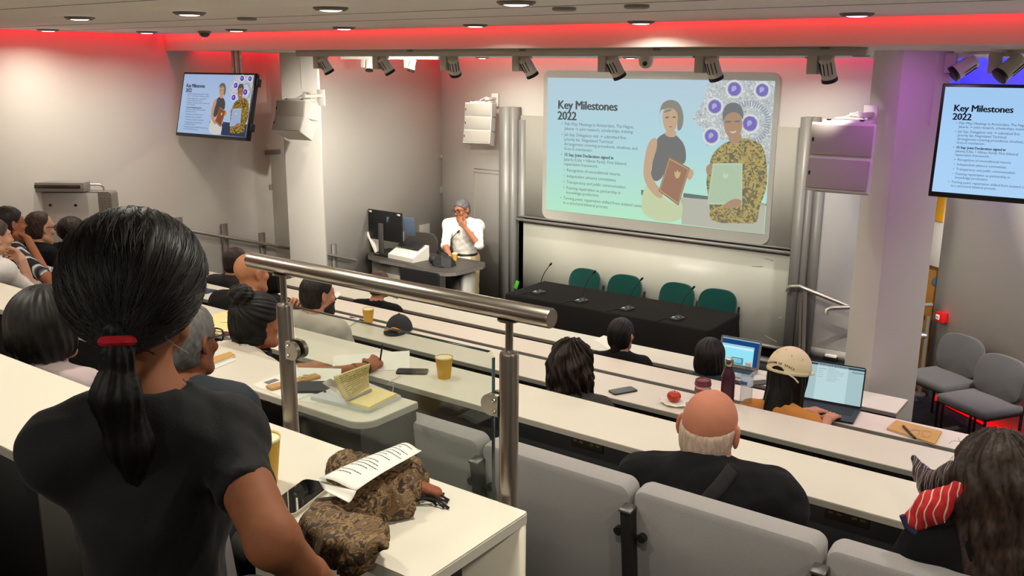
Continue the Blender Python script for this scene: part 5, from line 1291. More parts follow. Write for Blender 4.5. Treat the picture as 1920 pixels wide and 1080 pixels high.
b = MB(); b.prism(rrect(aty(556, 640, YR)[0], 1.30, g1[0], gz, .012, 4), YR-.004, YR+.004, Matrix(((1, 0, 0, 0), (0, 0, 1, 0), (0, 1, 0, 0), (0, 0, 0, 1)))); b.done('glass_panel', glass_mat('clear_glass', (242,246,243)), bal)
ge = M('glass_edge', (52,66,62), .2)
b = MB(); x0_, x1_ = aty(556, 640, YR)[0], g1[0]; b.quadbox((x0_, YR-.0045, gz-.001), (x1_-.012, YR+.0045, gz+.0012)); b.quadbox((x1_-.001, YR-.0045, 1.3), (x1_+.0016, YR+.0045, gz-.012)); b.done('glass_edge_face', ge, bal, smooth=False)

# ================================================================= things on the desks
def flat(name, label, cat, pts, z, th, mat, part='sheet', curl=0., group=None):
    """a thin lying thing from its corner pixels on a desk top"""
    c = [atz(x, y, z) for x, y in pts]; o_ = np.mean(c, 0); o = thing(name, label, cat, (o_[0], o_[1], z), 0, group)
    poly = [(p[0]-o_[0], p[1]-o_[1]) for p in c]; b = MB(); b.prism(poly, .0005, th); b.done(part, mat, o, smooth=False); return o, poly
def book(label, pts, z, th, cover, pages, name='notebook', cat='notebook'):
    o, poly = flat(name, label, cat, pts, z, th*.25, cover, 'back_cover')
    b = MB(); b.prism([(x*.97, y*.97) for x, y in poly], th*.25, th*.75); b.done('pages', pages, o, smooth=False)
    b = MB(); b.prism(poly, th*.75, th); b.done('cover', cover, o, smooth=False); return o
def rectat(px, py, z, w, d, deg):
    v = atz(px, py, z); a = math.radians(deg); return [tuple(v[:2]+np.array([c*math.cos(a)-s*math.sin(a), c*math.sin(a)+s*math.cos(a)])) for c, s in ((-w/2, -d/2), (w/2, -d/2), (w/2, d/2), (-w/2, d/2))]
def slab(name, label, cat, px, py, z, w, d, th, deg, mat, part, r=.008, group=None):
    v = atz(px, py, z); o = thing(name, label, cat, (v[0], v[1], z), math.radians(deg), group); b = MB(); b.prism(rrect(-w/2, -d/2, w/2, d/2, r, 4), .0004, th); b.done(part, mat, o, smooth=False); return o
def phone(label, px, py, z, deg, case=(22,22,26), cable=None, w=.072, d=.148, screen=None):
    o = slab('phone', label, 'phone', px, py, z, w, d, .008, deg, M('phone_case_%d_%d_%d' % case, case, .35), 'case', .012)
    b = MB(); b.prism(rrect(-w/2+.003, -d/2+.003, w/2-.003, d/2-.003, .010, 4), .008, .0087); b.done('screen', M(screen or 'phone_glass', (16,17,20), .28, spec=.6), o, smooth=False)
    return o
def pen(label, p0, p1, r=.0045, col=(22,22,26), clip=True, tip=True, mat=None):
    p0, p1 = Vector(p0), Vector(p1); o = thing('pen', label, 'pen', (p0+p1)/2); c = (p0+p1)/2; d = p1-p0
    b = MB(); b.tube([p0-c, p0-c+d*.06, p0-c+d*.09, p1-c-d*.02, p1-c], [r*.25, r*.6, r, r, r*.7], 10); b.done('barrel', mat or M('pen_%d_%d_%d' % col, col, .35), o)
    n_ = Vector((0, 0, 1)); b = MB(); b.tube([p1-c-d*.05+n_*r*1.3, p1-c-d*.3+n_*r*1.3], r*.25, 6); b.done('clip', m_steel, o); return o
ZE, ZD, ZC, ZB, ZL, ZF = (DESK[k][2] for k in 'EDCBLF')
# -- near desk: scarf, paper, glasses case, phone, cup
pv = atz(495, 905, ZF); cup(0, 0, ZF, 'mustard paper cup on the near desk, half hidden behind the woman\'s arm', .043, .112, at=(pv[0]+.0, pv[1], ZF))
q4 = [atz(x, y, ZF+.008) for x, y in ((524,948),(590,899),(600,922),(538,972))]
po = np.mean(q4, 0); ex = unit(np.array(q4[1])-q4[0]); deg = math.degrees(math.atan2(ex[1], ex[0]))
cpx = atz(565, 935, ZF)
o = thing('phone', 'black phone with lamp reflection on the near desk, tucked against the scarf', 'phone', (cpx[0], cpx[1]-.005, ZF), math.radians(deg-90))
b = MB(); b.prism(rrect(-.039, -.080, .039, .080, .014, 5), .0004, .009); b.done('case', M('phone_case_cream', (196,186,168), .5), o, smooth=False)
b = MB(); b.prism(rrect(-.036, -.077, .036, .077, .012, 5), .009, .0096); b.done('screen', M('phone_mirror', (12,12,14), .03, spec=.9), o, smooth=False)
c0_ = atz(700, 940, ZF); scx, scy = atz(672, 955, ZF)[:2]
sc_o = thing('scarf', 'brown patterned scarf heaped on the near desk and hanging over its edge', 'scarf', (scx, scy, ZF))
W_ = lambda px, py, z: atz(px, py, z)-np.array([scx, scy, ZF])
mat_scarf = ramp_mat('scarf_paisley', [(.28, (30,20,14)), (.44, (58,40,26)), (.50, (150,118,72)), (.55, (70,48,30)), (.66, (116,88,54)), (.74, (48,32,20))], 'noise', 46, .7, 0, 7, 1.6, (1, .55, 1))
WY = lambda px, py, Y: aty(px, py, Y)-np.array([scx, scy, ZF])
pA, pB, pC = W_(645, 880, ZF+.03), W_(765, 900, ZF+.035), W_(690, 925, ZF+.035); pF = W_(768, 880, ZF+.04); pH = W_(612, 965, ZF+.02); pG = W_(745, 950, ZF+.02)
YE = DESK['F'][0]
qs = [WY(x, y, YE-dy) for x, y, dy in ((604, 985, .005), (660, 1000, .02), (708, 990, .025), (622, 1035, .035), (668, 1045, .045))]
def scarf_f(p):
    d = s_cap(p, pA, pC, .038, .040); d = smin(d, s_cap(p, pC, pB, .040, .032), .03); d = smin(d, s_cap(p, pA, pF, .030, .030), .03)
    d = smin(d, s_cap(p, pH, pG, .036, .032), .03); d = smin(d, s_cap(p, pG, pB, .026, .030), .03)
    fr = smin(s_cap(p, qs[0], qs[1], .040, .046), s_cap(p, qs[1], qs[2], .046, .034), .03); fr = smin(fr, s_cap(p, qs[1], qs[4], .050, .036), .04); fr = smin(fr, s_cap(p, qs[0], qs[3], .038, .030), .04); d = smin(d, fr, .02)
    ax = unit(pB-pA); al = p @ A32(ax); pe = unit(np.cross(ax, (0, 0, 1))); cr = p @ A32(pe)+p[:, 2]*.8
    r1 = np.abs(np.sin(cr*62+2.6*np.sin(al*17+p[:, 2]*12)+1.2)); r2 = np.abs(np.sin(p[:, 0]*48+p[:, 1]*20+2.2*np.sin(p[:, 2]*19+p[:, 1]*14)))
    k = np.clip((p[:, 1]-(YE-scy)-.01)/.03, 0, 1); rd = r1*k+r2*(1-k)
    d = d - .012*(.62-rd) + .006*wob(p, .08, 6, 2) + .0028*np.sin(cr*150+5*np.sin(al*40)) + .0015*wob(p, .02, 5, 4)
    d = smax(d, p[:, 2]-.075, .02)
    return smax(d, -s_box(p, (0, YE-scy+.25-.004, -.02), (2.0, .5, .044), .002), .004)
V_, F_ = sdf_mesh(scarf_f, (-.24, -.30, -.28), (.24, .18, .14), .0042); mk_np('scarf_cloth', V_, F_, mat_scarf, sc_o)
b = MB(); rr = random.Random(3)
for i in range(11):
    s0 = W_(768+rr.uniform(-8, 20), 930+rr.uniform(-14, 12), ZF+.012); e_ = W_(800+rr.uniform(0, 48), 926+rr.uniform(-2, 28), ZF+.004); mid = (s0+e_)/2+np.array([rr.uniform(-.01, .01), rr.uniform(-.012, .012), .008])
    b.tube([s0, (s0+mid)/2+np.array([0, 0, .004]), mid, (mid+e_)/2, e_], [.0024, .0022, .0026, .0022, .0032], 6)
b.done('fringe', M('fringe_black', (26,22,22), .9), sc_o)
gc0, gc1 = W_(768, 908, ZF+.035), W_(818, 924, ZF+.012); 
gc = thing('glasses_case', 'tan leather glasses case end poking out of the scarf', 'glasses case', (scx, scy, ZF))
V_, F_ = sdf_mesh(lambda p: s_cap(p*A32((1, 1, 1.0)), gc0, gc1, .017, .014)+.0012*wob(p, .02, 5), np.minimum(gc0, gc1)-.03, np.maximum(gc0, gc1)+.03, .003); mk_np('case_shell', V_, F_, M('leather_tan', (150,82,48), .45, bump=.1, bscale=300), gc)
# the printed sheet resting on the scarf
sh = [(597,910),(757,826),(792,836),(768,868),(668,922),(652,942)]
zs = [ZF+.085, ZF+.125, ZF+.125, ZF+.115, ZF+.085, ZF+.055]
pc = atz(690, 885, ZF+.10); ps = thing('printed_sheet', 'white printed sheet, folded at the edge, lying on the brown scarf', 'paper', pc)
A_, B_, C_, D_ = atz(598, 902, ZF+.090)-pc, atz(752, 828, ZF+.100)-pc, atz(791, 838, ZF+.105)-pc, atz(668, 920, ZF+.095)-pc
def shf(u, v): 
    p = (1-u)*((1-v)*A_+v*D_)+u*((1-v)*B_+v*C_); p = p+np.array([0, 0, .006*math.sin(3*u+1)+.005*math.sin(5*v)]); return p
b = MB(); b.sheet(shf, 14, 8); b.done('sheet', m_paper, ps, solid=.0006)
A2, D2 = atz(612, 920, ZF+.085)-pc, atz(654, 942, ZF+.080)-pc
b = MB(); b.sheet(lambda u, v: (1-u)*(A_*(1-v)+D_*v)+u*(A2*(1-v)+D2*v)+np.array([0, 0, -.004*math.sin(3*u)]), 5, 6); b.done('folded_flap', m_paper, ps, solid=.0006)
b = MB(); rr = random.Random(5)
nrm_ = unit(np.cross(B_-A_, D_-A_)); nrm_ = nrm_*np.sign(nrm_[2])
for i in range(15):
    u0 = .94-.055*i; L1 = (.62, .3, .7, .55, .75, .35, .6, .0, .45, .6, .72, .5, .0, .55, .4)[i]; v0 = .10
    while v0 < .10+L1:
        l = rr.uniform(.03, .075)
        q = [shf(u0, v0), shf(u0+.010, v0), shf(u0+.010, v0+l), shf(u0, v0+l)]; b.poly([x+nrm_*.0014 for x in q]); v0 += l+.018
b.done('printed_lines', m_ink, ps, smooth=False)
# -- left desk row: notebook and laptop at the rounded end
o, _ = flat('laptop', 'closed silver laptop under the yellow notebook at the rounded desk end', 'laptop', ((583,750),(668,715),(752,748),(690,775)), ZL, .014, M('laptop_silver', (206,212,214), .35, .5), 'body')
o['label'] = 'closed silver laptop under the yellow notebook at the rounded desk end'
b = MB(); b.tube([(-.12, -.06, .0145), (-.12, -.055, .0145)], .006, 8); b.done('lid_mark', M('phone_glass', (16,17,20), .28), o)
zn_ = ZL+.014
yc = [atz(x, y, zn_) for x, y in ((650,757),(693,729),(744,743),(692,769))]
oc = np.mean(yc, 0); nb_ = thing('notebook', 'yellow notebook standing half open on the closed laptop', 'notebook', (oc[0], oc[1], zn_))
loc_ = [p-np.array([oc[0], oc[1], zn_]) for p in yc]
b = MB(); b.prism([(p[0], p[1]) for p in loc_], .0, .012); b.done('page_block', m_cream, nb_, smooth=False)
sp0, sp1 = loc_[0]+np.array([0, 0, .012]), loc_[1]+np.array([0, 0, .012])
t0_ = np.array(aty(626, 706, yc[0][1]-.03))-np.array([oc[0], oc[1], zn_]); t1_ = np.array(aty(694, 682, yc[1][1]-.03))-np.array([oc[0], oc[1], zn_])
pg = lambda u, v: (1-v)*((1-u)*sp0+u*sp1)+v*((1-u)*t0_+u*t1_)
b = MB(); b.sheet(lambda u, v: pg(u, v)+np.array([0, -.006*math.sin(3.14*v), 0]), 6, 8); b.done('upright_page', m_cream, nb_, solid=.004)
w0 = np.array(aty(604, 718, yc[0][1]-.0))-np.array([oc[0], oc[1], zn_]); w1 = np.array(aty(640, 752, yc[0][1]-.01))-np.array([oc[0], oc[1], zn_])
b = MB(); b.sheet(lambda u, v: (1-v)*((1-u)*sp0+u*((sp0*.4+sp1*.6)))+v*((1-u)*w0+u*(w0*.3+t0_*.7)), 4, 4); b.done('loose_page', m_paper, nb_, solid=.001)
pn = unit(np.cross(pg(1, 0)-pg(0, 0), pg(0, 1)-pg(0, 0))); pn = pn*(-1 if pn@FWD > 0 else 1)
b = MB(); rr = random.Random(11)
for i in range(11):
    v0 = .93-.08*i; u = .08
    while u < .88:
        l = rr.uniform(.04, .12)
        if rr.random() > .15: q = [pg(u, v0), pg(u+l, v0+.006), pg(u+l, v0+.028), pg(u, v0+.022)]; b.poly([x+pn*.009+np.array([0, -.006*math.sin(3.14*v0), 0]) for x in q])
        u += l+.025
b.done('handwriting', M('pencil', (118,96,62), .8), nb_, smooth=False)
a_, c_ = atz(648, 752, zn_+.018), atz(697, 731, zn_+.018); pen('clear ballpoint pen with black grip lying in the fold of the yellow notebook', a_, c_, .0045, mat=M('pen_clear', (150,152,156), .2))
b = MB()
# papers, case and dark notebook left of the post
flat('paper', 'loose white sheets under the glasses case on the rounded-end desk', 'paper', ((472,722),(560,690),(640,692),(640,720),(548,753)), ZL, .002, m_paper)
flat('paper', 'white sheet sticking out under the laptop on the rounded-end desk', 'paper', ((560,752),(650,722),(668,730),(590,757)), ZL, .0012, M('paper_b', (228,226,220), .85))
slab('notebook', 'charcoal notebook lying on white sheets right of the steel post', 'notebook', 583, 728, ZL+.002, .11, .17, .010, -52, M('cover_charcoal', (56,58,60), .7), 'cover', .004)
flat('print', 'small grey printed picture on the loose sheets left of the post', 'picture', ((494,717),(516,710),(524,713),(503,721)), ZL+.002, .0008, M('print_grey', (120,120,122), .8))
v0_, v1_ = atz(503, 731, ZL+.002), atz(597, 707, ZL+.002); d_ = (v1_-v0_)
cs = thing('glasses_case', 'tan soft glasses case lying across white sheets behind the steel post', 'glasses case', (v0_+v1_)/2, math.atan2(d_[1], d_[0]))
b = MB(); b.box((0, 0, .007), (np.linalg.norm(d_), .045, .013), .005); b.done('case_shell', M('case_tan', (196,150,92), .6), cs)
b = MB(); b.tube([(.02, -.01, .015), (.05, .012, .02), (.075, -.004, .018), (.05, -.015, .016), (.03, .01, .018)], .0022, 6); b.done('elastic_band', M('case_wire', (226,206,160), .5), cs)
book('small tan notebook on the desk beside the grey-haired man', ((394,676),(432,664),(441,670),(402,685)), ZL, .012, m_kraft, m_paper)
flat('paper', 'thin white pad under the small tan notebook', 'paper', ((392,688),(436,672),(442,676),(404,692)), ZL, .003, M('paper_b'))
# -- desk E
o = book('open cream notebook on the long desk, left of the woman with the bun', ((392,596),(444,580),(446,606),(438,626),(392,622)), ZE, .012, m_cream, m_cream)
b = MB(); b.box((.03, .03, .016), (.10, .10, .006), .002, rot=Matrix.Rotation(.5, 3, 'Z')); b.done('turned_page', M('cream_light', (246,232,184), .85), o)
phone('red-cased phone on the long desk beside the woman with the bun', 442, 627, ZE, -60, (190,30,40))
flat('paper', 'two large white sheets under the writing hand on the long desk', 'paper', ((626,667),(768,658),(768,692),(622,700)), ZE, .0015, m_paper)
o = phone('dark phone on a white charging cable next to the mustard cup', 773, 698, ZE, -57, (30,32,34), w=.075, d=.155)
e_ = atz(746, 706, ZE)-np.array(o.location); m_i = o.matrix_basis.to_3x3()
b = MB(); R_ = Matrix.Rotation(-o.rotation_euler.z, 3, 'Z'); pts = [atz(751, 704, ZE+.004), atz(743, 708, ZE+.006), atz(733, 714, ZE+.008), atz(726, 722, ZE+.0), np.array(atz(724, 732, ZE-.03))*1.0]
pts[-1] = np.array([pts[-2][0]+.004, DESK['E'][0]-.02, ZE-.05]); pts = pts[:-1]+[np.array([pts[-2][0], DESK['E'][0]-.006, ZE-.004]), pts[-1]]
b.tube([R_ @ (Vector(tuple(p))-o.location) for p in pts], .0022, 6); b.done('charging_cable', m_plast_w, o)
cup(833, 708, ZE, 'mustard paper cup standing on the long desk beside a dark phone', .0435, .108)
# -- desk D
book('white notebook with pen beside the man in the pale T-shirt', ((622,612),(640,598),(676,600),(655,613)), ZD, .010, m_paper, m_paper)
pen('black pen lying above the white notebook near the T-shirt man', atz(655, 594, ZD+.006), atz(682, 601, ZD+.006))
cup(691, 605, ZD, 'mustard paper cup behind the glass, left of the black cap', .040, .10)
flat('clipboard', 'cream notes with spectacles in front of the T-shirt man', 'notes', ((622,556),(634,546),(640,553),(628,562)), ZD+.0, .004, m_paper)
phone('black phone alone on the desk in front of the curly-haired woman', 1168, 734, ZD, -28, (30,34,44))
# cap
pc_ = atz(737, 622, ZD); cp = thing('baseball_cap', 'black baseball cap with orange badge lying on the desk', 'cap', (pc_[0], pc_[1]+.06, ZD), math.radians(22))
def capf(p):
    d = s_ell(p, (0, 0, .0), (.088, .095, .105)); d = np.maximum(d, -(p[:, 2]-.002)); d = smax(d, -s_ell(p, (0, 0, -.012), (.082, .089, .098)), .003)
    br = np.maximum(s_ell(p, (0, -.075, .018), (.078, .10, .03)), -(p[:, 1]+.065)*-1); br = np.maximum(np.abs(s_ell(p, (0, -.06, -.012), (.082, .115, .04)))-.0035, np.maximum(p[:, 1]+.07, -(p[:, 2]-.004)))
    return np.minimum(d, br)
V_, F_ = sdf_mesh(capf, (-.12, -.20, 0), (.12, .12, .13), .004); mk_np('cap_crown', V_, F_, M('cap_black', (38,40,44), .8, bump=.1, bscale=400), cp)
b = MB(); b.lathe([(.008, .108), (.006, .112), (.0001, .113)]); b.done('cap_button', M('cap_black'), cp)
b = MB(); b.sheet(lambda u, v: (-.05+.11*u, -.155+.030*v-.012*math.sin(3.1*u)*(-1), .030+.012*math.sin(3.1*u)+.006*v), 8, 3); b.done('brim_badge', M('badge_orange', (214,148,62), .6), cp, solid=.003)
# apple on napkin
pa = atz(1263, 757, ZD); ap_ = thing('apple', 'red apple sitting on a crumpled white napkin', 'apple', (pa[0]-.0, pa[1], ZD+.008))
def applef(p): r_ = np.sqrt(p[:, 0]**2+p[:, 1]**2); return np.sqrt((r_-.010)**2+((p[:, 2]-.033)*1.03)**2)-.0265
V_, F_ = sdf_mesh(applef, (-.04, -.04, 0), (.04, .04, .07), .0028); mk_np('fruit', V_, F_, ramp_mat('apple_skin', [(.3, (176,30,22)), (.6, (206,66,34)), (.8, (224,140,70))], 'noise', 22, .25, 0, 3, .5), ap_)
MB().tube([(0, 0, .052), (.002, .001, .066)], .0016, 6).done('stem', M('stem_brown', (80,56,34), .7), ap_)
nk = thing('napkin', 'crumpled white napkin under the red apple', 'napkin', (pa[0], pa[1], ZD)); rr = random.Random(2)
MB().sheet(lambda u, v: ((u-.5)*.14+.012*math.sin(7*v), (v-.5)*.12+.01*math.sin(9*u), .006+.008*abs(math.sin(8*u+3*v))*(.4+abs(u-.5))+.006*abs(math.sin(11*v+u*4))), 20, 20).done('napkin_sheet', m_paper, nk, solid=.001)
# lidded cup, maroon bottle, water bottle
pc_ = atz(1312, 752, ZD); o = thing('travel_cup', 'burgundy lidded coffee cup peeking out behind the bald man\'s head', 'cup', (pc_[0], pc_[1]+.03, ZD))
MB().lathe([(.0001, .002), (.030, 0), (.040, .085), (.0001, .086)]).done('body', M('travel_white', (206,196,186), .5), o); MB().lathe([(.043, .080), (.044, .092), (.041, .094), (.041, .108), (.036, .112), (.030, .106), (.0001, .105)]).done('lid', M('lid_burgundy', (112,44,52), .45), o); MB().lathe([(.0415, .045), (.0425, .065), (.0405, .066)]).done('sleeve', M('sleeve_red', (150,60,56), .6), o)
pc_ = atz(1363, 752, ZD); o = thing('drink_bottle', 'maroon steel bottle with silver cap beside the water bottle', 'bottle', (pc_[0], pc_[1], ZD))
MB().lathe([(.0001, 0), (.033, 0), (.035, .004), (.035, .125), (.033, .145), (.024, .172), (.019, .184), (.018, .196)], n=36).done('body', M('bottle_maroon', (72,28,46), .42, .25), o); MB().lathe([(.0215, .196), (.0225, .198), (.0225, .226), (.020, .232), (.0001, .233)], n=32).done('screw_cap', m_steel, o)
pc_ = atz(1398, 754, ZD); o = thing('water_bottle', 'clear plastic water bottle with blue label beside the maroon bottle', 'bottle', (pc_[0], pc_[1], ZD))
pr_ = [(.0001, .004), (.026, 0), (.031, .008), (.031, .045), (.0285, .052), (.031, .060), (.031, .072), (.0285, .08), (.031, .09), (.0315, .130), (.030, .150), (.016, .182), (.0125, .19), (.0125, .200)]
MB().lathe(pr_, n=32).done('body', glass_mat('bottle_plastic', (232,238,240)), o); MB().lathe([(.0318, .094), (.0322, .095), (.0322, .129), (.0318, .130)], n=32).done('label_band', M('bottle_label', (206,216,228), .4), o)
MB().box((-.004, -.0318, .112), (.034, .004, .018), .001).done('label_mark', M('label_blue', (58,84,160), .4), o); MB().lathe([(.0145, .198), (.0148, .214), (.0135, .217), (.0001, .217)], n=28).done('screw_cap', m_plast_w, o)
# -- desk C and B
phone('grey phone lying behind the water bottle', 1421, 719, ZC, -38, (92,88,86), screen='phone_grey')
_mats.get('phone_grey') 
def laptop(label, at, yaw, w, d, shell, z, ang, scr, keys=(24,24,28), kb=.96, z0=.05, zs=.9):
    o = thing('laptop', label, 'laptop', (at[0], at[1], z), math.radians(yaw)); ms_ = M('shell_%d_%d_%d' % shell, shell, .4, .6)
    b = MB(); b.prism(rrect(-w/2, 0, w/2, d, .012, 4), .001, .013); b.done('base', ms_, o, smooth=False)
    b = MB(); b.prism(rrect(-w*.42, d*.42, w*.42, d*.92, .004, 2), .013, .0138); b.done('keyboard', M('keys_dark', keys, .6), o, smooth=False)
    b = MB(); b.prism(rrect(-w*.17, d*.04, w*.17, d*.36, .004, 2), .013, .0136); b.done('trackpad', M('pad_%d' % shell[0], tuple(min(255, v+18) for v in shell), .35, .4), o, smooth=False)
    R = Matrix.Translation((0, d, .012)) @ Matrix.Rotation(math.radians(ang), 4, 'X')
    mt_ = R @ Matrix(((1, 0, 0, 0), (0, 0, 1, 0), (0, 1, 0, 0), (0, 0, 0, 1)))
    b = MB(); b.prism(rrect(-w/2, 0, w/2, d*.98, .012, 4), 0, .006, mt_); ld = b.done('lid', M('lid_%d_%d_%d' % shell, tuple(max(10, int(v*.9)) for v in shell), .4, .5), o, smooth=False)
    b = MB(); b.prism([(-w*kb/2, d*z0), (w*kb/2, d*z0), (w*kb/2, d*(z0+zs)), (-w*kb/2, d*(z0+zs))], -.0006, .0, mt_); sc_ = b.done('screen', scr[0], ld, smooth=False)
    b = MB()
    b0 = z0
    for (x0, za, x1, z1, mi) in scr[1]:
        b.m(mi); b.prism([(w*(x0-.5)*kb, d*(b0+zs*za)), (w*(x1-.5)*kb, d*(b0+zs*za)), (w*(x1-.5)*kb, d*(b0+zs*z1)), (w*(x0-.5)*kb, d*(b0+zs*z1))], -.0013, -.0007, mt_)
    b.done('screen_window', scr[2], sc_, smooth=False); return o
doc = emis('screen_pale', (178,208,212), .85)
rr = random.Random(4); wins = [(0.22, .0, .74, .97, 0), (.0, .93, 1, .985, 2), (.80, .86, 1, .875, 2)]
for i in range(5): wins.append((.24, .84-.055*i, .24+rr.uniform(.08, .12) if i else .38, .855-.055*i, 1))
for i in range(9): wins.append((.40, .88-.042*i, .40+rr.uniform(.12, .30), .892-.042*i, 1))
la = atz(1548, 764, ZC); lc = atz(1596, 797, ZC)
pl_ = atz(1560, 765, ZC)
laptop('large dark laptop with a document open before the woman in the cream cap', (pl_[0]-.0, DESK['C'][0]+.0), 6, .355, .245, (54,54,62), ZC, -12, (doc, wins, [emis('screen_paper', (196,224,228), .9), emis('screen_grey', (136,160,168), .85), emis('screen_bar', (60,80,96), .8)]))
pb_ = atz(1372, 700, ZB)
wins2 = [(.0, .78, 1, .97, 1), (.0, .0, .86, .62, 0), (.88, .0, 1, .8, 1), (.30, .02, .62, .28, 2), (.34, .06, .58, .24, 0), (0, .62, .86, .70, 3)]
laptop('silver laptop with blue screen in front of the woman in dark plaid', (pb_[0]+.0, DESK['B'][0]+.02), 2, .31, .22, (190,186,184), ZB, -10, (emis('screen_sky', (150,214,238), .95), wins2, [emis('screen_cyan', (150,226,244), 1.0), emis('screen_navy', (36,74,130), .8), emis('screen_dark', (20,44,70), .8), emis('screen_white', (206,238,246), 1.0)]), kb=.90, z0=.08, zs=.84)
o = book('kraft notebook carrying a pen and spectacles on the desk at the right', ((1662,806),(1680,791),(1766,812),(1752,836)), ZC, .012, m_kraft, m_paper)
pen('thick black pen lying on the kraft notebook', atz(1692, 797, ZC+.018), atz(1716, 822, ZC+.018), .0065)
gp = atz(1726, 818, ZC+.014); gl = thing('spectacles', 'clear-framed folded spectacles lying on the kraft notebook', 'spectacles', gp, .3)
b = MB()
for q in (-1, 1):
    b.tube([(q*.030+.022*math.cos(a), .002, .019+.018*math.sin(a)) for a in np.linspace(0, 6.1, 18)], .0018, 6); b.tube([(q*.052, .004, .03), (q*.02, .012, .032), (-q*.045, .016, .02)], .0016, 6)
b.tube([(-.009, .0, .024), (.009, 0, .024)], .0016, 6); b.done('frame', M('specs_clear', (206,190,164), .25), gl)
flat('paper', 'white sheet on the front desk left of the woman with tied hair', 'paper', ((1114,638),(1132,629),(1160,637),(1150,660)), ZB, .0012, m_paper)
flat('paper', 'two small white cards on the front desk, seen under the balustrade rail', 'card', ((767,563),(775,559),(829,571),(820,577)), ZB, .0012, m_paper)
pen('thin black pen on the front desk under the balustrade rail', atz(728, 553, ZB+.006), atz(746, 559, ZB+.006), .006)
slab('folder', 'navy blue folder on the second-row desk beyond the woman\'s glasses', 'folder', 383, 546, ZD, .16, .11, .008, 10, M('navy_cover', (38,52,92), .6), 'cover', .004)
book('white booklet with blue cover on the long desk by the striped-shirt man', ((92,508),(104,500),(118,503),(118,512),(98,518)), ZE, .010, M('cover_blue_white', (196,204,222), .6), m_paper)
flat('paper', 'white pad on the second-row desk near the balding man', 'paper', ((110,490),(118,486),(128,490),(118,496)), ZD, .004, m_paper)

# ================================================================= people
SK1, SK2, SK3, SK4, SK5 = (168,108,78), (196,142,112), (206,158,132), (142,88,60), (198,138,110)
BLK = (14,11,10)
def seatfor(x, row): hid_seat(x, row)
# --- woman in the foreground, back to us
hw = atd(258, 543, 1.36); _f, _r2 = np.array([-math.sin(.77), math.cos(.77), 0]), np.array([math.cos(.77), math.sin(.77), 0])
eR = atd(512, 1015, 1.22); wR = atd(610, 1110, 1.36); wL = hw-_r2*.08+_f*.40+np.array([0, 0, -.42])
fem = person('person with black ponytail, red hair band and black cap-sleeved top in front', hw, 1.54, yaw=50, lean=.06, head=(-5, -2, 0), sex='f', skin=SK4, hair='low_tail', hair_col=BLK, top=(17,17,19),
    top_mat=M('cloth_black_crepe', (19,19,21), .8, bump=.10, bscale=260, spec=.3, sheen=.05), sleeve=.56, neckline=.004, arms={'R': {'w': wR, 'e': eR}, 'L': {'w': wL, 'pole': (-.1, -.2, -1), 'sl': .18}}, scale=.97, res=.007, headres=.0035, wr=.0045, hair_scale=1.04, broad=.70, neck_fwd=.04, neck_len=.162, sh_drop=.062)
tie = fem.hc+fem.RH @ (np.array([0, -.128, -.044])*.97*1.04)
rdir = fem.RH @ np.array([0, -.25, -.97])
b = MB(); rg = [tie+ (np.array(Matrix.Rotation(a, 3, Vector(tuple(unit(rdir)))) @ Vector(tuple(unit(np.cross(rdir, (1, 0, .2)))))))*.018 for a in np.linspace(0, 2*math.pi, 28)[:-1]]
b.tube(rg, .0075, 8, closed=True); b.done('hair_band', M('band_red', (206,18,40), .75, bump=.3, bscale=900), fem.o)
# ponytail: hanging locks over the nape
pt0 = tie; pt_pts = [pt0+unit(rdir)*-.015, pt0+unit(rdir)*.02, pt0+np.array([.004, -.012, -.075]), pt0+np.array([.006, .0, -.15]), pt0+np.array([.0, .012, -.23])]
def tailf(p):
    d = None; rr_ = (.020, .017, .030, .028, .012)
    for i in range(4):
        v = s_cap(p, pt_pts[i], pt_pts[i+1], rr_[i], rr_[i+1]); d = v if d is None else smin(d, v, .015)
    ang = np.arctan2(p[:, 0]-pt0[0], p[:, 1]-pt0[1]); return d+.0022*(np.sin(ang*9+p[:, 2]*20)+.6*np.sin(ang*17+p[:, 2]*35))
V_, F_ = sdf_mesh(tailf, np.min(pt_pts, 0)-.05, np.max(pt_pts, 0)+.05, .004); mk_np('ponytail', V_, F_, hair_mat(BLK), fem.hair)
hv = fem.hV; loc = (hv-fem.hc) @ fem.RH; cand = hv[(loc[:, 1] > -.06*1.1) | (loc[:, 2] > .03)]
rs = np.random.default_rng(5); sel = cand[rs.integers(0, len(cand), 1500)]
smt = ramp_mat('hair_sheen', [(.3, (17,14,13)), (.7, (34,28,26))], 'noise', 60, .45)
strands(fem, 1500, lambda i: sel[i], [tie+rs.normal(size=3)*.008 for _ in range(40)], smt, r=.0009, lift=.0012)
fy = [(tie+rs.normal(size=3)*.02, ) for _ in range(10)]
b = MB(); 
for i in range(10):
    s0 = cand[rs.integers(0, len(cand))]; o_ = unit(s0-fem.hc); t_ = unit(np.cross(o_, rs.normal(size=3)))
    b.tube([s0, s0+o_*.004+t_*.015, s0+o_*.005+t_*.03, s0+o_*.002+t_*.045], .0003, 4)
for i in range(14):
    s0 = tie+fem.RH @ np.array([rs.uniform(-.05, .05), .03, .0]); b.tube([s0, s0+fem.RH @ np.array([rs.uniform(-.03, .03), -.01, -.012]), s0+fem.RH @ np.array([rs.uniform(-.04, .04), -.008, -.028])], .0004, 4)
b.done('stray_hairs', smt, fem.hair)
sg = spectacles(fem, (60,66,120), .027, .020, .0022, .55)
es = fem.hc+fem.RH @ (np.array([.084, .0, -.036])*.97); MB().lathe([(.0001, -.0045), (.0032, -.0032), (.0045, 0), (.0032, .0032), (.0001, .0045)], at=es, n=14).done('pearl_earring', M('pearl', (240,228,210), .2, coat=.5), fem.o)
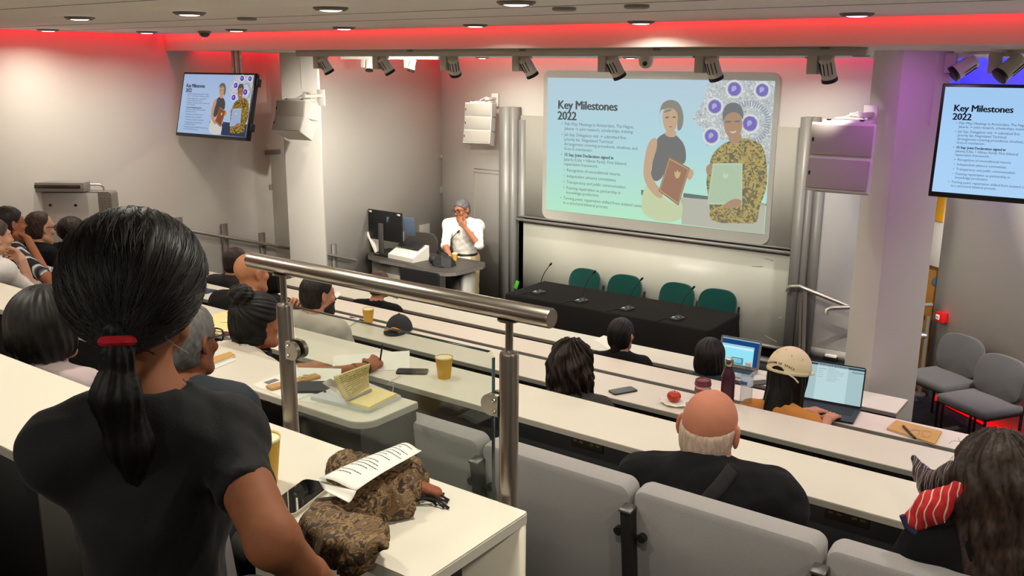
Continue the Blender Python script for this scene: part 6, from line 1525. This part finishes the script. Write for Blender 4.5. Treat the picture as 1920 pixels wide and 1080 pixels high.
# seams of the blouse
# --- listeners
def P_(px, py, Y): return aty(px, py, Y)
chin = lambda F_args: None
# big dark bowl of hair, left
h = P_(92, 618, 1.56); seatfor(h[0], 'L')
person('person with full dark bowl-cut hair between the two left desks, seen from behind', h, TIER['L'], yaw=26, lean=.18, head=(-4, 0, 0), sex='f', skin=SK2, hair='bowl', hair_col=(20,17,15), top=(196,176,176), collar=True, headres=.005, hair_scale=1.14, scale=1.02)
# grey-haired man
h = P_(352, 640, 1.66); seatfor(h[0], 'L')
g_ = person('person with short grey hair and dark glasses left of the steel post', h, TIER['L'], yaw=22, lean=.16, head=(-8, -6, 0), skin=SK4, hair='grey_short', hair_col=(112,110,108), top=(60,64,72), headres=.005, scale=1.0)
spectacles(g_, (18,18,20), .026, .019, .0028, .5)
# bun woman, writing
h = P_(484, 606, 2.58); seatfor(h[0], 'E'); hp_ = atz(694, 688, ZE+.028)
bn = person('person with black hair in a top bun writing at the long desk', h, TIER['E'], yaw=-6, lean=.40, head=(0, -4, 0), sex='f', skin=SK1, hair='bun', hair_col=BLK, top=(214,204,188), sleeve=.5, neckline=.004, headres=.0045, hair_scale=1.12, twist=0,
    arms={'R': {'w': hp_, 'k': 1.16, 'pole': (.7, -.2, -.6)}, 'L': {'w': atz(560, 690, ZE+.03), 'pole': (-.8, -.2, -.5)}}, hands={'R': {'fd': (-.25, .75, .12), 'n': (-.6, .1, -.75), 'curl': (.75, .85, .95, 1.0), 'thumb': .9}}, wr=.0035)
nbk = bn.hc  # black neckline trim
nk0 = bn.hc+np.array([0, -.0, -.135]); 
b = MB(); nbp = [bn.hc+bn.RH @ np.array([.072*math.cos(a), -.02+.070*math.sin(a), -.150+.020*math.sin(a)]) for a in np.linspace(0, 2*math.pi, 30)[:-1]]; b.tube(nbp, .010, 8, closed=True); b.done('neck_trim', M('trim_black', (24,22,22), .8), bn.o)
wv = bn.wrist[1]; dv = unit(bn.elbow[1]-wv)
b = MB(); u_ = unit(np.cross(dv, (0, 0, 1))); w2 = np.cross(dv, u_); b.tube([wv+dv*.028+u_*.032*math.cos(a)+w2*.028*math.sin(a) for a in np.linspace(0, 2*math.pi, 24)[:-1]], .006, 8, closed=True); b.done('wrist_band', M('band_dark', (70,62,56), .6), bn.o)
pw = np.array(wv)+bn.root; pen('black pen held upright in the writing hand', pw+np.array([-.02, .085, -.02]), pw+np.array([.03, .06, .105]), .0045)
# white shirt and striped shirt, left edge
h = P_(-10, 446, 2.68); seatfor(h[0], 'E'); eb = atz(58, 548, ZE+.045); wb_ = P_(42, 487, eb[1]-.03)
ws = person('person in white shirt at the left picture edge, chin on folded hands', h, TIER['E'], yaw=2, lean=.22, head=(0, -4, 0), skin=SK3, hair='crew', hair_col=(60,48,40), top=(232,226,222), sleeve=1.0, collar=True, headres=.005, wr=.0045,
    arms={'R': {'w': wb_, 'e': eb}}, hands={'R': {'fd': unit(P_(8, 462, wb_[1]+.0)-wb_), 'n': (-.3, -.9, .2), 'curl': (1.1, 1.15, 1.2, 1.25), 'thumb': .8}})
h = P_(18, 420, 3.02); seatfor(h[0], 'E'); eb = atz(88, 522, ZE+.045); wb_ = P_(52, 448, eb[1]+.02)
m_str = ramp_mat('striped_shirt', [(0, (30,30,34)), (.42, (34,34,40)), (.46, (206,208,214)), (.78, (222,222,226)), (.82, (120,124,134)), (1, (30,30,34))], 'wave', 4.2, .85, 0, 0, .4, (1, .5, 1.3))
ss = person('person in black and white striped shirt and thin glasses, chin on hand', h, TIER['E'], yaw=2, lean=.36, head=(0, -2, 0), skin=SK1, hair='crew', hair_col=(26,20,18), top=(200,200,204), top_mat=m_str, sleeve=.9, headres=.005, wr=.0045, arms={'R': {'w': wb_, 'e': eb}},
    hands={'R': {'fd': unit(P_(28, 440, wb_[1])-wb_), 'n': (-.2, -.9, -.4), 'curl': (.7, .9, 1.1, 1.2), 'thumb': .7}})
spectacles(ss, (50,40,36), .025, .022, .0014, .9)
# balding man in black
h = P_(76, 428, 3.56); seatfor(h[0], 'D'); eb = atz(118, 498, ZD+.04); wb_ = P_(103, 468, eb[1]+.0)
bm_ = person('person with receding dark hair, black-framed glasses and black jacket, hand on chin', h, TIER['D'], yaw=2, lean=.16, head=(2, -10, 0), skin=SK3, hair='balding', hair_col=(50,36,28), top=(20,21,23), sleeve=1.75, collar=True, headres=.006, arms={'R': {'w': wb_, 'e': eb}}, scale=1.06,
    hands={'R': {'fd': unit(P_(93, 455, wb_[1])-wb_), 'n': (-.2, -.9, -.4), 'curl': (.9, 1, 1.1, 1.2)}})
spectacles(bm_, (16,16,18), .026, .019, .0034, .5)
# round dark hair beyond him
h = P_(138, 436, 3.90); seatfor(h[0], 'D')
person('person with round dark hair and black top beyond the man in black-framed glasses', h, TIER['D'], yaw=4, lean=.30, skin=SK1, hair='fro', hair_col=(38,30,26), top=(24,24,26), sleeve=1.8, headres=.007, collar=True, hair_scale=.97)
# bald man in black, partly behind the rail
h = P_(472, 512, 3.62); seatfor(h[0], 'D'); 
person('person with shaved bald head and black jacket behind the steel rail', h, TIER['D'], yaw=12, lean=.14, head=(-14, -4, 0), skin=(196,134,100), hair=None, hair_col=(138,106,86), top=(30,30,31), sleeve=1.8, collar=True, headres=.005, scale=1.10)
h = P_(443, 492, 4.60); seatfor(h[0], 'C')
person('person with dark hair just visible past the bald man in black', h, TIER['C'], yaw=12, lean=.2, skin=SK2, hair='short', hair_col=(40,32,28), top=(50,46,48), headres=.007)
h = P_(511, 524, 4.62); seatfor(h[0], 'C')
person('person with straight black hair below the rail, beside the bald man in black', h, TIER['C'], yaw=10, lean=.2, sex='f', skin=SK2, hair='bob', hair_col=BLK, top=(30,30,34), headres=.007)
# pale T-shirt man
h = P_(597, 553, 3.66); seatfor(h[0], 'D'); wl_ = P_(561, 566, h[1]+.14)
ts = person('person in pale T-shirt with cropped black hair and beard behind the glass', h, TIER['D'], yaw=6, lean=.20, head=(-16, -6, 0), skin=SK2, hair='crew', hair_col=(26,21,19), top=(204,194,182), sleeve=.62, neckline=.002, headres=.0045, wr=.005, scale=1.03,
    arms={'L': {'w': wl_-np.array([.02, .02, .06]), 'pole': (-.9, .2, -.5)}}, hands={'L': {'fd': (.5, -.1, .8), 'n': (.5, -.8, 0), 'curl': (.9, 1, 1.1, 1.2)}})
def beardf(p):
    l = ((p-A32(ts.hc)) @ A32(ts.RH))/ts.s; d = head_sdf(l, None)-.009; d = smax(d, l[:, 2]+.040+.35*(.07-l[:, 1]), .01); d = np.maximum(d, .0-l[:, 1]); return (d+.002*wob(l, .012, 6))*ts.s
V_, F_ = sdf_mesh(beardf, ts.hc-.14, ts.hc+.12, .005); mk_np('beard', V_, F_, hair_mat((26,21,19)), ts.o)
# curly woman
h = P_(1071, 690, 3.68); seatfor(h[0], 'D')
person('person with shoulder-length curly dark brown hair behind the lone black phone', h, TIER['D'], yaw=22, lean=.16, head=(-3, 2, 0), sex='f', skin=SK2, hair='wavy', hair_col=(34,25,21), top=(64,62,60), headres=.0045, hair_scale=1.08)
# tied-hair woman in black
h = P_(1165, 629, 5.56); seatfor(h[0], 'B')
td = person('person with black hair tied low and black high-necked top at the front desk', h, TIER['B'], yaw=20, lean=.16, head=(-16, 0, 0), sex='f', skin=SK2, hair='tied', hair_col=BLK, top=(22,21,23), sleeve=1.8, collar=True, headres=.005, scale=1.04)
# plaid woman
h = P_(1331, 671, 5.56); seatfor(h[0], 'B')
m_pl = ramp_mat('dark_plaid', [(0, (22,44,48)), (.5, (24,50,52)), (.62, (30,66,62)), (.75, (20,34,44)), (1, (40,60,66))], 'wave', 7, .85, 0, 1, .3)
person('person with straight black bob and dark plaid shirt before the silver laptop', h, TIER['B'], yaw=14, lean=.16, sex='f', skin=SK2, hair='bob', hair_col=(22,18,17), top=(26,48,52), top_mat=m_pl, sleeve=1.8, headres=.005, hair_scale=1.06)
# head top below the rail near the lectern
h = P_(712, 534, 5.58); seatfor(h[0], 'B')
person('person whose brown hair just shows above the steel rail, below the lectern desk', h, TIER['B'], yaw=8, lean=.15, skin=SK2, hair='short', hair_col=(70,46,40), neck_len=.16, top=(24,24,26), headres=.007)
# woman in the cream cap
h = P_(1482, 700, 4.62); seatfor(h[0], 'C'); wr_ = atz(1552, 786, ZC+.03)
ck = person('person in cream baseball cap and mustard top typing on the dark laptop', h, TIER['C'], yaw=-2, lean=.38, head=(-8, -2, 0), sex='f', skin=SK2, neck_len=.185, hair='long', hair_col=BLK, top=(206,138,70), sleeve=1.35, headres=.0045, wr=.0042,
    arms={'R': {'w': wr_, 'e': atz(1536, 812, ZC-.01)+np.array([.03, -.10, -.02])}, 'L': {'w': atz(1512, 772, ZC+.03), 'pole': (-.8, -.2, -.5)}}, hands={'R': {'fd': unit(atz(1580, 765, ZC+.03)-wr_), 'n': (0, 0, -1), 'curl': (.22, .35, .45, .5), 'thumb': .3}})
HC = lambda v: ck.hc+ck.RH @ (np.array(v, float)*1.0)
def capw(p):
    l = (p-A32(ck.hc)) @ A32(ck.RH)*1.0
    R_ = A32(Rx(.16)); q = (l-A32((0, -.015, .035))) @ R_.T
    sh_ = s_ell(q, (0, 0, 0), (.110, .130, .114)); d = np.maximum(sh_, -(q[:, 2]+.022)); d = smax(d, -(sh_+.006), .002)
    d = smax(d, -s_ell(q, (0, -.130, -.025), (.042, .05, .036)), .004)
    st = np.maximum(np.abs(sh_)-.0035, np.abs(q[:, 2]+.016)-.009); d = np.minimum(d, np.where(q[:, 1] < 0, st, 9))
    br = np.maximum(np.abs(s_ell(q, (0, .125, -.055), (.085, .10, .05)))-.003, np.maximum(.10-q[:, 1], -(q[:, 2]+.030)))
    return np.minimum(d, br)
V_, F_ = sdf_mesh(capw, ck.hc-.17, ck.hc+.22, .004); m_capc = M('cap_cream', (234,218,180), .85, bump=.12, bscale=350)
cpo = mk_np('cap', V_, F_, m_capc, ck.o)
def cap_pt(az, el, k=1.02):
    q = np.array([.110*math.sin(az)*math.cos(el), -.130*math.cos(az)*math.cos(el), .114*math.sin(el)])*k
    return ck.hc+ck.RH @ (Rx(.16).T @ q + np.array([0, -.015, .035]))
st_ = 'FREEDOM OF SPACE'; vs, fs = [], []
for i, chx in enumerate(st_):
    if chx == ' ': continue
    cu = bpy.data.curves.new('t', 'FONT'); cu.body = chx; cu.size = .0155; cu.offset = .0004; cu.align_x = 'CENTER'; cu.resolution_u = 2; ob = bpy.data.objects.new('t', cu); COL.objects.link(ob); dg = bpy.context.evaluated_depsgraph_get(); dg.update(); me = bpy.data.meshes.new_from_object(ob.evaluated_get(dg))
    az = (i-7.5)*.098; el = .20-.28*az*az; p0 = cap_pt(az, el); e1 = unit(cap_pt(az+.02, .20-.28*(az+.02)**2)-p0); e2 = unit(cap_pt(az, el+.02)-p0); off = len(vs)
    for v in me.vertices: vs.append(p0+e1*v.co.x+e2*v.co.y)
    for pl in me.polygons: fs.append([off+k for k in pl.vertices])
    bpy.data.meshes.remove(me); bpy.data.objects.remove(ob)
mk('cap_lettering', vs, fs, M('cap_ink', (96,24,34), .8), cpo, smooth=False)
b = MB()
for az, el in ((-.5, .75), (.55, .72), (.0, 1.0), (1.2, .6), (-1.2, .62)): q = cap_pt(az, el, 1.012); b.tube([q, q+unit(q-ck.hc)*.001], .0035, 8)
b.done('cap_eyelet', M('eyelet', (190,168,124), .8), cpo)
q0_, q1_ = cap_pt(.55, -.16, 1.03), cap_pt(.55, -.16, 1.03)+np.array([.055, .0, -.035]); b = MB(); b.tube([cap_pt(.35, -.16, 1.03), q0_, (q0_+q1_)/2+np.array([.005, 0, .003]), q1_], .0045, 6); b.done('cap_strap', m_capc, cpo)
# bald white-haired man
h = P_(1331, 806, 2.66); seatfor(h[0], 'E') if False else None
ol = person('person with bald crown and white hair fringe, black jacket with shoulder strap', h, TIER['E'], yaw=12, lean=.22, side=-.05, head=(-6, -8, 3), skin=(204,132,106), hair='fringe', hair_col=(206,180,162), top=(27,27,29), sleeve=1.85, collar=True, headres=.0042, scale=1.16, neck_len=.100, broad=.98, res=.009, hunch=.8,
    arms={'R': {'w': P_(1440, 905, 3.0), 'e': P_(1478, 960, 2.66)}, 'L': {'w': P_(1250, 900, 2.95), 'e': P_(1228, 960, 2.56)}})
T_ = ol.o; nbw = ol.hc+np.array([0, -.02, -.16])
spx = ((1374, 878), (1364, 892), (1352, 908), (1340, 922), (1326, 938), (1310, 956)); sps = [hit(ol, x, y, .007) for x, y in spx]; b = MB()
def rib(pts, w_, th=.004):
    def f(u, v):
        k = u*(len(pts)-1); i = min(int(k), len(pts)-2); t = k-i; p = pts[i]*(1-t)+pts[i+1]*t; d = unit(pts[i+1]-pts[i]); sd = unit(np.cross(d, FWD)); return p+sd*(v-.5)*w_
    return f
b.sheet(rib(sps, .046), 32, 3); b.done('bag_strap', M('strap_webbing', (38,37,37), .85, bump=.4, bscale=900), ol.o, solid=.004)
# woman at the right edge with scarf
h = P_(1868, 910, 2.58)
rw = person('person with untidy dark brown hair and black top holding a patterned scarf', h, TIER['E'], yaw=16, lean=.20, head=(0, -8, 0), sex='f', skin=SK5, hair='messy', hair_col=(44,32,26), top=(20,19,21), sleeve=1.8, headres=.005, res=.010, hair_scale=1.10)
hv = rw.hV; cand2 = hv[rs.integers(0, len(hv), 160)]
b = MB()
for s0 in cand2:
    o_ = unit(s0-rw.hc); t_ = unit(np.cross(o_, rs.normal(size=3)))
    if o_[2] > -.3: b.tube([s0-o_*.004, s0+o_*.005+t_*.015, s0+o_*.008+t_*.03, s0+o_*.004+t_*.045], .00045, 4)
b.done('stray_hairs', hair_mat((44,32,26)), rw.hair)
# red and cream scarf over her shoulder; dark sequinned wrap behind
def ribbon_sdf(name, label, cat, pts, rs_, mat, lo, hi, res=.006, fold=.008):
    c = np.mean(pts, 0); o = thing(name, label, cat, c); q = [np.array(p)-c for p in pts]
    def f(p):
        d = None
        for i in range(len(q)-1): v = s_cap(p, q[i], q[i+1], rs_[i], rs_[i+1]); d = v if d is None else smin(d, v, .03)
        return d+fold*wob(p, .06, 6, 1)+.4*fold*wob(p, .025, 5, 3)
    V, F = sdf_mesh(f, np.min(q, 0)-.12, np.max(q, 0)+.12, res); return mk_np(name+'_cloth', V, F, mat, o)
a0_, a1_, a2_ = aty(1718, 972, 2.46), aty(1748, 950, 2.46), aty(1800, 915, 2.48)
m_rc = ramp_mat('scarf_red_cream', [(0, (196,30,42)), (.36, (204,36,46)), (.42, (232,200,170)), (.62, (236,210,180)), (.66, (200,34,46)), (1, (206,40,48))], 'wave', 7.5, .85, 0, 2, 3.2, (1, .6, 1.6))
ribbon_sdf('neck_scarf', 'red and cream patterned scarf end with navy border, held out at the right', 'scarf', [a0_, a1_, a2_], [.030, .036, .022], m_rc, 0, 0, .005, .007)
bb = np.array([aty(x, y, 2.44) for x, y in ((1692, 966), (1700, 986), (1720, 1002), (1738, 1004))]); cc = bb.mean(0); nvo = [o for o in bpy.data.objects if o.get('label', '').startswith('red and cream')][0]
MB().tube([p-np.array(nvo.location) for p in bb], .009, 8).done('navy_border', M('navy_hem', (40,38,72), .85), nvo)
k0, k1, k2, k3 = aty(1713, 858, 2.98), aty(1730, 890, 2.95), aty(1752, 912, 2.90), aty(1790, 890, 2.84)
m_sq = ramp_mat('sequin_wrap', [(0, (20,16,18)), (.45, (30,20,24)), (.52, (150,60,72)), (.6, (40,26,30)), (.8, (196,176,170)), (.86, (24,20,22))], 'wave', 16, .4, 0, 2, 4, (1, 1, 1))
ribbon_sdf('sequin_wrap', 'dark glittering pointed wrap standing behind the red and cream scarf', 'wrap', [k0, k1, k2, k3, aty(1762, 935, 2.86)], [.007, .024, .042, .034, .03], m_sq, 0, 0, .005, .005)
# --- the lecturer
h = aty(866, 394, 8.42); hr_ = atz(845, 486, LZ+.03); hl_ = aty(862, 416, 8.25)
sp = person('person in white shirt and khaki trousers standing at the lectern, hand on chin', h, 0.0, yaw=206, lean=.20, head=(-30, -10, 4), skin=(164,106,78), hair='grey_short', hair_col=(96,94,94), top=(236,230,220), sleeve=1.06, collar=True, bottoms=(186,164,124), standing=True, sh_drop=.066, headres=.005, res=.009, wr=.005,
    arms={'R': {'w': hr_, 'pole': (.8, -.6, 0), 'k': 1.05}, 'L': {'w': hl_+np.array([.06, .03, -.07]), 'e': aty(898, 460, 8.32), 'pole': (-.5, .6, -.6)}}, hands={'L': {'fd': unit(hl_-(hl_+np.array([.06, .03, -.07]))), 'n': (-.2, .9, .1), 'curl': (.8, .9, 1.1, 1.2), 'thumb': .6}, 'R': {'fd': (.3, -.8, -.2), 'n': (0, 0, -1), 'curl': (.2, .2, .25, .3)}})
spectacles(sp, (60,44,38), .027, .020, .0026, .6)
pel = sp.root+0; hz_ = sp.root
b = MB(); wc = (sp.sh[1]+sp.sh[-1])/2
ya_ = math.radians(206); fwd_ = np.array([-math.sin(ya_), math.cos(ya_), 0]); sdv = np.array([math.cos(ya_), math.sin(ya_), 0])
pz = h[2]-.50*math.cos(.2)-.13*math.cos(.2)-.012; pzl = pz+.075
bc = (np.array([0, 0, pzl]) + fwd_*.0)
b.tube([bc+sdv*.150*math.cos(a)+fwd_*(.012+.112*math.sin(a)) for a in np.linspace(0, 2*math.pi, 40)[:-1]], .018, 8, closed=True); b.done('belt', M('belt_black', (18,16,16), .5), sp.o)
LH = lambda v: sp.hc+sp.RH @ np.array(v, float)
b = MB()
for q in (-1, 1): b.tube([LH((q*.016, .098, .036)), LH((q*.034, .098, .041)), LH((q*.048, .084, .034))], .0035, 6)
b.done('eyebrows', M('brow_grey', (70,64,60), .8), sp.o)
b = MB()
for q in (-1, 1): b.lathe([(.0001, -.006), (.0045, -.004), (.006, 0), (.0045, .004), (.0001, .006)], at=LH((q*.031, .0925, .012)), n=12)
b.done('eyes', M('eye_dark', (26,20,18), .2), sp.o)
# open cuffs of the rolled sleeves
for q, nm in ((1, 'R'), (-1, 'L')):
    e_, w_ = sp.elbow[q], sp.wrist[q]; d = unit(w_-e_); u_ = unit(np.cross(d, (0, 0, 1))); w2 = np.cross(d, u_); c_ = e_+d*.018
    MB().tube([c_+u_*.046*math.cos(a)+w2*.046*math.sin(a) for a in np.linspace(0, 2*math.pi, 24)[:-1]], .011, 8, closed=True).done('rolled_cuff', M('cloth_236_230_220'), sp.o)
b = MB()
for k in range(5): pass
